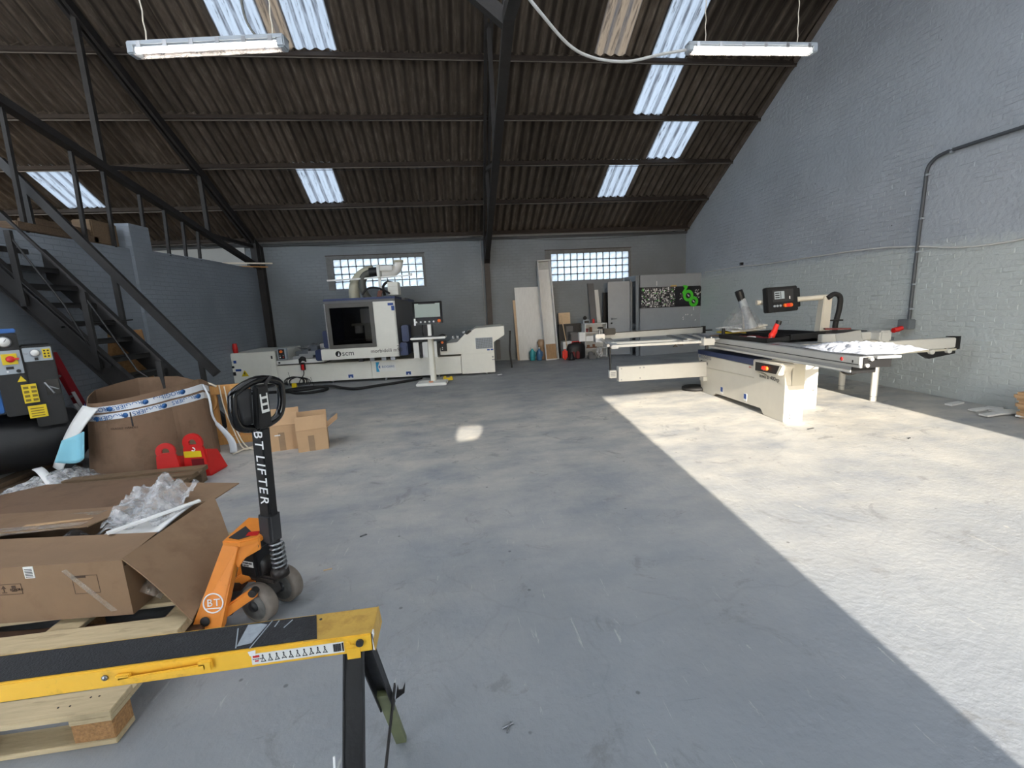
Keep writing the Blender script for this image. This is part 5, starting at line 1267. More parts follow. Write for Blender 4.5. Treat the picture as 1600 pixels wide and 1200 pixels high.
# operator console in front
oc = thing('operator_console', 'cream operator console with a large touch screen standing in front of the machining centre', 'console', (-.48, 9.3, 0), RZ)
MB().prism([(-.31, -.17, 0), (.31, -.17, 0), (.31, .28, 0), (-.25, .28, 0), (-.31, .2, 0)], (0, 0, .055)).build('base', 'white_metal', oc, .012)
MB().box(-.04, .045, .14, .22, .05, 1.0).build('column', 'cream', oc, .008)
MB().box(.045, .075, .15, .21, .05, .97).build('column_cover', 'cream_dark', oc)
MB().box(-.06, .03, -.07, -.01, .055, .085).build('foot_pedal', mat('pedal', srgb(200, 140, 108), .5), oc, .008)
MB().box(-.35, .35, -.12, .3, .945, .985).build('shelf', 'white_metal', oc, .01)
MB().box(-.33, .33, -.10, .28, .985, .995).build('shelf_mat', 'dark_grey', oc)
MB().box(-.03, .04, .2, .26, .98, 1.26).build('screen_post', 'white_metal', oc, .006)
tilt = Matrix.Translation((0, .16, 1.24)) @ Matrix.Rotation(math.radians(-6), 4, 'X') @ Matrix.Rotation(math.radians(0), 4, 'Y')
def T4(mb): mb.v = [tuple(tilt @ Vector(v)) for v in mb.v]; return mb
mo = T4(MB().box(-.3, .3, 0, .05, 0, .46)).build('monitor', 'black_gloss', oc, .01)
T4(MB().box(-.26, .255, -.003, 0, .14, .42)).build('screen', 'screen_off', mo)
T4(MB().box(-.18, .16, -.004, -.003, .405, .42)).build('screen_bar', 'black', mo)
for k in range(5): T4(MB().lathe([(.02, 0), (.018, .012)], (-.24+.088*k, -.0, .045), ((1, 0, 0), (0, 0, 1), (0, -1, 0)), 12)).build('button', 'print_white', mo)
T4(MB().lathe([(.036, 0), (.036, .02), (.028, .03)], (.225, 0, .055), ((1, 0, 0), (0, 0, 1), (0, -1, 0)), 14)).build('emergency_button', 'orange_knob', mo)
T4(MB().box(-.29, -.255, -.005, 0, -.02, .12)).build('key_tag', 'print_white', mo)
MB().tube([(.2, .05, .995), (.28, .05, 1.02), (.33, .1, .995)], .012, 6).build('pen', 'black', oc)
solo('yellow_clamp', MB().box(-.1, .1, -.05, .05, .0, .05).box(-.1, -.04, -.05, .05, .05, .09).box(.03, .09, -.03, .03, .05, .08), 'label_yellow', 'small yellow block on the floor behind the console base', 'block', (-.15, 9.75, 0), RZ, bevel=.008)

# pendant and coiled cable hanging on the bed
pc = thing('hand_pendant', 'black and red hand control hanging by its cable from the machine bed', 'control', (-3.3, 10.38, .5), RZ)
MB().sheet(lambda u, v: (-.08+.15*u, -.05*math.sin(PI*u), .03+.1*v-.03*math.cos(5*u)), 8, 4, .02).build('holster', 'rubber', pc)
MB().box(-.045, .055, -.06, -.01, -.15, .02).build('handset', 'black', pc, .012)
MB().box(-.02, .035, -.064, -.06, -.14, -.02).build('keypad', 'red', pc)
MB().tube(smooth_path([(.01, -.04, -.15), (.0, -.05, -.25), (-.07, -.08, -.35), (-.1, -.1, -.42)]), .01, 6).build('cable', 'rubber', pc)
ck = thing('cable_coil', 'loose upright coil of thin black cable with a yellow tag at the machine bed', 'cable', (-3.4, 10.2, 0), RZ)
rc = random.Random(9)
for k in range(7):
    a = .2+.02*rc.uniform(-1, 1); cx = (k-3)*.03; yy = -.02*k
    MB().tube([(cx+a*1.02*math.cos(t*PI/14), yy+.02*math.sin(t), .01+.11+.0+ .19*math.sin(t*PI/14)*.62-.0) for t in range(-2, 17)], .008, 6).build('coil_turn', 'rubber', ck)
MB().box(-.07, .03, -.18, -.13, .02, .12).build('tag', 'orange_knob' if False else 'label_yellow', ck, .01)
MB().tube(smooth_path([(-.2, -.05, .12), (-.45, -.1, .1), (-.7, -.2, .03), (-1.1, -.2, .012)]), .011, 6).build('cable_tail', 'rubber', ck)
for x, z in ((-.16, .35), (.3, .22)): MB().tube([(x, -.05, z), (x+.04, -.04, z-.2)], .004, 5).build('stray_wire', 'black', ck)
fh = thing('floor_hose', 'thick black hose looped on the floor and running along the front of the machine', 'hose', (-2.9, 9.5, 0))
hp = [(-4.6, 9.62, .03), (-3.9, 9.6, .03), (-3.4, 9.5, .03), (-3.15, 9.27, .03), (-2.85, 9.22, .03), (-2.62, 9.45, .03), (-2.75, 9.82, .03), (-3.15, 9.92, .03), (-3.45, 9.75, .03), (-3.4, 9.45, .055), (-3.0, 9.36, .075), (-2.62, 9.62, .07), (-2.3, 9.5, .03), (-2.0, 9.28, .03), (-1.6, 9.5, .03), (-1.2, 9.72, .03), (-.9, 9.95, .03), (-.75, 10.15, .03)]
MB().tube([q-Vector((-2.9, 9.5, 0)) for q in smooth_path(hp, 8)], .028, 10).build('hose_run', 'rubber', fh)
wr_ = thing('wall_pole', 'thin pale pole lying across the corner on top of the left wall', 'pole', (-4.6, 11.9, 2.77))
MB().bar((-.45, -.9, 0), (.5, -.25, .02), .03, .03).build('pole', 'strap', wr_)
MB().bar((-.3, -.3, -.02), (.22, .2, -.015), .05, .02).build('batten', 'wood_warm', wr_)
film('guard_clear', srgb(150, 152, 155), .12, .1)
# ------------------------------------------------------------------ sliding table saw
# local: x to the right of the machine, y away from the camera along the cabinet, origin at its near left foot
SO = (3.845, 4.735, 0); SR = -math.atan2(.125, 2.017)
sa = thing('panel_saw', 'large cream sliding table panel saw with a long aluminium carriage on the sunlit floor', 'machine', SO, SR)
W_ = .24
def side(pts, x0, w, nm, m, bev=.006): return MB().prism([(x0, y, z) for y, z in pts], (w, 0, 0)).build(nm, m, sa, bev)
side([(0, 0), (.385, 0), (.455, .07), (1.57, .05), (1.64, 0), (2.02, 0), (2.15, .61), (.62, .60), (.60, .55), (0, .45)], 0, W_, 'base_cabinet', 'saw_cream')
side([(.0, .45), (.09, .44), (.62, .60), (.62, .63), (.02, .62)], .0, W_, 'console_body', 'saw_cream', .004)
MB().prism([(-.004, .62, .61), (-.004, 2.15, .605), (-.004, 2.15, .672), (-.004, .62, .69)], (W_, 0, 0)).build('blue_band', 'machine_blue', sa)
co = MB().prism([(-.06, .56, .55), (-.06, .56, .70), (-.06, .02, .71), (-.06, -.03, .69), (-.06, .05, .56)], (.16, 0, 0)).build('control_console', 'saw_cream', sa, .012)
cpn = MB().prism([(-.063, .5, .565), (-.063, .5, .675), (-.063, .035, .68), (-.063, .09, .575)], (.004, 0, 0)).build('console_panel', 'black', co)
for y, r, m in ((.3, .028, 'bright_red'), (.26, .026, 'orange_knob'), (.335, .022, 'bright_red')): MB().lathe([(r, 0), (r, .018)], (-.063, y, .62), ((0, 1, 0), (0, 0, 1), (-1, 0, 0)), 12).build('button', m, cpn)
MB().box(-.005, .0, .69, .73, .57, .58).build('red_mark', 'red', sa)
lettering('nova si 400ep', .088, 'print_black', sa, (-.064, .47, .475), (0, -1, 0), (0, 0, 1), .0008) if False else lettering('nova si 400ep', .07, 'print_black', sa, (-.003, .50, .475), (0, -1, 0), (0, .0, 1), .0008)
lettering('ROGIERS', .085, 'print_grey', sa, (-.003, 2.06, .545), (0, -1, 0), (0, 0, 1), .0008)
MB().box(-.004, -.002, 2.07, 2.09, .55, .595).build('dealer_mark', 'print_blue', sa)
lettering('scm', .09, 'print_black', sa, (-.003, 1.96, .455), (0, -1, 0), (0, 0, 1), .0008)
MB().lathe([(.034, 0), (.034, .002)], (-.002, 2.02, .48), ((0, 1, 0), (0, 0, 1), (-1, 0, 0)), 16).build('logo_disc', 'print_black', sa)
for y, z in ((1.39, .1), (.79, .115)):
    b_ = MB().box(-.003, 0, y-.035, y+.035, z-.015, z+.085).build('lifting_label', 'paper', sa)
    MB().box(-.0045, -.003, y-.03, y+.03, z+.012, z+.08).build('lifting_symbol', 'sticker_blue', b_)
# raised fold lines of the sheet metal
MB().bar((-.003, 2.0, .405), (-.003, .62, .447), .006, .006).build('panel_fold', 'cream_dark', sa)
MB().box(W_*.3, W_*.95, -.012, 0, .44, .70).build('end_cover', 'cream_dark', sa, .004)
# main saw body set back to the right
mb = MB().box(W_, .9, .69, 2.0, .05, .68); mb.build('saw_body', 'saw_white', sa, .008)
MB().prism([(.5, .66, .0), (.92, .66, 0), (.92, .66, .66), (.24, .66, .66), (.24, .66, .13), (.8, .66, .1)], (0, .03, 0)).build('end_plate', 'saw_white', sa)
MB().cyl((.86, .64, .22), (.86, .66, .22), .012, 8).build('screw', 'steel', sa)
for z in (.05, .09): MB().cyl((.07, -.012, z), (.07, 0, z), .01, 8).build('screw', 'steel', sa)
MB().box(.2, .95, .66, 1.95, .80, .875).build('saw_table', 'cast_iron', sa, .006)
MB().box(W_, .9, .7, 1.95, .68, .80).build('table_frame', 'cream_dark', sa)
MB().box(.95, 1.92, .62, 1.86, .835, .873).build('extension_table', 'cast_iron', sa, .006)
MB().box(.4, 1.95, 1.95, 2.6, .835, .873).build('extension_table', 'cast_iron', sa, .006)
# round legs of the right extension
for x, y in ((1.79, .72), (1.98, 1.5)):
    l_ = MB().cyl((x, y, .06), (x, y, .835), .042, 20).build('leg', 'saw_white', sa)
    MB().cyl((x, y, 0), (x, y, .06), .04, 20).build('leg_foot', 'saw_white', l_)
    MB().cyl((x, y, .058), (x, y, .066), .044, 20).build('leg_ring', 'print_grey', l_)
# carriage: aluminium beam on its guide
y0, y1 = -1.04, 2.3
c_ = MB().prism([(-.02, y0, .80), (-.02, y0, .83), (-.03, y0, .835), (-.03, y0, .905), (.28, y0, .905), (.28, y0, .80)], (0, y1-y0, 0)).build('sliding_carriage', 'aluminium_pale', sa, .004)
MB().box(-.032, -.029, y0+.01, y1, .828, .836).build('carriage_groove', 'dark_grey', c_)
MB().box(.0, .25, y0, y1, .905, .909).build('carriage_top', 'aluminium', c_)
MB().box(.03, .05, y0, y1, .9085, .911).build('t_slot', 'black', c_)
MB().box(.0, .24, -.92, 2.1, .735, .8).build('carriage_guide', 'aluminium', sa, .004)
MB().box(-.012, -.0, -.92, 2.1, .745, .765).build('guide_lip', 'saw_white', sa)
MB().box(.0, .24, -.93, -.92, .73, .8).build('guide_end', 'black', sa)
MB().box(.0, .28, y0-.012, y0, .80, .9).build('carriage_end', 'black', c_, .004)
MB().cyl((.03, y0-.03, .825), (.03, y0, .825), .018, 12).build('end_knob', 'aluminium_pale', c_)
MB().cyl((.06, y0-.04, .885), (.06, y0, .885), .018, 12).build('end_knob', 'aluminium_pale', c_)
MB().box(.1, .34, y0-.05, y0+.03, .885, .91).build('clamp_plate', 'aluminium', c_, .004)
MB().lathe([(.018, 0), (.018, .002)], (-.0325, -.83, .865), ((0, 1, 0), (0, 0, 1), (-1, 0, 0)), 14).build('warning_mark', 'red', c_)
MB().box(-.0325, -.03, -.97, -.955, .845, .87).build('scale_mark', 'print_black', c_)
MB().tube(smooth_path([(.1, -.9, .74), (.25, -.6, .66), (.5, -.2, .64), (.9, .3, .7)]), .012, 6).build('feed_cable', 'rubber', sa)
MB().prism([(.3, y0+.05, .845), (.62, y0+.3, .845), (.95, y0+.75, .845), (.6, y0+.75, .845)], (0, 0, .012)).build('shoe_plate', 'aluminium', sa, .003)
# swing arm box and its support
MB().box(-1.42, .05, 1.86, 1.98, .27, .505).build('swing_arm', 'saw_white', sa, .006)
for x, z in ((-1.38, .475), (-1.08, .475), (-1.02, .475), (-1.38, .3), (-1.08, .31)): MB().cyl((x, 1.852, z), (x, 1.86, z), .012, 10).build('screw', 'steel', sa)
MB().box(-1.56, -1.45, 1.88, 1.98, .33, .45).build('arm_end', 'saw_white', sa, .006)
for z in (.36, .385, .41): MB().box(-1.545, -1.465, 1.877, 1.88, z, z+.012).build('label_line', 'print_grey', sa)
MB().cyl((-1.53, 1.95, .31), (-1.53, 1.95, .85), .013, 10).build('support_rod', 'black', sa)
MB().box(-.06, .03, 1.84, 1.96, .2, .27).build('arm_hinge', 'saw_white', sa)
MB().lathe([(.2, 0), (.2, .03), (.16, .05)], (-.05, 2.15, .02), 'z', 24).build('dust_hose', 'rubber', sa)
# crosscut table on the left
Z = .862
MB().prism([(-1.65, 1.42, Z), (-.16, 1.32, Z), (-.16, 1.42, Z), (-1.61, 1.56, Z)], (0, 0, .035)).build('crosscut_beam', 'saw_white', sa, .004)
MB().prism([(-1.56, 1.8, Z), (-.1, 1.72, Z), (-.1, 1.86, Z), (-1.5, 1.96, Z)], (0, 0, .035)).build('crosscut_beam', 'saw_white', sa, .004)
MB().prism([(-1.67, 1.41, Z-.02), (-1.55, 1.42, Z-.02), (-1.28, 2.72, Z-.02), (-1.44, 2.75, Z-.02)], (0, 0, .05)).build('roller_side', 'aluminium', sa, .01)
MB().cyl((-1.7, 1.45, Z+.03), (-1.46, 2.72, Z+.03), .022, 10).build('roller', 'steel', sa)
for x0, x1 in ((-.62, -.38), (-.4, -.14), (-.16, .08)):
    MB().bar((x0+.06, 1.4, Z+.042), (x1, 2.42, Z+.042), .09, .02).build('slat_rail', 'cast_iron', sa, .004)
MB().bar((-.58, 1.5, Z-.02), (-.5, 2.0, Z-.02), .05, .03).build('clamp_rail', 'black', sa)
fe = MB().hexa([(-1.42, 2.72, .87), (.5, 3.0, .87), (.5, 3.03, .87), (-1.42, 2.75, .87), (-1.42, 2.72, .985), (.5, 3.0, .985), (.5, 3.03, .985), (-1.42, 2.75, .985)]).build('crosscut_fence', 'aluminium_pale', sa, .004)
MB().hexa([(-1.42, 2.715, .97), (.5, 2.995, .97), (.5, 3.0, .97), (-1.42, 2.72, .97), (-1.42, 2.715, .985), (.5, 2.995, .985), (.5, 3.0, .985), (-1.42, 2.72, .985)]).build('fence_scale', 'dark_grey', fe)
MB().box(.5, .55, 2.99, 3.06, .86, .99).build('fence_end', 'black', fe)
MB().box(.55, .68, 3.0, 3.05, .90, .92).build('fence_tip', 'black', fe)
MB().box(-1.42, -1.22, 2.66, 2.78, .95, 1.06).build('fence_stop', 'black', fe, .012)
MB().cyl((-1.52, 2.6, .86), (-1.52, 2.6, 1.06), .018, 10).build('stop_post', 'steel', fe)
MB().lathe([(.0, 0), (.05, .01), (.05, .03), (.015, .04)], (-1.5, 2.62, 1.06), 'z', 12).build('stop_knob', 'black', fe)
MB().box(-1.6, -1.44, 2.55, 2.72, .84, .98).build('fence_bracket', 'aluminium', fe, .008)
MB().box(-.36, -.2, 1.26, 1.36, .835, .93).build('carriage_bracket', 'saw_white', sa, .006)
for x in (-.33, -.23): MB().cyl((x, 1.31, .93), (x, 1.31, .95), .02, 10).build('clamp_screw', 'steel', sa)
MB().cyl((-.3, 1.3, .78), (-.3, 1.3, .835), .025, 10).build('clamp_knob', 'black', sa)
MB().prism([(-.75, 1.38, .82), (-.69, 1.38, .82), (-.72, 1.38, .86)], (0, .04, 0)).build('stop_tab', 'black', sa)
MB().bar((-1.55, 1.95, .8), (-.6, 2.3, .86), .012, .012).build('brace_rod', 'black', sa)
# guard over the blade: clear hood and black suction spout
MB().tube(smooth_path([(.55, 1.62, 1.03), (.50, 1.62, 1.18), (.42, 1.62, 1.38), (.385, 1.62, 1.46)]), [.1, .095, .09, .085, .08, .075, .07, .066, .064, .062, .06, .058, .056, .055, .054, .054, .053, .053, .053][:19], 12).build('suction_hood', 'panel_grey', sa)
MB().tube([(.39, 1.62, 1.44), (.36, 1.62, 1.52), (.335, 1.62, 1.58)], [.05, .058, .056], 14).build('spout', 'black', sa)
MB().prism([(.1, 1.55, 1.0), (.75, 1.55, 1.0), (.5, 1.55, 1.33), (.38, 1.55, 1.36), (.22, 1.55, 1.2)], (0, .004, 0)).build('clear_guard', 'guard_clear', sa)
MB().prism([(.1, 1.7, 1.0), (.75, 1.7, 1.0), (.5, 1.7, 1.33), (.38, 1.7, 1.36), (.22, 1.7, 1.2)], (0, .004, 0)).build('clear_guard', 'guard_clear', sa)
MB().bar((.45, 1.62, 1.0), (.42, 1.62, 1.36), .012, .05, (1, 0, 0)).build('riving_post', 'aluminium', sa)
MB().sheet(lambda u, v: (.35+.5*u, 1.5+.28*v, .985+.025*math.sin(PI*u)), 10, 4, .003).build('guard_film', 'guard_clear', sa)
MB().cyl((.1, 1.58, .95), (.1, 1.58, 1.04), .025, 10).build('guard_knob', 'black', sa)
# overhead arm with the control panel
ps = MB().hexa([(1.28, 1.15, .84), (1.43, 1.15, .84), (1.43, 1.27, .84), (1.28, 1.27, .84), (1.33, 1.15, 1.45), (1.45, 1.15, 1.45), (1.45, 1.27, 1.45), (1.33, 1.27, 1.45)]).build('arm_post', 'saw_cream', sa, .008)
MB().tube([(.42, 1.3, 1.40), (1.0, 1.24, 1.42), (1.42, 1.2, 1.435)], .036, 14).build('overhead_arm', 'saw_cream', sa)
MB().tube(smooth_path([(1.36, 1.13, 1.42), (1.45, 1.13, 1.47), (1.54, 1.13, 1.42), (1.54, 1.13, 1.25), (1.5, 1.13, 1.05), (1.5, 1.13, .86)]), .034, 10).build('cable_hose', 'rubber', sa)
MB().box(1.44, 1.58, 1.09, 1.17, 1.09, 1.11).build('hose_clip', 'black', sa)
cpn2 = MB().box(0, .51, 0, .09, 0, .35).build('control_panel', 'black', sa, .012)
cpn2.location = (.48, 1.12, 1.255); cpn2.rotation_euler = (math.radians(-6), math.radians(-1.5), math.radians(8))
MB().box(.5, .6, .05, .13, .05, .32).build('panel_back_box', 'black', cpn2, .01)
MB().box(.09, .43, -.003, 0, .14, .31).build('panel_bezel', 'dark_grey', cpn2)
sc_ = MB().box(.12, .28, -.005, -.003, .18, .285).build('display', 'screen_lit', cpn2)
sc_ = cpn2
for z in (.195, .225, .255): MB().box(.13, .2, -.0062, -.005, z, z+.014).build('display_text', 'print_black', sc_)
MB().box(.215, .225, -.0062, -.005, .185, .28).build('display_text', 'print_black', sc_)
for x in (.11, .155, .205): MB().cyl((x, -.014, .085), (x, 0, .085), .016, 12).build('button', 'panel_grey', cpn2)
for x, m in ((.28, 'orange_knob'), (.315, 'bright_red'), (.35, 'bright_red'), (.375, 'orange_knob')): MB().cyl((x, -.02, .085), (x, 0, .085), .026, 12).build('button', m, cpn2)
MB().box(.36, .375, -.004, -.002, .17, .21).build('key', 'print_white', cpn2)
# rip fence beam reaching out to the right
MB().box(1.5, 2.45, .30, .42, .73, .86).build('fence_rail', 'saw_white', sa, .01)
MB().box(1.5, 2.45, .29, .30, .70, .725).build('rail_lip', 'cream_dark', sa)
MB().prism([(2.45, .27, .72), (2.45, .44, .66), (2.45, .44, .87), (2.45, .27, .88)], (.02, 0, 0)).build('rail_end', 'black', sa)
MB().prism([(1.95, .30, .70), (2.45, .30, .70), (2.45, .30, .66), (2.1, .30, .61)], (0, .05, 0)).build('rail_bracket', 'black', sa)
for x in (2.1, 2.33): MB().cyl((x, .26, .7), (x, .3, .7), .03, 12).build('roller', 'saw_white', sa)
MB().box(.75, 1.5, .42, .5, .88, .98).build('rip_fence', 'aluminium_pale', sa, .006)
MB().box(1.4, 1.56, .28, .52, .86, 1.0).build('fence_head', 'aluminium_pale', sa, .02)
MB().box(.4, 1.5, .34, .42, .82, .875).build('fence_rail', 'saw_cream', sa, .006)
MB().prism([(1.25, 1.0, .985), (1.5, .85, .985), (1.52, .9, .985), (1.3, 1.1, .985)], (0, 0, .02)).build('red_edge', 'red_dark', sa)
def on_saw(o): o.location = SO; o.rotation_euler = (0, 0, SR); return o
# things lying on the saw
tray = thing('tool_case', 'open flat black tool case lying on the saw table', 'case', SO, SR)
def tray_part(x, y, rz, w, d, h):
    m = Matrix.Translation((x, y, .912)) @ Matrix.Rotation(rz, 4, 'Z'); mb = MB()
    mb.box(0, w, 0, d, 0, .008, m); mb.box(0, w, 0, .015, 0, h, m); mb.box(0, w, d-.015, d, 0, h, m); mb.box(0, .015, 0, d, 0, h, m); mb.box(w-.015, w, 0, d, 0, h, m); return mb
tray_part(.06, .48, .12, .34, .95, .055).build('case_base', 'black', tray)
tray_part(.46, .6, .15, .55, .8, .075).build('case_lid', 'black', tray)
for y in (.62, .95): MB().box(.40, .47, y, y+.06, .92, .965).build('case_hinge', 'dark_grey', tray)
on_saw(solo('red_cloth', MB().sheet(lambda u, v: (.12+.2*u, .7+.5*v, .935+.015*math.sin(9*u+7*v)), 8, 12, .01), 'red_dark', 'dark red cloth lying inside the black tool case', 'cloth'))
cl = thing('bar_clamp', 'bright red bar clamp with a black knob standing up in the tool case', 'clamp', SO, SR)
MB().tube(smooth_path([(.20, .62, .94), (.22, .62, .99), (.26, .64, 1.03), (.30, .66, 1.1), (.32, .66, 1.14)]), [.03]*4+[.04]*4+[.035]*6+[.03]*8+[.026]*3, 10).build('grip', 'bright_red', cl)
MB().cyl((.32, .66, 1.12), (.335, .66, 1.17), .034, 12).build('knob', 'black', cl)
MB().cyl((.2, .58, .9), (.2, .6, .98), .008, 8).build('screw', 'steel', cl)
on_saw(solo('white_bracket', MB().box(.10, .16, .86, .98, .93, .96), 'print_white', 'small white plastic piece in the tool case beside the red clamp', 'fitting', bevel=.004))
on_saw(solo('plastic_sheet', MB().prism([(.1, 1.3, .911), (.55, 1.55, .911), (.3, 1.95, .911), (.05, 1.9, .911)], (0, 0, .006)), 'cardboard', 'flat brown cardboard piece lying under the documents on the saw', 'cardboard'))
for k, (m, dz, rz, lb) in enumerate((('label_yellow', .01, .05, 'yellow folder at the bottom of the document pile on the saw table'), ('paper', .045, -.12, 'white document bundle lying on the yellow folder on the saw table'), ('paper', .085, .2, 'loose white sheet on top of the document pile, its corner lifted'))):
    P_ = Matrix.Translation((.55, 1.98, .918+dz)) @ Matrix.Rotation(rz, 4, 'Z')
    def fn(u, v, P_=P_, k=k): return P_ @ Vector((-.2+.5*u, -.3+.55*v, .006+.03*(u*u)*(k > 0)+.012*math.sin(4*v)*(k > 0)))
    on_saw(solo('document', MB().sheet(fn, 8, 6, .024), m, lb, 'document'))
on_saw(solo('black_board', MB().box(.98, 1.75, .68, 1.15, .876, .96), 'black', 'black rubber tray lying on the right extension of the saw', 'tray', bevel=.01))
on_saw(solo('profile_wedge', MB().hexa([(.12, -.62, .93), (.36, -.66, .93), (.38, -.60, .93), (.14, -.55, .93), (.50, -.1, 1.0), (.86, -.04, 1.03), (.86, -.02, 1.06), (.5, -.08, 1.03)]), 'saw_cream', 'cream metal plate propped up on the plastic bag at the end of the saw', 'plate', bevel=.006))
rb2 = random.Random(31)
bagf = [(rb2.uniform(3, 9), rb2.uniform(3, 9), rb2.uniform(0, 6)) for _ in range(5)]
def bag(u, v):
    w = sum(math.sin(a*u+b*v+c) for a, b, c in bagf)/5; e = (math.sin(PI*min(1, max(0, u)))*math.sin(PI*v))**.5
    return (-.05+.75*u+.03*w, -1.12+.85*v+.12*u+.03*w, .93+.09*e*(.45+.8*abs(pn.noise(Vector((5*u, 7*v, 3))))+.35*pn.noise(Vector((6*u, 17*v, 5)))+.16*pn.noise(Vector((12*u, 34*v, 8))))+.006*w)
on_saw(solo('plastic_bag', MB().sheet(bag, 48, 44, .003, False), 'white_film', 'crumpled white plastic bag draped over the near end of the saw carriage', 'bag'))

# ------------------------------------------------------------------ right wall fittings
cd = thing('wall_conduit', 'dark steel conduit dropping down the right wall to a grey socket box', 'conduit', (6.6, 5.75, 0))
def rwp(pts, dx=-.03): return [Vector((RX(y)+dx-6.6, y-5.75, z)) for y, z in pts]
MB().tube(smooth_path(rwp([(2.6, 3.26), (4.0, 3.25), (5.3, 3.245), (5.55, 3.235), (5.68, 3.19), (5.75, 3.09), (5.76, 2.9), (5.78, 2.0), (5.79, 1.02)]), 6), .022, 10).build('pipe', 'conduit', cd)
for y, z in ((3.6, 3.25), (4.6, 3.25), (5.45, 3.24), (5.755, 3.02), (5.77, 2.45), (5.78, 2.0), (5.785, 1.55), (5.79, 1.2)):
    v = rwp([(y, z)], -.015)[0]
    if z > 3.1: MB().box(v.x-.035, v.x+.015, v.y-.014, v.y+.014, v.z-.03, v.z+.03).build('clip', 'panel_grey', cd)
    else: MB().box(v.x-.035, v.x+.015, v.y-.035, v.y+.035, v.z-.012, v.z+.012).build('clip', 'panel_grey', cd)
sk_ = thing('wall_socket', 'grey industrial socket box with a red plug below the conduit on the right wall', 'socket', (RX(5.79)-.07, 5.79, .96))
MB().box(-.06, .065, -.085, .085, -.05, .09).build('box', 'grey_frame', sk_, .01)
MB().tube([(-.03, -.0, -.02), (-.09, .03, -.05), (-.13, .05, -.06)], [.03, .036, .036], 12).build('red_plug', 'red', sk_)
MB().box(-.15, -.11, .03, .09, -.1, -.03).build('plug_cap', 'red', sk_, .01)
wc = thing('wall_cable', 'white cable strung horizontally along the right wall', 'cable', (6.6, 7, 2.1))
P_ = [Vector((RX(y)-.02-6.6, y-7, z-2.1)) for y, z in ((11.5, 2.14), (11.2, 2.14), (9.9, 2.155), (9.0, 2.13), (6.8, 2.14), (5.84, 2.08), (5.2, 1.99), (4.56, 2.0), (3.6, 2.1), (2.6, 2.2))]
MB().tube(smooth_path(P_, 5), .012, 8).build('cable_run', 'cable_white', wc)
MB().box(RX(9.88)-.06-6.6, RX(9.88)-6.6, 2.86, 2.92, .08, .14).build('cable_clip', 'black', wc)
chips = [(6.35, 4.85, .30, .09, .25, 'longest white tile strip, lying farthest from the brown stack'), (6.28, 4.52, .28, .1, .15, 'white tile strip lying between the long strip and the broken pieces'), (6.46, 4.50, .16, .16, .5, 'white tile piece lying closest to the right wall'), (6.40, 4.33, .27, .2, -.2, 'largest white tile piece, next to the brown stack'), (6.12, 4.28, .28, .1, .1, 'white tile strip lying in front of the other tile pieces'), (6.33, 4.14, .14, .1, .6, 'smallest white tile piece beside the brown stack')]
for i, (x, y, w, d, rz, lb) in enumerate(chips):
    solo('floor_tile', MB().prism([(-w/2, -d/2, 0), (w/2*.9, -d/2*.9, 0), (w/2, d/2*.8, 0), (-w/2*.85, d/2, 0)], (0, 0, .018)), 'white_board', lb, 'tile', (x, y, .002+.003*i), rz, 'broken white tile pieces by the right wall', .002)
for k in range(3):
    solo('sack', MB().box(-.17, .17, -.3, .3, 0, .095), 'cardboard_pale', ['brown paper sack on the floor at the foot of the right wall', 'middle brown paper sack of the stack by the right wall', 'topmost brown paper sack of the stack by the right wall'][k], 'sack', (6.43, 3.87+.02*k, .1*k), .05*(k-1), 'brown sacks by the right wall', .03)

# ------------------------------------------------------------------ hanging lamps
def lamp(name, label, a, b_, susp, lit):
    a, b_ = Vector(a), Vector(b_); mid = (a+b_)/2; d = (b_-a); L = d.length; rz = math.atan2(d.y, d.x)
    t = thing(name, label, 'lamp', mid, rz)
    MB().box(-L/2, L/2, -.05, .05, .0, .045).build('housing', 'panel_grey', t, .012)
    MB().box(-L/2+.02, L/2-.02, -.046, .046, -.05, .0).build('cover', 'lamp_cover', t, .015)
    for y in lit: MB().cyl((-L/2+.06, y, -.02), (L/2-.06, y, -.02), .013, 12).build('tube', 'tube_lit', t)
    for s in (-1, 1): MB().box(s*(L/2-.03)-.03, s*(L/2-.03)+.03, -.048, .048, -.048, .045).build('end_cap', 'panel_grey', t, .01)
    for k in range(6):
        for s in (-1, 1): MB().box(-L/2+.1+k*(L-.2)/5-.015, -L/2+.1+k*(L-.2)/5+.015, s*.048-.006, s*.048+.006, -.012, .03).build('clip', 'steel', t)
    for x, dx, dy in susp:
        zt = ZR(mid.y)-mid.z-.1
        n = 40
        MB().tube([(x+dx*k/n+(.004 if k % 2 else -.004), dy*k/n, .05+(zt-.05)*k/n) for k in range(n+1)], .005, 5).build('chain', 'strap', t)
    return t
lm1 = lamp('fluorescent_lamp', 'hanging fluorescent lamp near the left truss, its tube dimly lit', (-2.27, 4.16, 3.6), (-1.09, 4.01, 3.6), [(-.46, 0, 0), (.5, 0, 0)], (-.02,))
lm2 = lamp('fluorescent_lamp', 'brightly lit hanging fluorescent lamp beside the long skylight near the right wall', (2.54, 4.74, 4.0), (3.94, 4.71, 4.0), [(-.5, -.03, 0), (.5, -.03, 0)], (-.022, .022))
lc = thing('lamp_cable', 'white cable sagging from the middle truss to the lit lamp', 'cable', (1.6, 4.6, 4.1))
pth = smooth_path([(.62, 4.2, 4.35), (.95, 4.35, 4.07), (1.4, 4.7, 3.93), (1.9, 4.85, 3.92), (2.3, 4.78, 3.96), (2.58, 4.74, 3.99)], 8)
MB().tube([q-Vector((1.6, 4.6, 4.1)) for q in pth], .014, 8).build('cable_run', 'cable_white', lc)
lc2 = thing('lamp_lead', 'dark cable looping up from the left lamp across the skylight', 'cable', (-1.3, 4.1, 3.7))
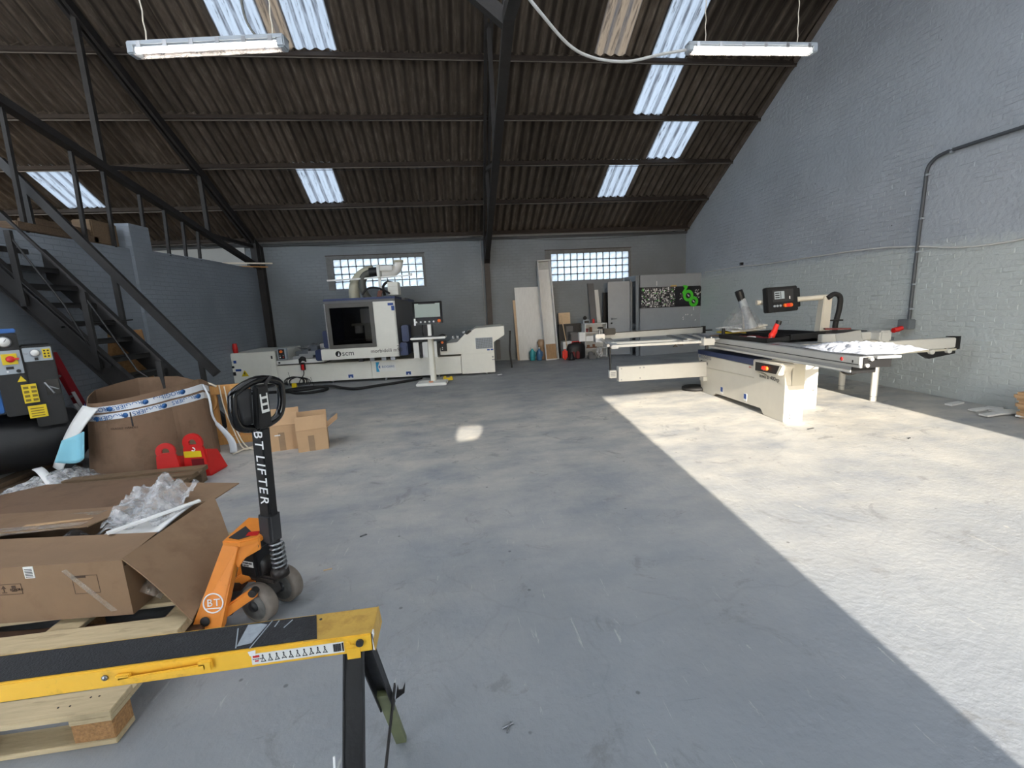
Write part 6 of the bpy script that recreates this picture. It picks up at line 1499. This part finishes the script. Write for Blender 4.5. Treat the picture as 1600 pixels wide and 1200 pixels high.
MB().tube(smooth_path([(.2, 0, -.05), (-.02, .1, .0), (-.2, .3, .3), (-.25, .5, .8), (-.2, .6, 1.3)], 8), .01, 6).build('cable_run', 'hose_grey', lc2)
# ------------------------------------------------------------------ things along the back wall
solo('wood_grain_board', MB().prism([(0, 0, 0), (1.02, 0, 0), (.98, .22, 2.0), (0.0-.03, .22, 2.0)], (0, .02, 0)), 'white_board', 'wide white wood-grain board leaning against the back wall', 'board', (1.82, 12.33, 0))
solo('brown_board', MB().prism([(0, 0, 0), (.1, 0, 0), (.06, .18, 1.66), (-.04, .18, 1.66)], (0, .018, 0)), 'ply', 'narrow brown board edge showing behind the wide white board', 'board', (1.77, 12.38, 0))
cs = thing('tall_cabinet_carcass', 'tall narrow white cabinet carcass leaning against the back wall under the window', 'cabinet', (2.5, 11.98, 0))
tl_ = Matrix.Rotation(math.radians(-8), 4, 'X') @ Matrix.Rotation(math.radians(-1.5), 4, 'Y')
def T5(mb): mb.v = [tuple(tl_ @ Vector(v)) for v in mb.v]; return mb
W_, H_ = .36, 2.72
T5(MB().box(0, .022, 0, .2, 0, H_)).build('side_panel', 'white_board', cs); T5(MB().box(W_-.022, W_, 0, .2, 0, H_)).build('side_panel', 'white_board', cs)
T5(MB().box(.022, W_-.022, 0, .2, 0, .022)).build('bottom_panel', 'white_board', cs); T5(MB().box(.022, W_-.022, 0, .2, H_-.022, H_)).build('top_panel', 'white_board', cs)
T5(MB().box(.022, W_-.022, .18, .2, .022, H_-.022)).build('back_panel', 'white_board', cs)
T5(MB().box(.022, W_-.022, .172, .18, .03, .44)).build('oak_panel', 'oak', cs)
T5(MB().box(.022, W_-.022, .15, .18, H_-.22, H_-.022)).build('rail', mat('board_grey', srgb(176, 178, 176), .6), cs)
def canister(label, x, y, m):
    c = thing('bottle', label, 'bottle', (x, y, 0), 0, 'detergent bottles in front of the white board')
    MB().lathe([(.06, 0), (.075, .01), (.078, .2), (.07, .25), (.03, .3), (.024, .33)], (0, 0, 0), 'z', 14).build('body', m, c)
    MB().lathe([(.028, .33), (.028, .36)], (0, 0, 0), 'z', 10).build('cap', 'print_white', c)
    MB().tube([(.06, 0, .24), (.1, 0, .22), (.095, 0, .14), (.07, 0, .1)], .012, 6).build('handle', m, c)
canister('teal cleaning bottle standing in front of the wide white board', 2.15, 12.15, 'cyan_liquid'); canister('blue cleaning bottle beside the tall white carcass', 2.33, 12.07, 'blue_liquid')
solo('brown_bag', MB().lathe([(.09, 0), (.1, .2), (.085, .38), (.11, .48), (.07, .56)], (0, 0, 0), 'z', 9), 'kraft_tape', 'crumpled brown paper bag between the blue bottle and the carcass', 'bag', (2.42, 12.22, 0))
solo('plywood_offcut', MB().prism([(0, 0, 0), (.33, 0, 0), (.33, .03, .32), (0, .03, .32)], (0, .018, 0)), 'ply', 'square light plywood offcut standing above the dark frame', 'board', (2.98, 12.38, .93))
dfm = thing('metal_stand', 'black metal frame standing behind the tool bags by the back wall', 'frame', (2.95, 12.28, 0))
MB().box(0, .64, 0, .14, .88, .94).build('top_rail', 'black', dfm); MB().box(0, .22, .04, .06, .3, .88).build('dark_sheet', 'black', dfm); MB().box(.22, .44, .06, .08, .3, .88).build('grey_sheet', 'machine_grey', dfm); MB().box(.42, .6, .03, .05, .1, .9).build('dark_sheet', 'black_paint', dfm)
for x in (.0, .58): MB().box(x, x+.05, 0, .05, 0, .88).build('leg', 'black', dfm)
solo('broom_stick', MB().cyl((0, 0, 0), (-.17, .12, 1.2), .013, 8), 'ply', 'thin wooden stick leaning beside the white carcass', 'stick', (3.14, 11.95, 0.005))
solo('striped_box', MB().box(-.13, .12, 0, .3, 0, .48).box(-.12, .0, -.004, 0, .0, .2), 'white_board', 'white printed carton standing between the stick and the tool bag', 'box', (3.12, 12.0, 0), bevel=.008)
solo('red_bag', MB().box(-.07, .07, -.05, .08, 0, .28), 'bright_red', 'bright red bag standing at the foot of the white carcass', 'bag', (3.0, 11.87, 0), bevel=.04)
solo('work_shoe', MB().lathe([(.04, 0), (.1, .0), (.1, .05), (.07, .09), (.045, .16), (.04, .2)], (0, 0, 0), 'z', 12), 'black', 'black round base with a white lead on the floor before the tool bag', 'tool', (3.14, 11.72, 0))
tb2 = thing('tool_bag', 'black tool bag with red trim on the floor beneath the grey box', 'bag', (3.32, 11.92, 0))
MB().lathe([(.2, 0), (.24, .04), (.235, .3), (.2, .4), (.14, .42)], (0, 0, 0), ((1.1, 0, 0), (0, .6, 0), (0, 0, 1)), 16).build('body', 'black_paint', tb2)
MB().tube([(-.12, -.02, .41), (-.1, -.02, .47), (.1, -.02, .47), (.12, -.02, .41)], .014, 6).build('handle', 'red', tb2)
for x in (-.1, .02): MB().box(x-.06, x+.035, -.185, -.14, .02, .22).build('pocket', 'red_dark', tb2, .02)
solo('grey_toolbox', MB().box(0, .3, 0, .25, 0, .22).box(-.03, .2, .0, .25, .22, .28), 'machine_grey', 'dark grey box standing on top of the tool bag', 'box', (3.22, 12.0, .44), bevel=.012)
solo('white_carton', MB().box(0, .2, 0, .3, 0, .13).box(0, .2, 0, .3, .14, .24), 'print_white', 'bright white carton between the grey box and the shelf unit', 'box', (3.42, 11.72, .46), bevel=.004) if False else None
su = thing('shelf_unit', 'small white open shelf unit crowded with tools beside the grey door', 'shelf', (3.58, 11.88, 0))
for x in (0, .6): MB().box(x, x+.02, 0, .34, 0, .93).build('side_panel', 'white_board', su)
for z in (.02, .24, .46, .68, .91): MB().box(.02, .6, 0, .34, z, z+.02).build('shelf_board', 'white_board', su)
MB().box(.02, .6, .32, .34, .02, .93).build('back_panel', 'white_board', su)
MB().box(.02, .6, -.012, 0, .46, .60).build('drawer', 'print_white', su, .003)
MB().box(-.17, .0, .0, .3, .46, .70).build('side_box', 'print_white', su, .004)
k_ = 0
for x, z, m, h, lb in ((.08, .70, 'red_dark', .09, 'dark red tin on the upper shelf, left of the tan tin'), (.2, .70, 'brown_item', .12, 'tan and red tin on the upper shelf of the white unit')):
    solo('tin', MB().lathe([(.032, 0), (.034, .005), (.034, h), (.03, h+.01)], (0, 0, 0), 'z', 14), m, lb, 'tin', (3.58+x, 12.0, z+.001), 0, 'tins on the white shelf unit')
solo('hand_plane', MB().box(0, .3, 0, .06, 0, .03).box(.03, .1, .01, .05, .03, .09).box(.18, .25, .01, .05, .03, .1), 'brown_item', 'brown wooden hand plane lying on the lower shelf of the white unit', 'tool', (3.63, 11.95, .262), bevel=.008)
for i, (x, lb) in enumerate(((3.98, 'clear plastic bottle standing before the shelf unit, nearer the door'), (3.9, 'clear plastic bottle standing before the shelf unit, nearer the tin bucket'))):
    solo('clear_bottle', MB().lathe([(.035, 0), (.04, .01), (.04, .2), (.016, .27), (.016, .3)], (0, 0, 0), 'z', 12), 'clear_film', lb, 'bottle', (x, 11.78, 0))
solo('small_bucket', MB().lathe([(.06, 0), (.07, .14), (.075, .15)], (0, 0, 0), 'z', 14), 'steel', 'small metal bucket on the floor before the shelf unit', 'bucket', (3.74, 11.75, 0))
solo('wire_basket', MB().box(-.1, .1, -.06, .06, 0, .12).box(-.1, .02, -.06, .06, .12, .2), 'machine_grey', 'grey tool housing on the floor between the tool bag and the bucket', 'tool', (3.66, 12.0, 0) if False else (3.68, 11.62, 0), bevel=.015)
rd = thing('desk_radio', 'small dark radio with a white frame on top of the shelf unit', 'radio', (3.62, 12.0, .932))
MB().box(-.04, .13, 0, .08, 0, .1).build('case', 'panel_grey', rd, .008); MB().box(-.02, .11, -.004, 0, .015, .085).build('speaker', 'black', rd)
solo('black_ball', MB().lathe([(.02, 0), (.05, .03), (.055, .06), (.03, .1), (.005, .11)], (0, 0, 0), 'z', 12), 'black', 'round black lamp head sitting on the small radio', 'lamp head', (3.63, 12.04, 1.033))
solo('red_can', MB().lathe([(.03, 0), (.03, .1), (.02, .12)], (0, 0, 0), 'z', 12), 'red', 'red can on the shelf unit beside the tall white strip', 'can', (3.86, 12.0, .932))
solo('dark_profile', MB().prism([(0, 0, 0), (.17, 0, 0), (.1, .3, 2.02), (-.07, .3, 2.02)], (0, .04, 0)), 'machine_grey', 'tall dark grey board leaning on the back wall behind the shelf unit', 'board', (3.95, 12.25, 0))
solo('white_strip', MB().prism([(0, 0, 0), (.11, 0, 0), (.07, .3, 1.84), (-.04, .3, 1.84)], (0, .02, 0)), 'white_board', 'tall narrow white board leaning on the back wall beside the dark one', 'board', (4.12, 12.26, 0))
solo('black_slab', MB().box(0, .14, 0, .05, 0, 1.75), 'black_paint', 'black panel standing on end beside the grey door leaf', 'panel', (4.29, 12.42, 0), bevel=.004)

# ------------------------------------------------------------------ small cubicle in the corner with its open door
cu = holder('wall_cubicle')
H_ = 2.14
def quad_wall(a, b_, t, z0, z1, nm, m, parent):
    a, b_ = Vector((*a, 0)), Vector((*b_, 0)); d = (b_-a).normalized(); nn = Vector((-d.y, d.x, 0))*t
    return MB().hexa([a+Vector((0, 0, z0)), b_+Vector((0, 0, z0)), b_+nn+Vector((0, 0, z0)), a+nn+Vector((0, 0, z0)), a+Vector((0, 0, z1)), b_+Vector((0, 0, z1)), b_+nn+Vector((0, 0, z1)), a+nn+Vector((0, 0, z1))]).build(nm, m, parent)
quad_wall((5.02, 11.58), (RX(11.75)-.0, 11.72), .08, 0, H_, 'front_panel', 'grey_paint', cu)
quad_wall((5.02, 11.66), (4.95, 11.7), .08, 0, H_, 'corner_post', 'grey_frame', cu)
quad_wall((4.97, 12.45), (4.99, 12.58), .06, 0, H_, 'side_panel', 'grey_paint', cu)
MB().hexa([(4.93, 11.64, 2.02), (5.03, 11.64, 2.02), (5.03, 12.58, 2.02), (4.93, 12.58, 2.02), (4.93, 11.64, 2.14), (5.03, 11.64, 2.14), (5.03, 12.58, 2.14), (4.93, 12.58, 2.14)]).build('door_header', 'grey_frame', cu)
MB().prism([(4.9, 12.3, 2.04), (4.9, 11.62, 2.1), (4.9, 11.62, 2.0), (4.9, 12.3, 1.98)], (.03, 0, 0)).build('header_trim', 'grey_frame', cu)
MB().box(6.0, 6.3, 12.3, 12.56, .8, .86).build('cistern_shelf', 'porcelain', cu)
bs = thing('wash_basin', 'small white wash basin seen through the open cubicle door', 'basin', (5.1, 12.38, .78))
MB().lathe([(.05, -.12), (.14, -.06), (.17, .02), (.165, .03), (.13, -.02), (.02, -.07)], (0, 0, 0), 'z', 20).build('bowl', 'porcelain', bs)
MB().tube([(.0, .13, .02), (0, .13, .12), (0, .05, .13)], .012, 8).build('tap', 'steel', bs)
MB().box(-.08, .16, .15, .18, -.3, .05).build('bracket', 'porcelain', bs)
dr = holder('door_1')
dl = MB().hexa([(4.32, 12.12, .02), (4.93, 11.98, .02), (4.94, 12.02, .02), (4.33, 12.16, .02), (4.32, 12.12, 2.02), (4.93, 11.98, 2.02), (4.94, 12.02, 2.02), (4.33, 12.16, 2.02)]).build('door_leaf', 'grey_paint', dr)
MB().tube([(4.41, 12.09, 1.02), (4.41, 12.05, 1.02), (4.53, 12.02, 1.02)], .012, 8).build('door_handle', 'steel', dr)
MB().lathe([(.03, 0), (.03, .012)], (4.41, 12.09, 1.02), ((1, 0, 0), (0, 0, 1), (0, -1, 0)), 14).build('rosette', 'steel', dr)
MB().lathe([(.025, 0), (.025, .012)], (4.405, 12.09, .9), ((1, 0, 0), (0, 0, 1), (0, -1, 0)), 14).build('lock', 'black', dr)
quad_wall((4.93, 11.9), (4.95, 12.0), .05, 0, 2.05, 'door_jamb', 'grey_frame', dr)
for z in (.3, 1.7): MB().cyl((4.95, 11.97, z-.05), (4.95, 11.97, z+.05), .012, 8).build('hinge', 'steel', dr)
MB().box(4.33, 4.9, 12.05, 12.06, .02, .03).build('threshold', 'grey_frame', dr) if False else None
# poster on the cubicle
ps_ = thing('printed_poster', 'black wall poster with a grey photo collage and bright green rings', 'poster', (5.02, 11.572, 0), math.atan2(.14, 1.78))
po = MB().prism([(-.03, 0, 1.275), (1.88, 0, 1.255), (1.88, 0, 1.63), (1.77, 0, 1.80), (-.03, 0, 1.82)], (0, -.004, 0)).build('poster_sheet', 'poster_black', ps_)
rp = random.Random(77); mats3 = ['poster_light', 'poster_mid', 'poster_light', 'poster_mid', 'print_white']
tiles = {m: MB() for m in set(mats3)}
for i in range(26):
    for j in range(11):
        if rp.random() < .2: continue
        x = .03+.038*i+rp.uniform(-.006, .006); z = 1.29+.047*j+rp.uniform(-.008, .008); w = rp.uniform(.02, .046); h = rp.uniform(.02, .05)
        tiles[rp.choice(mats3)].prism([(x, -.0045, z), (x+w, -.0045, z+rp.uniform(-.01, .01)), (x+w*rp.uniform(.6, 1), -.0045, z+h), (x-.003, -.0045, z+h*rp.uniform(.6, 1))], (0, -.0008, 0))
for m, t in tiles.items():
    o = t.build('collage_print', m, po); o['kind'] = 'stuff'
grn = MB()
for i in range(26):
    x, z = rp.uniform(.03, .98), rp.uniform(1.3, 1.78); grn.prism([(x, -.0056, z), (x+.02, -.0056, z), (x+.02, -.0056, z+.022), (x, -.0056, z+.022)], (0, -.0005, 0))
for i in range(8):
    x, z = rp.uniform(.03, .09), rp.uniform(1.66, 1.79); grn.prism([(x, -.006, z), (x+.025, -.006, z+.01), (x+.015, -.006, z+.03)], (0, -.0005, 0))
o = grn.build('collage_print', 'poster_green', po); o['kind'] = 'stuff'
MB().prism([(.99, -.0045, 1.28), (1.06, -.0045, 1.28), (1.06, -.0045, 1.74), (.99, -.0045, 1.74)], (0, -.0008, 0)).build('poster_band', mat('poster_dark', srgb(18, 24, 28), .4), po)
def ring(cx, cz, r0, r1, m, nm, y=-.006):
    n = 32; vs = []
    for r in (r0, r1):
        for k in range(n): vs.append((cx+r*math.cos(2*PI*k/n), y, cz+r*math.sin(2*PI*k/n)))
    mb = MB().add(vs, [(k, (k+1) % n, n+(k+1) % n, n+k) for k in range(n)]); mb.add([(x, y+.0015, z) for x, _, z in vs], [(k, n+k, n+(k+1) % n, (k+1) % n) for k in range(n)])
    return mb.build(nm, m, po)
ring(1.41, 1.55, .075, .155, 'poster_green', 'green_ring'); ring(1.575, 1.385, .06, .14, 'poster_green', 'green_ring', -.0075)
MB().prism([(1.22, -.0065, 1.63), (1.28, -.0065, 1.56), (1.32, -.0065, 1.66), (1.40, -.0065, 1.80), (1.33, -.0065, 1.83), (1.24, -.0065, 1.83), (1.28, -.0065, 1.76), (1.31, -.0065, 1.77)], (0, -.001, 0)).build('green_stroke', 'poster_green', po)
for cx, cz in ((1.41, 1.55), (1.575, 1.385)): MB().prism([(cx-.035, -.008, cz+.02), (cx+.02, -.008, cz-.035), (cx+.038, -.008, cz-.015), (cx-.015, -.008, cz+.04)], (0, -.0008, 0)).build('ring_mark', mat('lilac', srgb(210, 196, 214), .4) if 'lilac' not in M else 'lilac', po)
spk = MB()
for i in range(34):
    a = rp.uniform(0, 6.28); r = rp.uniform(.0, .11); x, z = 1.67+r*math.cos(a), 1.56+r*1.2*math.sin(a); w = rp.uniform(.01, .04)
    spk.prism([(x, -.0085, z), (x+w, -.0085, z+w*.6), (x+w*.6, -.0085, z+w*1.3)], (0, -.0006, 0))
for i in range(12):
    x, z = rp.uniform(1.12, 1.24), rp.uniform(1.45, 1.62); w = rp.uniform(.01, .03); spk.prism([(x, -.0085, z), (x+w, -.0085, z), (x+w*.7, -.0085, z+w)], (0, -.0006, 0))
o = spk.build('collage_print', 'poster_light', po); o['kind'] = 'stuff'
MB().prism([(.86, -.003, 1.812), (1.06, -.003, 1.808), (1.05, -.003, 1.85), (.9, -.003, 1.845)], (0, -.0006, 0)).build('tape_piece', mat('masking', srgb(196, 164, 96), .7), ps_)
MB().prism([(1.8, -.005, 1.255), (1.88, -.005, 1.255), (1.88, -.005, 1.31), (1.85, -.005, 1.3)], (0, -.0006, 0)).build('tape_piece', 'masking', ps_)
for x, z0, z1 in ((.47, 1.85, 1.97), (1.58, 1.15, 1.25)):
    MB().box(x-.006, x+.006, -.005, 0, z0, z1).build('plaster_mark', 'print_white', ps_)
for x, z in ((1.24, .95), (1.32, 1.02), (1.38, 1.02), (1.25, .9), (1.5, 1.0), (1.62, .86), (1.5, .66), (1.62, .64)): MB().prism([(x, -.003, z), (x+.04, -.003, z+.02), (x+.03, -.003, z+.045)], (0, -.002, 0)).build('plaster_mark', 'print_white', ps_)

# ------------------------------------------------------------------ small litter on the floor
q = random.Random(5)
def bit(x, y, L_, w, rz, m, lb, nm='wood_splinter', cat='splinter'):
    solo(nm, MB().prism([(-L_/2, -w/2, 0), (L_/2, -w/3, 0), (L_/2*.9, w/2, 0), (-L_/2*.8, w/3, 0)], (0, 0, .006)), m, lb, cat, (x, y, .001), rz)
bit(-.86, 2.66, .05, .008, .15, 'ply', 'tiny wood splinter on the floor to the right of the pallet truck wheels')
sc = thing('screw_pair', 'two small metal screws lying on the grey floor in front of the trestle', 'screw', (.1, 1.42, 0))
MB().cyl((-.02, 0, .006), (.02, .015, .006), .003, 6).build('shank', 'steel', sc); MB().cyl((.02, .015, .006), (.023, .016, .006), .006, 8).build('head', 'steel', sc)
MB().cyl((-.005, -.02, .005), (.012, .02, .006), .003, 6).build('shank', 'steel', sc)
bit(3.93, 4.42, .1, .02, .2, 'dark_grey', 'small dark torn scrap on the sunlit floor before the saw', 'floor_scrap', 'scrap')
bit(4.55, 3.85, .05, .015, .3, 'dark_grey', 'small dark scrap on the sunlit floor nearer the right wall', 'floor_scrap', 'scrap')
bit(-.72, 3.05, .05, .012, .5, 'machine_grey', 'dark scuffed scrap on the floor behind the pallet truck', 'floor_scrap', 'scrap')
bit(1.0, 10.0, .12, .07, .5, 'print_white', 'white scrap on the floor at the right end of the machining centre', 'floor_scrap', 'scrap')
